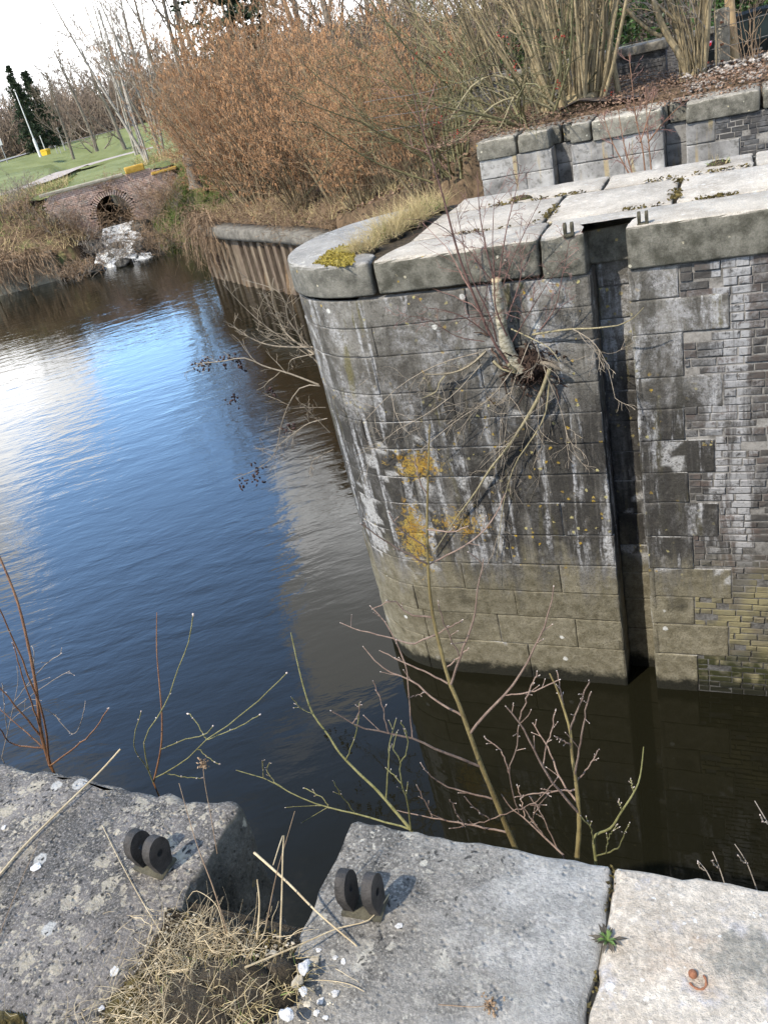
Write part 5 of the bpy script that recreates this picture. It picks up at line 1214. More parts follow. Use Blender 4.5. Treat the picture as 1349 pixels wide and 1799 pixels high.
t_ = thing('wire_fence', (0, 17.1, 0), 'sagging grey wires strung from the concrete post in front of the dark car', 'fence'); mb = MB()
for z in (.22, .47, .78):
    x0 = -.47; xs_ = np.linspace(-7, 3, 40); mb.tubes(np.array([[x, 16.86 + .02 * math.sin(x), z - .06 * math.sin((x + 7) * 1.2) ** 2] for x in xs_]), np.full(40, .0055), 4)
mb.build('strand', M['wire'], t_)
t_ = thing('brick_wall', (-3, 24, -.8), 'low dark brick wall with a pale stone cap behind the multi-stemmed tree', 'wall'); rng = random.Random(4)
mb = MB(); bricks(mb, lambda z: -7.5, 1.0, -1.0, .25, 24.0, rng); mb.build('brickwork', M['brick_back'], t_, smooth=False); mb = MB(); mb.box((-7.5, 24.012, -1), (1.0, 24.3, .245)); mb.build('core', M['mortar'], t_, smooth=False)
mb = MB()
for k in range(6): slab(mb, rect(-7.5 + k * 1.42, -7.5 + k * 1.42 + 1.4, 23.9, 24.4), .38, .25, .02, .01, k, 1, .2)
mb.build('cap', M['cap_concrete'], t_)
t_ = thing('stone_trough', UY(1128, 90, 19.5) * [1, 1, 0] + [0, 0, hz(-1.9, 19.5)], 'pale stone slab step in the shade behind the trees', 'step'); p = UY(1122, 78, 19.5); mb = MB(); slab(mb, rect(p[0] - .75, p[0] + .55, 19.3, 19.9), p[2], p[2] - .16, .02, .015, 5, 1, .1); mb.build('top', M['cap_concrete'], t_)
mb = MB(); bricks(mb, lambda z: p[0] - .7, p[0] + .5, -1.2, p[2] - .165, 19.4, rng); mb.box((p[0] - .7, 19.415, -1.2), (p[0] + .5, 19.8, p[2] - .165)); mb.build('plinth', M['brick_back'], t_, smooth=False)

def car():
    """estate car seen from behind-left of its flank, nose to the right"""
    x0, y0, z0 = -.98, 20.0, hz(0.5, 20.6) + .02
    t_ = thing('parked_car', (x0 + 2.1, y0 + .85, z0), 'dark green-black car parked behind the fence posts, cut by the right edge of the photo', 'car')
    W = 1.72
    def loft(prof, y_in, mat, name, par=t_, tumble=0.0):
        """profile [(x, z)] closed, swept across the width with rounded flanks"""
        mb = MB(); n_ = len(prof); ys_ = [0, .02, .10, .3, W / 2, W - .3, W - .10, W - .02, W]; ins = [.06, .02, .0, 0, 0, 0, 0, .02, .06]
        cx = np.mean([p[0] for p in prof]); cz = np.mean([p[1] for p in prof]); V = np.zeros((len(ys_), n_ + 1, 3))
        for a, (yy, k) in enumerate(zip(ys_, ins)):
            for b in range(n_ + 1):
                px_, pz_ = prof[b % n_]; f = 1 - k
                ti = tumble * max(0, pz_ - .92)
                yv = y_in + yy * (W - 2 * y_in) / W; yv = W / 2 + (yv - W / 2) * (1 - ti)
                V[a, b] = (x0 + cx + (px_ - cx) * (1 - k * .25), y0 + yv, z0 + cz + (pz_ - cz) * (1 - k * .6))
        mb.grid(V)
        for a in (0, len(ys_) - 1):
            c_ = V[a, :-1].mean(0); base = mb.n; mb.add(np.vstack([V[a, :-1], c_]), None, [[i, (i + 1) % n_, n_] for i in range(n_)])
        o = mb.build(name, M[mat], par); return flipfix(o)
    def arch(cx_): return [(cx_ + .36 * math.cos(a), .30 + .36 * math.sin(a)) for a in np.linspace(math.pi, 0, 9)]
    low = [(.02, .35), (.05, .22)] + [(x, max(z, .2)) for x, z in arch(.78)] + [(1.3, .2)] + [(x, max(z, .2)) for x, z in arch(3.32)] + [(4.05, .22), (4.15, .4), (4.1, .62), (3.9, .74), (2.95, .90), (2.2, .93), (.35, .95), (.06, .92), (0, .7)]
    loft(low, 0, 'car_paint', 'body')
    cab = [(.22, .93), (.42, 1.30), (.62, 1.43), (1.2, 1.48), (1.9, 1.45), (2.25, 1.36), (2.98, .91), (1.6, .92)]
    loft(cab, .07, 'car_paint', 'roof', tumble=.26)
    def pane(poly, nm='side_window'):
        for side in (0, 1):
            mb = MB(); v = []
            for (px_, pz_) in poly:
                ti = .26 * max(0, pz_ - .92); yv = (.07 if side == 0 else W - .07); yv = W / 2 + (yv - W / 2) * (1 - ti) + (-.008 if side == 0 else .008); v.append((x0 + px_, y0 + yv, z0 + pz_))
            c_ = np.mean(v, 0); n_ = len(v); tr = [[i, (i + 1) % n_, n_] for i in range(n_)]; mb.add(v + [c_], None, tr); mb.add([np.array(q) + [0, .006 * (1 if side == 0 else -1), 0] for q in v + [c_]], None, [x[::-1] for x in tr]); mb.build(nm, M['car_glass'], t_, smooth=False)
    pane([(.42, .97), (.95, .97), (.97, 1.38), (.66, 1.36), (.52, 1.26)]); pane([(1.03, .97), (1.72, .97), (1.70, 1.39), (1.05, 1.39)]); pane([(1.80, .97), (2.72, .96), (2.2, 1.30), (2.0, 1.36), (1.78, 1.38)])
    for cx_ in (.78, 3.32):
        for yy in (.02, W - .22):
            c_ = (x0 + cx_, y0 + yy, z0 + .30); mb = MB(); pr = [(.17, 0), (.27, 0.0), (.30, .04), (.30, .16), (.27, .2), (.17, .2)]
            V = np.array([[(c_[0] + r_ * math.cos(a), c_[1] + d, c_[2] + r_ * math.sin(a)) for r_, d in pr] for a in np.linspace(0, 2 * math.pi, 25)]); mb.grid(V); wo_ = mb.build('wheel', M['tyre'], t_)
            mb = MB(); yo = .015 if yy < 1 else .185
            for k in range(5):
                a = k * 2 * math.pi / 5; mb.tubes(np.array([[c_[0], c_[1] + yo, c_[2]], [c_[0] + .17 * math.cos(a), c_[1] + yo, c_[2] + .17 * math.sin(a)]]), np.array([.035, .03]), 6)
            mb.tubes(np.array([[c_[0] + .165 * math.cos(a), c_[1] + yo, c_[2] + .165 * math.sin(a)] for a in np.linspace(0, 2 * math.pi, 25)]), np.full(25, .016), 6); mb.build('rim', M['rim'], wo_)
    for yy in (.0, W - .2):
        mb = MB(); mb.prism([(y0 + yy - .004, z0 + .72), (y0 + yy + .204, z0 + .72), (y0 + yy + .2, z0 + 1.02), (y0 + yy + .02, z0 + 1.0)], x0 - .012, x0 + .24, 0); mb.build('tail_lamp', M['lamp_red'], t_, smooth=False)
    mb = MB(); mb.box((x0 - .06, y0 + .03, z0 + .34), (x0 + .12, y0 + W - .03, z0 + .55)); mb.build('bumper', M['chrome'], t_, smooth=False)
    mb = MB(); mb.box((x0 + 1.05, y0 - .015, z0 + .80), (x0 + 1.22, y0 + .012, z0 + .83)); mb.box((x0 + 2.0, y0 - .015, z0 + .80), (x0 + 2.17, y0 + .012, z0 + .83)); mb.build('door_handle', M['chrome'], t_, smooth=False)
    mb = MB(); mb.blob((x0 + 2.62, y0 - .1, z0 + 1.0), (.10, .09, .07), 2, .1, 1, 2); mb.build('wing_mirror', M['car_paint'], t_)
car()
# rusted corrugated ridge sheet lying by the stool
t_ = thing('ridge_sheet', (-2.6, 15.2, .05), 'rusted bent ridge sheet lying at the foot of the dense coppice stool', 'metal sheet'); mb = MB()
p0 = UY(980, 203, 15.0); p1 = UY(1018, 183, 15.3); p2 = UY(1060, 186, 15.15)
V = np.array([[p0 + [0, -.02, 0], p0 + [-.05, .6, -.02]], [p1 + [-.04, -.1, -.01], p1 + [0, .55, 0]], [p1 + [.02, -.1, 0], p1 + [.04, .55, 0]], [p2, p2 + [.05, .6, -.02]], [p2 + [.6, -.05, -.03], p2 + [.6, .5, -.06]]]); V = V + [0, 0, .07]; mb.grid(V); mb.grid(V - [0, 0, .018], flip=True); mb.build('sheet', M['corr'], t_, smooth=False)
# tall dry stalks near the right edge
shrub('dry_shoots', (0.02, 16.6, .05), 'leaning tuft of dry brown shoots in front of the car', 'shoots', None, 630, 1.15, 12, 'bramble', 'bramble', .35, 3, 0, .012, .0, .004, .12, .06)
# ------------------------------------------------------------------ litter, rubble, grass on the banks
rs = np.random.RandomState(31)
mb = MB(); N_ = 13000; X = rs.uniform(-5, 2.5, N_); Yy = rs.uniform(YW + .15, 18.2, N_) ; Zg = terrain(X, Yy)[0] + .05
leaves(rs, mb, np.column_stack([X, Yy, np.maximum(Zg, .0) + rs.uniform(0, .05, N_)]), .055, (.4, 1.5), .7)
N_ = 14000; X = rs.uniform(-26, -4, N_); Yy = rs.uniform(15, 40, N_); Zg = terrain(X, Yy)[0]; k = Zg > -3.2; leaves(rs, mb, np.column_stack([X, Yy, Zg + rs.uniform(.02, .12, N_)])[k], .12, (.5, 1.4), .7)
tag(mb.build('leaf_litter', M['leaf_litter'], smooth=False), kind='stuff')
mb = MB(); N_ = 900; X = rs.uniform(-1.0, 2.0, N_); Yy = rs.uniform(14.8, 17.4, N_)
for i in range(N_):
    r_ = rs.uniform(.010, .036); mb.blob((X[i], Yy[i], terrain(X[i:i+1], Yy[i:i+1])[0][0] + .03 + max(0, .12 - abs(Yy[i] - 16.6) * .12)), (r_ * 1.3, r_, r_ * .7), i, .5, 1.2, 1, rs.uniform(.6, 1.3))
tag(mb.build('rubble', M['chalk'], smooth=False), kind='stuff')
def blades(rs, mb, base, H, w_, lean=.5, tone=(.7, 1.3), m_=4, up=-.12, wander=.12):
    T = len(base); D = rs.normal(0, lean, (T, 3)); D[:, 2] = 1
    A = grow(rs, base, D, H * rs.uniform(.5, 1.2, T), m_, wander, up); mb.tubes(A, np.outer(w_ * rs.uniform(.7, 1.2, T), np.linspace(1, .2, m_)), 3, rs.uniform(tone[0], tone[1], T))
# bank grass (green) right of the waterfall and along the path
mb = MB(); N_ = 14000; c0 = np.array([-27.2, 37.4]); X = c0[0] + rs.uniform(-2.6, 3.2, N_); Yy = c0[1] + rs.uniform(-1.2, 3.4, N_); Zg = terrain(X, Yy)[0]; k = (Zg > -4.95); blades(rs, mb, np.column_stack([X, Yy, Zg])[k], .36, .013, .5)
N_ = 5000; az = np.radians(rs.uniform(-49, -36, N_)); d = rs.uniform(44, 58, N_); X = np.sin(az) * d; Yy = np.cos(az) * d; Zg = terrain(X, Yy)[0]; k = Zg > -2.5; blades(rs, mb, np.column_stack([X, Yy, Zg])[k], .30, .014, .5)
tag(mb.build('grass', M['green_grass'], smooth=False), kind='stuff')
mb = MB(); N_ = 6000; az = np.radians(rs.uniform(-50, -33, N_)); d = rs.uniform(42, 56, N_); X = np.sin(az) * d; Yy = np.cos(az) * d; Zg = terrain(X, Yy)[0]; k = (Zg > -4.6) & (Zg < -.9); blades(rs, mb, np.column_stack([X, Yy, Zg])[k], .55, .014, .6)
N_ = 900; X = rs.uniform(-21, -6, N_); Yy = 29.9 - (X + 20.5) * .77 + rs.uniform(0, 2.0, N_); Zg = terrain(X, Yy)[0]; k = Zg > -3.2; blades(rs, mb, np.column_stack([X, Yy, Zg])[k], .45, .010, .6)
tag(mb.build('dry_grass', M['dry_grass'], smooth=False), kind='stuff')

# ------------------------------------------------------------------ on top of the far pier
def tuft(cx_, label, n_, rad, H, seed, mats=('dry_grass', 'green_grass'), gfrac=.18, w_=.0022, lean=.55):
    rs = np.random.RandomState(seed); t_ = thing('grass_tuft', cx_, label, 'grass', None)
    th = rs.uniform(0, 6.28, n_); r_ = np.sqrt(rs.uniform(0, 1, n_)); base = np.array(cx_) + np.column_stack([r_ * np.cos(th) * rad[0], r_ * np.sin(th) * rad[1], np.zeros(n_)])
    k = rs.uniform(0, 1, n_) > gfrac; mb = MB(); blades(rs, mb, base[k], H, w_, lean, m_=7, up=-.16 if lean > .8 else -.12, wander=.2 if lean > .8 else .12); mb.build('dry_blades', M[mats[0]], t_, smooth=False)
    if gfrac > 0: mb = MB(); blades(rs, mb, base[~k], H * .6, w_ * 1.2, .5, m_=5); mb.build('green_blades', M[mats[1]], t_, smooth=False)
    mb = MB(); mb.blob((cx_[0], cx_[1], cx_[2] - .01), (rad[0], rad[1], .045), seed, .4, 2.5, 3); mb.build('sod', M['soil'], t_); return t_
for k, (px, py, n_, rad, H, lab) in enumerate(((640, 440, 380, (.13, .13), .22, 'dry grass tuft next to the yellow moss on the pier nose'), (682, 415, 520, (.16, .19), .30, 'tall pale grass tuft in the middle of the pier nose strip'), (722, 392, 560, (.18, .23), .32, 'thick straw-coloured grass tuft in the right half of the pier strip'), (756, 368, 380, (.19, .23), .26, 'grass tuft with green blades at the far end of the pier strip'))):
    p = UZ(px, py, 0); tuft((p[0], p[1], 0.0), lab, n_, rad, H, 640 + k, gfrac=.1 if k < 3 else .35)
def mossmat(name, pxs, z, label, mat, seed, h=.02, cat='moss', leaf=.006, dens=1.0):
    pts = [UZ(a, b, z)[:2] for a, b in pxs]; c_ = np.mean(pts, 0); rs = np.random.RandomState(seed)
    mb = MB(); rings = []; n_ = 60; loop = lerp_poly(pts + [pts[0]], n_ + 1)[:-1]
    edge = np.array([1 + .28 * fbm((q[0] * 14, q[1] * 14, seed)) for q in loop])
    for s_, hh in ((1.0, -.004), (.9, h * .35), (.72, h * .6), (.5, h * .7), (.25, h * .7), (0.02, h * .7)):
        rings.append([(*(c_ + (q - c_) * (s_ * e)), z + hh * (1 + .8 * fbm((q[0] * 22 * s_ + 3, q[1] * 22, s_ * 5)))) for q, e in zip(loop, edge)])
    V = np.array([r_ + [r_[0]] for r_ in rings]); mb.grid(V, .8, flip=True)
    area = np.prod(np.ptp(np.array(pts), axis=0)); N_ = int(min(2600, dens * area / leaf ** 2 * 1.6)); k = rs.randint(0, n_, N_); s_ = np.sqrt(rs.uniform(0, 1.15, N_))
    xy = c_ + (loop[k] - c_) * (s_ * edge[k])[:, None]; keep = np.array([mnoise.noise(Vector((q[0] / leaf * .07, q[1] / leaf * .07, seed))) > -.25 for q in xy])
    leaves(rs, mb, np.column_stack([xy, z + h * .75 * np.clip(1.1 - s_, .05, .7) + rs.uniform(-.1, .5, N_) * leaf])[keep], leaf, (.45, 1.5))
    return tag(mb.build(name, M[mat], origin=(c_[0], c_[1], z), smooth=False), label, cat)
mossmat('moss_patch', [(556, 462), (580, 440), (612, 432), (622, 452), (612, 466), (585, 468)], 0.002, 'bright yellow moss patch on the rounded pier nose', 'moss_yellow', 3, .018, leaf=.022, dens=1.4)
# weeds in the paving joints
rs = np.random.RandomState(51); mb = MB()
for (a, b, n_, s_) in (((-1.66, 7.5), (-1.66, 8.5), 240, .03), ((-.57, 7.5), (-.57, 8.5), 260, .028), ((-1.1, 7.48), (-.1, 7.48), 260, .018), ((-2.4, 8.54), (-1.5, 8.54), 230, .026), ((-.9, 8.54), (.2, 8.54), 160, .022), ((-2.5, 7.48), (-1.7, 7.48), 90, .014)):
    tt = rs.uniform(0, 1, n_); cl_ = np.array([mnoise.noise(Vector((q * 6, a[0], a[1]))) for q in tt]) > -.15
    P = np.column_stack([a[0] + (b[0] - a[0]) * tt + rs.normal(0, s_, n_), a[1] + (b[1] - a[1]) * tt + rs.normal(0, s_, n_), rs.uniform(-.005, .02, n_)])[cl_]
    leaves(rs, mb, P, .035, (.6, 1.4), .5)
tag(mb.build('joint_weeds', M['moss'], smooth=False), kind='stuff')
p = UZ(1262, 288, 0); tuft((p[0], p[1], 0), 'small green weed tuft on the white right end of the pier top', 70, (.10, .05), .09, 660, gfrac=.7, w_=.003)
p = UZ(915, 350, 0); tuft((p[0], p[1], 0), 'low brown weed tuft in the left paving joint of the pier', 70, (.12, .05), .06, 661, gfrac=.3, w_=.003)
# thin red saplings rising from the second chamber behind the pier
for k, (stems_, lab) in enumerate((([[(1112, 312), (1100, 270), (1092, 235), (1085, 190)], [(1108, 312), (1075, 250), (1060, 205)]], 'left thin red sapling rising behind the pier in front of the pale wall'), ([[(1133, 308), (1128, 260), (1116, 205), (1109, 140), (1104, 95)], [(1124, 250), (1140, 200), (1150, 160)]], 'middle thin red sapling behind the pier, tallest of the three'), ([[(1144, 305), (1138, 240), (1135, 190), (1134, 150)], [(1138, 250), (1165, 215), (1200, 180)]], 'right thin red sapling behind the pier, left of the second slot'))):
    rs = np.random.RandomState(670 + k); A = np.array([trace(s_, 9.5 + .2 * k, 9.8 + .2 * k, 12) for s_ in stems_]); t_ = thing('red_sapling', A[0][0], lab, 'sapling', None)
    low_ = A[0][0].copy(); low_[2] = ZW + .05; root = np.array([low_ + (A[0][0] - low_) * q for q in np.linspace(0, 1, 8)])
    RA = np.outer(np.full(len(A), .009), np.linspace(1, .35, 12)); mb = MB(); mb.tubes(A, RA, 5); mb.tubes(root, np.linspace(.016, .009, 8), 5); mb.build('stem', M['willow_red'], t_)
    B, RB = kids(rs, A, RA, 10, .1, 1, (30, 60), (.15, .4), 5, .15, .02, .5, .4, .0028); Cc, RC = kids(rs, B, RB, 3, .2, 1, (30, 60), (.3, .5), 4, .15, .02, .6, .5, .0024); mb = MB(); mb.tubes(B, RB, 3); mb.tubes(Cc, RC, 3); mb.build('twigs', M['birch_twig'], t_, smooth=False)

# ------------------------------------------------------------------ young birch rooted in the pier wall
def wall_birch():
    rs = np.random.RandomState(81); Yf = YF + WS
    root = UY(905, 630, Yf - .05); t_ = thing('wall_birch', root, 'cut birch stump with red shoots and torn limbs growing from the pier wall', 'tree')
    mb = MB(); P_ = trace([(915, 650), (897, 625), (884, 590), (879, 555), (875, 525), (872, 492)], Yf - .02, Yf - .16, 14); mb.tubes(P_, np.array([.075, .07, .066, .058, .055, .05, .05, .047, .046, .046, .045, .045, .046, .044]) * (1 + .12 * np.sin(np.arange(14) * 1.9)), 10, cap=False); mb.build('trunk', M['birch_bark'], t_)
    top = P_[-1]; mb = MB(); d = (P_[-1] - P_[-2]); d /= np.linalg.norm(d); mb.tubes(np.array([top - d * .004, top + d * .012, top + d * .013]), np.array([.0435, .042, .001]), 12); o = mb.build('cut_face', M['cut_wood'], t_)
    mb = MB(); base = P_[1] + rs.normal(0, .085, (150, 3)) * [1.5, .35, 1.2] + [.11, 0, -.04]; base[:, 1] = np.clip(base[:, 1], Yf - .22, Yf - .01); A = grow(rs, base, rs.normal(0, 1, (150, 3)) * [1, .22, 1] + [0.2, -.05, -.4], rs.uniform(.06, .26, 150), 7, .5, -.08); A[:, :, 1] = np.minimum(A[:, :, 1], Yf + .01); mb.tubes(A, np.outer(rs.uniform(.003, .013, 150), np.linspace(1, .35, 7)), 5, tone_r(rs, 150, .5, 1.5))
    mb.blob(P_[1] + [.10, .02, -.02], (.17, .08, .16), 5, .6, 3.5, 3, .6); mb.build('roots', M['root'], t_)
    # torn-off limbs
    spec = [([(853, 617), (838, 632), (815, 648), (790, 656), (762, 658), (745, 657)], .020, .009, -.06, -.12), ([(785, 656), (772, 672), (766, 688), (740, 700)], .012, .005, -.09, -.12), ([(866, 634), (882, 648), (905, 655)], .02, .016, -.10, -.12), ([(893, 640), (905, 652)], .022, .02, -.16, -.12),
            ([(935, 588), (965, 583), (1005, 578), (1040, 577), (1085, 572)], .016, .009, -.05, -.22), ([(1085, 572), (1110, 560), (1130, 540)], .009, .004, -.22, -.3), ([(898, 578), (930, 593), (965, 612), (985, 640)], .010, .004, -.12, -.3)]
    for pts, r0, r1, ya, yb in spec:
        r0 *= .68; r1 *= .6; A1 = trace(pts, Yf + ya, Yf + yb, 10); mb = MB(); mb.tubes(A1, np.linspace(r0, r1, 10) * (1 + .06 * np.sin(np.arange(10) * 2.3)), 7, cap=True); mb.build('limb', M['dead_limb'], t_)
    # red shoots
    shoots = [([(893, 640), (864, 596), (834, 525), (805, 447), (778, 345), (745, 240), (722, 148)], .014, -.1, -.45), ([(872, 600), (862, 560), (838, 510), (822, 470), (812, 420), (800, 360)], .008, -.1, -.5), ([(868, 495), (862, 470), (852, 430), (842, 370), (838, 300)], .008, -.15, -.30), ([(876, 495), (880, 460), (890, 400), (905, 340), (915, 290)], .007, -.15, -.32),
              ([(884, 500), (902, 450), (925, 400), (950, 350)], .006, -.15, -.28), ([(890, 560), (905, 520), (915, 480), (912, 430)], .007, -.2, -.4), ([(948, 580), (975, 540), (988, 480), (1000, 420)], .006, -.1, -.4), ([(868, 500), (845, 470), (815, 430), (770, 400)], .006, -.15, -.32), ([(890, 590), (870, 540), (868, 480), (865, 420), (868, 350)], .008, -.2, -.6), ([(900, 600), (935, 540), (960, 500), (985, 460)], .006, -.15, -.5), ([(860, 590), (820, 560), (780, 545), (740, 540)], .006, -.15, -.5), ([(850, 600), (800, 590), (750, 560), (700, 555)], .005, -.15, -.4)]
    A = np.array([trace(p, Yf + a, Yf + b, 14) for p, r_, a, b in shoots]); RA = np.array([np.linspace(r_, r_ * .25, 14) for p, r_, a, b in shoots])
    mb = MB(); mb.tubes(A, RA, 5, tone_r(rs, len(A))); mb.build('shoots', M['birch_twig'], t_)
    B, RB = kids(rs, A, RA, 13, .12, 1, (25, 60), (.12, .34), 6, .16, .02, .5, .35, .0018); Cc, RC = kids(rs, B, RB, 3, .2, 1, (25, 55), (.3, .55), 4, .18, 0, .6, .5, .0015); B[:, :, 1] = np.minimum(B[:, :, 1], Yf - .02); Cc[:, :, 1] = np.minimum(Cc[:, :, 1], Yf - .015)
    mb = MB(); mb.tubes(B, RB, 3, tone_r(rs, len(B))); mb.tubes(Cc, RC, 3, tone_r(rs, len(Cc))); mb.build('twigs', M['birch_twig'], t_, smooth=False)
    # grey dead twig mass hanging from the limbs
    L0 = [trace(spec[0][0], Yf - .12, Yf - .32, 10), trace([(845, 640), (800, 690), (745, 730), (690, 760), (660, 790)], Yf - .15, Yf - .2, 10), trace([(840, 620), (770, 640), (700, 680), (640, 740)], Yf - .12, Yf - .3, 10), trace([(1005, 578), (1040, 600), (1065, 640), (1080, 700)], Yf - .2, Yf - .35, 10), trace([(930, 600), (900, 680), (890, 740), (880, 820)], Yf - .1, Yf - .2, 10), trace([(940, 600), (960, 660), (985, 720), (1000, 790)], Yf - .12, Yf - .2, 10), trace([(900, 650), (860, 700), (800, 740), (740, 790)], Yf - .15, Yf - .2, 10)]
    A = np.array(L0); RA = np.outer(np.full(len(A), .005), np.linspace(1, .5, 10))
    B, RB = kids(rs, A, RA, 10, .1, 1, (20, 75), (.2, .55), 6, .2, -.06, .6, .4, .0017); Cc, RC = kids(rs, B, RB, 4, .15, 1, (25, 60), (.3, .6), 5, .2, -.05, .7, .5, .0014)
    for X_ in (B, Cc): X_[:, :, 1] = np.minimum(X_[:, :, 1], Yf - .015)
    mb = MB(); mb.tubes(A, RA, 4); mb.tubes(B, RB, 3, tone_r(rs, len(B))); mb.tubes(Cc, RC, 3, tone_r(rs, len(Cc))); mb.build('dead_twigs', M['dead_twig'], t_, smooth=False)
wall_birch()
# long broken branch leaning against the wall
def broken():
    rs = np.random.RandomState(83); Yf = YF + WS; P_ = trace([(968, 640), (950, 690), (925, 735), (890, 788), (860, 825), (835, 865), (805, 905), (775, 950), (760, 975)], Yf - .13, Yf - .04, 18)
    t_ = thing('broken_branch', P_[0], 'long pale broken branch hanging head-down along the pier wall right of the orange lichen', 'branch')
    mb = MB(); mb.tubes(P_, np.linspace(.021, .004, 18) * (1 + .05 * np.sin(np.arange(18) * 2.2)), 7, cap=True); mb.build('limb', M['dead_limb'], t_)
    Q = trace([(965, 655), (962, 700), (955, 735), (935, 770), (905, 815), (885, 880), (876, 950), (872, 985)], Yf - .11, Yf - .04, 16); mb = MB(); mb.tubes(Q, np.linspace(.010, .003, 16), 6); mb.build('side_limb', M['dead_limb'], t_)
    mb = MB(); mb.tubes(trace([(948, 637), (962, 640), (975, 645), (988, 652)], Yf - .16, Yf - .11, 6), np.array([.012, .022, .026, .02, .016, .004]), 7); mb.build('torn_end', M['dead_twig'], t_)
    A = np.array([P_[::1][:16], Q]); RA = np.outer([.016, .010], np.linspace(1, .4, 16)); B, RB = kids(rs, A, RA, 12, .12, 1, (15, 50), (.12, .32), 6, .12, -.12, .35, .35, .002); Cc, RC = kids(rs, B, RB, 3, .2, 1, (20, 50), (.3, .6), 4, .15, -.1, .6, .5, .0016)
    for X_ in (B, Cc): X_[:, :, 1] = np.minimum(X_[:, :, 1], Yf - .015)
    mb = MB(); mb.tubes(B, RB, 3, tone_r(rs, len(B))); mb.tubes(Cc, RC, 3, tone_r(rs, len(Cc))); mb.build('twigs', M['dead_twig'], t_, smooth=False)
broken()
# climber reaching out over the water from the left flank of the pier
def climber():
    rs = np.random.RandomState(85)
    V_ = [([(552, 622), (505, 588), (484, 546), (478, 516), (481, 488)], .012), ([(552, 620), (508, 564), (502, 534), (490, 513), (466, 502), (425, 491)], .011), ([(550, 612), (496, 593), (454, 582)], .008), ([(550, 610), (484, 608), (445, 596), (410, 573)], .012), ([(560, 676), (508, 656), (466, 644), (430, 629), (389, 635), (344, 639)], .012), ([(562, 678), (531, 679), (508, 709), (493, 751), (484, 795), (460, 819), (410, 842)], .008),
          ([(572, 716), (540, 716), (508, 718)], .006), ([(548, 628), (475, 579), (436, 546), (392, 499)], .007), ([(552, 622), (512, 632), (508, 652)], .007), ([(575, 735), (540, 745), (505, 770), (480, 790)], .006), ([(560, 640), (530, 600), (515, 540), (512, 510)], .008), ([(585, 790), (550, 810), (545, 840)], .005), ([(580, 760), (550, 730), (520, 700)], .006)]
    t_ = thing('climber', UY(552, 625, 7.6), 'bare climber with dark seed heads reaching from the pier nose over the water', 'climber')
    A = np.array([trace(p, 7.75, 7.75 + rs.uniform(-.5, .3), 14) for p, r_ in V_]); RA = np.array([np.linspace(r_, r_ * .3, 14) for p, r_ in V_]); mb = MB(); mb.tubes(A, RA, 5, tone_r(rs, len(A))); mb.build('stems', M['dead_twig'], t_)
    B, RB = kids(rs, A, RA, 9, .2, 1, (25, 65), (.12, .35), 5, .2, 0, .5, .4, .0026); Cc, RC = kids(rs, B, RB, 3, .2, 1, (25, 60), (.3, .6), 4, .2, 0, .6, .5, .002); mb = MB(); mb.tubes(B, RB, 3); mb.tubes(Cc, RC, 3); mb.build('twigs', M['dead_twig'], t_, smooth=False)
    mb = MB()
    for (px, py) in ((367, 637), (408, 628), (421, 641), (350, 642), (453, 824), (428, 850), (450, 842), (408, 702), (475, 690), (392, 634), (512, 752)):
        c_ = UY(px, py, 7.6); spindles(rs, mb, c_ + rs.normal(0, .035, (11, 3)), .045, .013, .2, 4, (.5, 1.4))
    tag(mb.build('seed_heads', M['berry_dark'], t_), kind='stuff')
climber()

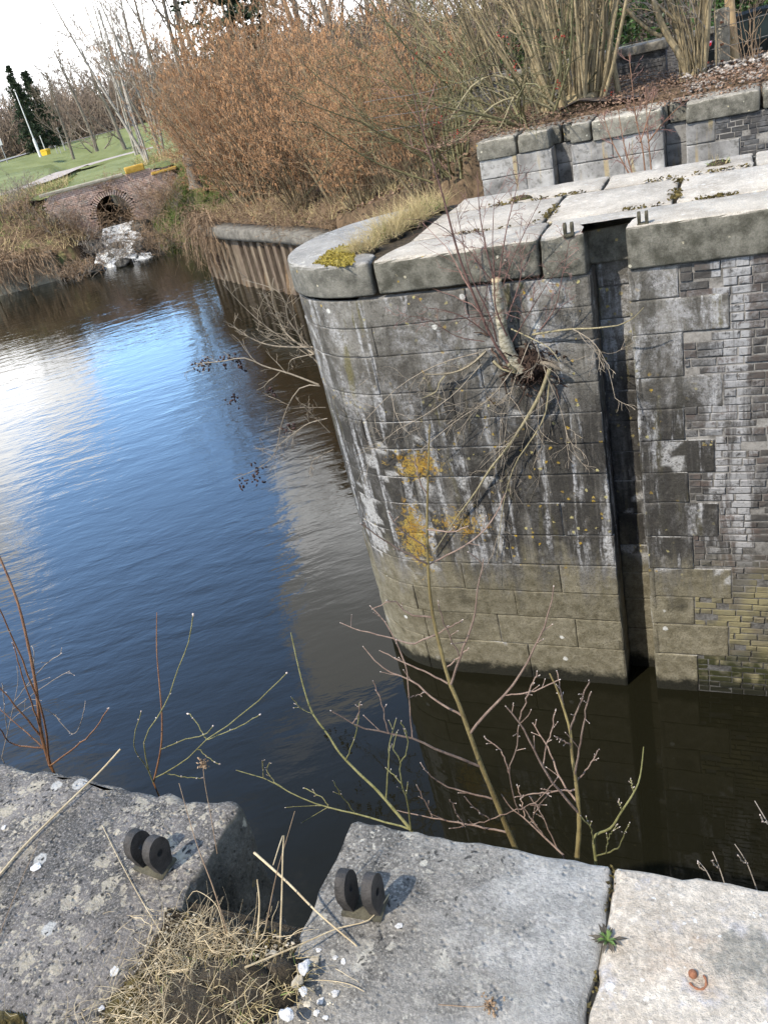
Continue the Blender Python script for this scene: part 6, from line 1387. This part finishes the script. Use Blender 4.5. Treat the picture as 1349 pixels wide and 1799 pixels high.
# ------------------------------------------------------------------ saplings rooted in the near lock wall (foreground)
def fore(name, label, trunk, subs, seed, mats, r0=.012, y=(1.42, 1.62), r1=.003, twr=.0034, extra=5, bud=.0014, group=None, cat='sapling'):
    rs = np.random.RandomState(seed); n_ = 26; T0 = trace(trunk, y[0], y[1], n_); q = lerp_poly(trunk, n_)
    base = T0[0]; rootp = np.array([base[0] - .03, YN - .05, base[2] - .32]); R_pts = lerp_poly([rootp, (rootp + base) / 2 + [0, .10, -.03], base], 6)
    t_ = thing(name, base, label, cat, group)
    r0 *= .64; twr *= .46; rad = np.linspace(r0, r1 * .6, n_) * (1 + .08 * np.sin(np.arange(n_) * 2.7)); mb = MB(); mb.tubes(T0, rad, 8); mb.tubes(R_pts, np.linspace(r0 * 1.2, r0, 6), 8); mb.build('stem', M[mats[0]], t_)
    polys = []; rr = []; info = [(q, np.linspace(y[0], y[1], n_), rad)]
    for s_ in subs:
        s_ = [tuple(v) for v in s_]; best = None
        for (qq, yy, rd) in info:
            dd = np.hypot(qq[:, 0] - s_[0][0], qq[:, 1] - s_[0][1]); k = int(dd.argmin())
            if best is None or dd[k] < best[0]: best = (dd[k], yy[k], rd[k], qq[k])
        s_ = [tuple(best[3])] + s_[1:]
        ya = best[1]; L_ = sum(math.dist(a, b) for a, b in zip(s_[:-1], s_[1:])); yb = max(1.28, ya + rs.uniform(-.0009, .0010) * L_); m_ = 14
        qq = lerp_poly(s_, m_); rd = np.linspace(max(min(best[2] * .62, twr * (1 + L_ / 260)), .0016), .0014, m_)
        polys.append(np.array([UY(a, b, ya + (yb - ya) * i / (m_ - 1)) for i, (a, b) in enumerate(qq)])); rr.append(rd); info.append((qq, np.linspace(ya, yb, m_), rd))
    A = np.array(polys); RA = np.array(rr)
    jit = rs.normal(0, .0011, A.shape); jit[:, 0] = 0; A = A + jit
    tips = [A[:, -1]]; tdir = [A[:, -1] - A[:, -2]]; allp = A.reshape(-1, 3)
    for i in range(len(A)):
        mb = MB(); mb.tubes(A[i], RA[i], 6, rs.uniform(.85, 1.15))
        if extra:
            B, RB = kids(rs, A[i:i + 1], RA[i:i + 1], extra, .25, .98, (25, 55), (.06, .22), 6, .05, .015, .55, .6, .0010); mb.tubes(B, RB, 5, tone_r(rs, len(B), .85, 1.15)); tips.append(B[:, -1]); tdir.append(B[:, -1] - B[:, -2]); allp = np.concatenate([allp, B[:, 1:].reshape(-1, 3)])
        mb.build('branch', M[mats[1]], t_)
    tp = np.concatenate(tips); td = np.concatenate(tdir); td /= np.linalg.norm(td, axis=1, keepdims=True) + 1e-9
    k = rs.choice(len(allp), min(len(allp), int(2.2 * len(tp))), replace=False); nodes = allp[k]; nd = rs.normal(0, 1, nodes.shape) + [0, 0, .8]; nd /= np.linalg.norm(nd, axis=1, keepdims=True)
    PP = np.concatenate([tp, nodes]); DD = np.concatenate([td, nd]); Lb = np.concatenate([np.full(len(tp), bud * 3.0), np.full(len(nodes), bud * 1.7)]) * rs.uniform(.7, 1.2, len(PP)); Rb = np.concatenate([np.full(len(tp), bud), np.full(len(nodes), bud * .8)])
    P4 = PP[:, None] + DD[:, None] * (Lb[:, None] * np.array([-.05, .3, .7, 1.0]))[..., None]; mb = MB(); mb.tubes(P4, Rb[:, None] * np.array([.5, 1, .8, .15])[None], 5, tone_r(rs, len(PP), .75, 1.25)); tag(mb.build('buds', M['bud'], t_), kind='stuff')
    return t_
fore('sapling', 'tallest foreground sapling, olive-stemmed with a thin top rising across the pier wall',
     [(905, 1490), (888, 1450), (868, 1400), (845, 1345), (825, 1290), (805, 1235), (788, 1195), (775, 1145), (765, 1105), (757, 1060), (752, 1000), (750, 930), (752, 830), (755, 745)],
     [[(837, 1348), (775, 1320), (719, 1296), (680, 1288), (630, 1276), (583, 1248)], [(733, 1296), (719, 1222), (715, 1178), (696, 1128), (674, 1089), (652, 1067)], [(685, 1285), (672, 1246), (657, 1196)], [(811, 1267), (765, 1230), (730, 1200), (674, 1174), (639, 1137)],
      [(784, 1194), (752, 1182), (715, 1167), (667, 1143)], [(765, 1130), (726, 1130), (682, 1119), (626, 1106), (598, 1094)], [(758, 1094), (719, 1078), (689, 1056), (655, 1070)], [(824, 1283), (860, 1246), (894, 1213), (924, 1166), (948, 1118), (961, 1085), (973, 1033)], [(894, 1213), (937, 1214), (981, 1194)],
      [(798, 1211), (810, 1148), (830, 1096), (839, 1037), (850, 985)], [(810, 1148), (785, 1107), (769, 1063)], [(767, 1115), (813, 1089)], [(782, 1180), (800, 1160), (822, 1140)], [(753, 1003), (686, 956), (636, 921)], [(752, 991), (841, 942), (888, 869)], [(750, 974), (700, 927), (683, 898)], [(751, 940), (790, 935), (820, 925)],
      [(751, 880), (735, 840), (728, 800)], [(700, 1230), (720, 1225), (746, 1217)], [(620, 1277), (628, 1260), (633, 1235)], [(895, 1465), (830, 1450), (760, 1437), (700, 1425)], [(870, 1420), (830, 1395), (780, 1380), (745, 1352)], [(760, 1437), (745, 1405), (732, 1380)]],
     701, ('sapling_stem', 'sapling_twig'), .0125, (1.40, 1.66), .0026, .0040, 2)
fore('sapling', 'green-barked willow sapling arching left from the coping edge, right of the notch', [(722, 1458), (689, 1419), (659, 1385), (630, 1358), (596, 1322), (578, 1293), (552, 1258), (539, 1226), (526, 1178), (511, 1111)],
     [[(552, 1258), (528, 1243), (511, 1224)], [(617, 1335), (626, 1285), (632, 1233)], [(719, 1454), (637, 1432), (585, 1422), (530, 1402), (478, 1374), (448, 1363), (417, 1354)], [(470, 1369), (461, 1335)], [(619, 1424), (600, 1397), (585, 1371)], [(585, 1422), (565, 1400), (535, 1385)], [(720, 1456), (715, 1408), (704, 1371), (702, 1337), (689, 1308)], [(704, 1337), (717, 1308), (704, 1267)], [(683, 1412), (682, 1348), (685, 1304), (696, 1263)], [(704, 1371), (690, 1360), (678, 1350)], [(478, 1374), (470, 1355), (474, 1340)]],
     702, ('green_twig', 'green_twig'), .0078, (1.36, 1.62), .0024, .0040, 3)
fore('sapling', 'forked reddish sapling before the black water, just left of the pale stone', [(1013, 1508), (1017, 1444), (1011, 1370), (1004, 1326), (1002, 1289), (992, 1252), (978, 1211), (965, 1183)],
     [[(992, 1237), (981, 1192), (979, 1178)], [(1004, 1285), (1015, 1244), (1028, 1211), (1035, 1194)], [(1011, 1359), (1018, 1307), (1028, 1255), (1037, 1215)], [(1013, 1433), (976, 1385), (957, 1352), (939, 1318), (913, 1270), (889, 1242)], [(913, 1270), (928, 1218), (943, 1180)], [(1004, 1310), (985, 1300), (975, 1294)], [(1013, 1375), (1035, 1345), (1050, 1316)], [(1000, 1385), (940, 1395), (905, 1400)], [(957, 1352), (960, 1310), (968, 1285), (975, 1250)], [(1015, 1420), (985, 1370), (960, 1310), (935, 1270)]],
     703, ('sapling_stem', 'sapling_twig'), .0105, (1.34, 1.50), .0032, .0040, 3)
fore('sapling', 'short willow shoot leaning right beyond the forked sapling, nearest the pale stone', [(1046, 1512), (1044, 1470), (1072, 1455), (1091, 1426), (1113, 1392), (1124, 1363), (1130, 1312)],
     [[(1044, 1485), (1038, 1455), (1020, 1435)], [(1113, 1392), (1108, 1370)], [(1050, 1505), (1083, 1490), (1098, 1459), (1105, 1446)], [(1091, 1426), (1087, 1410)], [(1060, 1500), (1070, 1470), (1076, 1460)]], 704, ('green_twig', 'green_twig'), .0062, (1.33, 1.42), .002, .0034, 3)
fore('sapling', 'cluster of fine twigs between the tall and the forked sapling', [(990, 1503), (957, 1472), (920, 1437), (898, 1420), (880, 1395)],
     [[(957, 1472), (935, 1440), (915, 1415)], [(920, 1437), (915, 1405), (908, 1380)], [(930, 1446), (945, 1420), (962, 1395)], [(980, 1495), (950, 1430), (930, 1400)], [(898, 1448), (894, 1359), (906, 1315), (911, 1274)], [(894, 1359), (880, 1320), (850, 1295)], [(900, 1430), (935, 1412), (960, 1390), (978, 1365)], [(898, 1425), (860, 1440), (820, 1450), (790, 1455)], [(860, 1440), (835, 1420), (815, 1400)], [(820, 1450), (800, 1425), (790, 1405)]], 705, ('sapling_twig', 'sapling_twig'), .0046, (1.34, 1.46), .0018, .0032, 3)
fore('willow_shoot', 'thin budded willow wands over the water behind the dark left coping stone', [(270, 1375), (283, 1315), (285, 1261), (281, 1207), (276, 1145), (276, 1076)],
     [[(212, 1366), (254, 1303), (289, 1241), (312, 1180), (332, 1126), (339, 1080)], [(272, 1370), (328, 1334), (366, 1297), (409, 1268), (455, 1230), (503, 1184)], [(366, 1293), (347, 1272), (333, 1253)], [(370, 1295), (416, 1278), (455, 1257)], [(283, 1315), (320, 1301), (358, 1291), (374, 1276)], [(349, 1320), (365, 1330), (385, 1342)], [(230, 1362), (236, 1310), (248, 1250)], [(300, 1355), (330, 1366), (355, 1368)]], 706, ('willow_red', 'green_twig'), .0052, (1.36, 1.58), .0022, .0042, 0, .0030, cat='shoot')
fore('willow_shoot', 'clump of long orange-red willow wands at the left edge of the photo', [(89, 1345), (73, 1288), (64, 1207), (50, 1133), (31, 1056), (0, 979), (-30, 920)],
     [[(102, 1342), (77, 1261), (50, 1184), (19, 1110), (-4, 1060), (-30, 1010)], [(77, 1303), (39, 1253), (0, 1207), (-40, 1165)], [(47, 1335), (23, 1307), (0, 1280), (-30, 1245)], [(77, 1311), (39, 1280), (0, 1245)], [(69, 1280), (46, 1207), (23, 1130)], [(108, 1345), (154, 1295), (191, 1245)]], 707, ('willow_red', 'willow_red'), .0098, (1.36, 1.62), .005, .0075, 0, .0026, cat='shoot')
fore('willow_shoot', 'thin grey leafless twigs beside the orange wands at the left edge', [(4, 1330), (20, 1260), (32, 1200), (30, 1170)], [[(30, 1235), (60, 1190), (90, 1160), (108, 1148)], [(28, 1245), (80, 1205), (122, 1179)], [(20, 1270), (60, 1240), (98, 1256)], [(104, 1312), (130, 1290), (149, 1248)], [(20, 1290), (8, 1240), (5, 1200)], [(60, 1190), (60, 1150), (58, 1135)]], 708, ('grey_twig', 'grey_twig'), .003, (1.40, 1.60), .0014, .0026, 3, .0015, cat='shoot')
for k, (tr, lab) in enumerate((([(1253, 1555), (1240, 1530), (1227, 1514)], 'shortest of the small bare twigs poking over the pale stone at the right'), ([(1275, 1562), (1263, 1525), (1251, 1496)], 'middle small bare twig poking over the pale stone at the right'), ([(1333, 1575), (1312, 1518), (1290, 1483)], 'tallest small bare twig poking over the pale stone at the right'), ([(1365, 1480), (1349, 1448), (1325, 1407)], 'bare twig tip at the right edge of the photo over the black water'))):
    fore('twig', lab, tr, [[tr[1], (tr[1][0] - 10, tr[1][1] - 6), (tr[1][0] - 14, tr[1][1] - 14)]], 720 + k, ('grey_twig', 'grey_twig'), .0026, (1.30, 1.36), .0016, .002, 0, .0020, cat='twig')

# ------------------------------------------------------------------ on the near coping
def soil_patch():
    rs = np.random.RandomState(91); nx_, ny_ = 60, 48; X = np.linspace(-1.36, -.76, nx_); Yv = np.linspace(.22, .87, ny_); V = np.zeros((nx_, ny_, 3))
    for i, x in enumerate(X):
        for j, y in enumerate(Yv):
            n1 = fbm((x * 9, y * 9, 4)) * .06; half = .185 + max(0, .62 - y) * .10; e = 1 - (abs(x + 1.055) + n1) / half; e = min(e, (.838 - y) / .05)
            V[i, j] = (x, y, -.03 + .052 * min(1, max(e, 0) * 2.2) ** .7 * (1 if e > 0 else 0) + .016 * fbm((x * 30, y * 30, 1)) * (e > 0))
    mb = MB(); mb.grid(V, flip=False); tag(mb.build('soil', M['soil']), kind='structure')
    # grit, dead bits and crumbs lying on it
    N_ = 700; x = -1.055 + rs.uniform(-.22, .24, N_); y = rs.uniform(.45, .82, N_); mb = MB()
    for i in range(N_):
        if abs(x[i] + 1.055) < .17 + max(0, .62 - y[i]) * .08: r_ = rs.uniform(.0012, .0055); mb.blob((x[i], y[i], .021 + rs.uniform(-.004, .006)), (r_, r_ * .8, r_ * .6), i, .6, 1.4, 1, rs.uniform(.5, 1.3))
        elif x[i] > -1.0 and rs.uniform() < .6: r_ = rs.uniform(.001, .004); mb.blob((x[i] + .06, y[i] - .05, .002), (r_, r_ * .8, r_ * .6), i, .6, 1.4, 1, rs.uniform(.6, 1.5))
    tag(mb.build('grit', M['stone_bit'], smooth=False), kind='stuff')
    N_ = 1700; x = -1.055 + rs.normal(0, .095, N_); y = rs.uniform(.42, .80, N_); th = rs.uniform(0, 6.28, N_); A = grow(rs, np.column_stack([x, y, rs.uniform(.02, .05, N_)]), np.column_stack([np.cos(th), np.sin(th), rs.normal(.1, .25, N_)]), rs.uniform(.02, .10, N_), 6, .22, -.02); A[:, :, 2] = np.maximum(A[:, :, 2], .012)
    mb = MB(); mb.tubes(A, np.outer(rs.uniform(.0004, .0009, N_), np.linspace(1, .5, 6)), 3, rs.uniform(.6, 1.3, N_)); tag(mb.build('dead_grass', M['straw'], smooth=False), kind='stuff')
soil_patch()
rs = np.random.RandomState(96); N_ = 4200; x = -1.055 + rs.uniform(-.21, .2, N_); y = rs.uniform(.45, .825, N_); k = np.array([abs(a + 1.055) < .165 + max(0, .62 - b) * .08 and mnoise.noise(Vector((a * 16, b * 16, 3))) > -.12 for a, b in zip(x, y)]); mb = MB(); leaves(rs, mb, np.column_stack([x, y, rs.uniform(.016, .030, N_)])[k], .0065, (.4, 1.7)); tag(mb.build('ground_moss', M['moss'], smooth=False), kind='stuff')
rs = np.random.RandomState(92)
p = UZ(430, 1715, .0); tuft((p[0], p[1] - .035, .02), 'big dry grass tuft growing at the back of the near notch', 400, (.125, .055), .075, 801, gfrac=.14, w_=.0009, lean=1.1)
p = UZ(360, 1760, .0); tuft((p[0], p[1] - .02, .02), 'dry grass tuft at the bottom edge below the near notch', 240, (.12, .06), .065, 802, gfrac=.18, w_=.0009, lean=1.2)
p = UZ(500, 1720, .0); tuft((p[0], p[1], .015), 'thin straw tuft between the white flints and the big tuft', 110, (.05, .04), .065, 803, gfrac=.1, w_=.0009, lean=1.2)
mossmat('moss_patch', [(180, 1799), (205, 1740), (260, 1720), (330, 1730), (345, 1780), (300, 1830), (220, 1840)], .012, 'dark brown and yellow moss cushion left of the grass at the bottom edge', 'moss', 5, .02)
mossmat('moss_patch', [(322, 1622), (335, 1612), (352, 1622), (348, 1645), (330, 1645)], .0, 'small bright yellow moss tuft at the corner of the notch', 'moss_yellow', 6, .018)
mossmat('moss_patch', [(-10, 1790), (10, 1778), (45, 1785), (50, 1830), (-10, 1840)], .0, 'green-brown moss in the bottom left corner', 'moss', 7, .018)
def stone(px, py, r_, label, mat, seed, z=0.0, grp=None, flat=.45):
    c_ = UZ(px, py, z); mb = MB(); mb.blob((0, 0, 0), (r_, r_ * .8, r_ * flat), seed, .7, 1.3, 2); o = mb.build('flint' if mat == 'flint' else 'pebble', M[mat], smooth=False); o.location = (c_[0], c_[1], z + r_ * flat * .75); o.rotation_euler = (0, 0, seed * 1.3); tag(o, label, 'stone', grp)
FL = [(536, 1703, .015, 'angular white flint with a bluish face, right of the grass tuft', 'flint'), (505, 1785, .015, 'large white flint at the bottom edge right of the grass', 'flint'), (523, 1725, .013, 'rounded buff pebble below the bluish flint', 'stone_bit'), (533, 1742, .010, 'small cream flint under the buff pebble', 'flint'), (478, 1678, .011, 'grey-white pebble half in the big grass tuft', 'stone_bit'), (202, 1708, .012, 'white flint alone on the dark stone by the brown moss', 'flint'),
      (590, 1747, .009, 'cream flint on the grey stone right of the tuft', 'flint'), (563, 1760, .008, 'tiny white flint left of the cream one', 'flint'), (560, 1670, .006, 'tiny white chip left below the right bracket', 'flint'), (589, 1683, .006, 'tiny white chip in the row of chips', 'flint'), (603, 1690, .006, 'tiny white chip right in the row of chips', 'flint'), (701, 1627, .008, 'pale shell-like flake on the grey stone right of the bracket', 'flint'),
      (552, 1690, .012, 'brown-grey pebble beside the bluish flint', 'stone_bit'), (540, 1765, .008, 'buff chip near the bottom edge', 'stone_bit'), (65, 1525, .014, 'flat white lichened flake on the dark stone, left of the left bracket', 'flint'), (8, 1454, .007, 'white flake at the left edge on the dark stone', 'flint'), (180, 1772, .008, 'small white flint at the bottom on the dark stone', 'flint'), (556, 1779, .007, 'small white chip at the bottom edge', 'flint'), (572, 1788, .006, 'white chip at the bottom edge, rightmost', 'flint')]
for k, (px, py, r_, lab, mt_) in enumerate(FL): stone(px, py, r_, lab, mt_, 40 + k, 0.0 if py < 1650 or px > 545 or px < 250 else .03, 'flints and pebbles on the near coping', .3 if r_ < .0145 else .5)
def stalk(label, pts, zz, r0, r1, mat='straw', name='straw_stalk', extra=None, seed=0):
    """stalk lying on or standing over the coping: pixels with the height of each"""
    q = lerp_poly([(a, b, z) for (a, b), z in zip(pts, zz)], 16); P_ = np.array([UZ(a, b, z) for a, b, z in q]); mb = MB(); mb.tubes(P_, np.linspace(r0, r1, 16), 6)
    if extra: extra(mb, P_, np.random.RandomState(seed))
    return tag(mb.build(name, M[mat], origin=tuple(P_[0])), label, 'stalk', None)
stalk('long thick pale straw lying across the dark stone towards the water, at the left', [(-15, 1556), (40, 1490), (110, 1420), (175, 1357), (212, 1316)], (.006, .008, .010, .02, .05), .0034, .0026)
stalk('stout pale straw pointing from the notch down to the grey stone', [(447, 1498), (505, 1550), (560, 1605), (627, 1662)], (.06, .05, .03, .006), .0032, .0016)
stalk('pale straw curving from the grass to the foot of the right bracket', [(430, 1700), (520, 1663), (590, 1632), (650, 1615), (684, 1570)], (.06, .04, .018, .012, .012), .0026, .0010)
stalk('dark thin stem lying at the left edge below the long straw', [(-5, 1655), (20, 1590), (45, 1530), (66, 1485)], (.006, .006, .006, .006), .0012, .0007, 'bramble')
stalk('thin straw lying between the left bracket and the grass', [(180, 1450), (215, 1520), (260, 1600), (310, 1680)], (.005, .006, .006, .03), .0009, .0012)
stalk('thin dry stem rising from the grass past the lichened corner', [(400, 1640), (375, 1560), (345, 1480), (315, 1376)], (.04, .10, .14, .18), .0016, .0007, 'bramble')
stalk('upright straw standing in the notch, bent over at the tip', [(492, 1660), (495, 1580), (497, 1500), (498, 1466), (480, 1520)], (.02, .11, .20, .24, .22), .0022, .0009)
stalk('second upright straw standing left in the notch', [(452, 1650), (456, 1590), (452, 1545)], (.03, .10, .15), .0026, .0012)
stalk('slanting dark stem in the notch behind the straws', [(465, 1640), (485, 1540), (505, 1470), (518, 1425)], (.02, .08, .12, .16), .0014, .0006, 'bramble')
stalk('thin twig lying on the grey stone right of the flints', [(500, 1728), (560, 1722), (610, 1728), (640, 1742)], (.03, .01, .008, .006), .0013, .0008)
stalk('stem curving over the dark stone corner near the grass', [(395, 1640), (380, 1590), (345, 1565), (330, 1580)], (.04, .08, .07, .05), .0011, .0006)
def seedhead(px, py, z, label, stem, stz, seed):
    rs = np.random.RandomState(seed); q = lerp_poly([(a, b, c_) for (a, b), c_ in zip(stem, stz)], 12); P_ = np.array([UZ(a, b, c_) for a, b, c_ in q]); t_ = thing('dead_flower', P_[0], label, 'dead flower', None); mb = MB(); mb.tubes(P_, np.linspace(.0011, .0007, 12), 5); mb.build('stem', M['bramble'], t_)
    c_ = UZ(px, py, z); mb = MB(); spindles(rs, mb, c_ + rs.normal(0, .008, (50, 3)), .007, .0022, 0, 4, (.6, 1.4)); mb.build('flower_head', M['bramble'], t_)
seedhead(357, 1343, .17, 'brown dried flower head standing over the dark stone edge', [(382, 1500), (370, 1430), (360, 1375), (357, 1345)], (.005, .08, .14, .17), 1)
seedhead(863, 1765, .008, 'brown dried flower head lying on the grey stone near the bottom edge', [(770, 1765), (800, 1767), (835, 1769), (863, 1765)], (.004, .004, .005, .008), 2)
def rosette():
    rs = np.random.RandomState(95); c_ = UZ(1067, 1655, .004); t_ = thing('rosette_weed', c_, 'small green rosette weed with withered outer leaves in the joint by the pale stone', 'weed')
    def leafset(n_, L0, w_, lift, mat, nm):
        mb = MB()
        for i in range(n_):
            a = rs.uniform(0, 6.28); L = L0 * rs.uniform(.6, 1.15); u = np.array([math.cos(a), math.sin(a), 0]); v = np.array([-u[1], u[0], 0]); m_ = 6; rows = []
            for k in range(m_):
                t = k / (m_ - 1); wd = w_ * math.sin(math.pi * min(1, t * .9 + .08)) * (1 + .3 * math.sin(k * 2.5)); ctr = c_ + u * L * t + np.array([0, 0, .003 + lift * math.sin(t * 2.3) * L]); rows.append([ctr - v * wd + [0, 0, wd * .5], ctr, ctr + v * wd + [0, 0, wd * .5]])
            mb.grid(np.array(rows), rs.uniform(.6, 1.4))
        mb.build(nm, M[mat], t_, smooth=True)
    leafset(24, .034, .0036, .12, 'weed_dead', 'withered_leaves'); leafset(22, .020, .0018, .5, 'weed', 'green_leaves')
rosette()
# moss and grit in the joint
mb = MB(); tt = rs.uniform(.3, YN, 260); P = np.column_stack([-.267 + rs.normal(0, .005, 260), tt, rs.uniform(-.02, .002, 260)]); k = np.array([mnoise.noise(Vector((q * 7, 0, 0))) for q in tt]) > -.1; leaves(rs, mb, P[k], .012, (.5, 1.5), .3); tag(mb.build('joint_moss', M['moss'], smooth=False), kind='stuff')
def bolt():
    c_ = UZ(1221, 1722, .0); t_ = thing('iron_bolt', c_, 'rusted bolt stub with a broken rust ring in the pale stone', 'bolt'); mb = MB(); mb.tubes(np.array([c_ + [-.004, .006, -.01], c_ + [-.005, .007, .010], c_ + [-.005, .007, .014]]), np.array([.0085, .008, .005]), 9, cap=True); mb.build('stub', M['rust'], t_)
    mb = MB(); th = np.linspace(-2.6, .9, 18); P_ = np.array([c_ + [.004 + .015 * math.cos(a), -.004 + .015 * math.sin(a), .006 + .002 * math.sin(a * 2)] for a in th]); mb.tubes(P_, 0.0022 * (1 + .3 * np.sin(np.arange(18) * 1.7)), 6, cap=True); mb.build('ring', M['rust'], t_)
bolt()
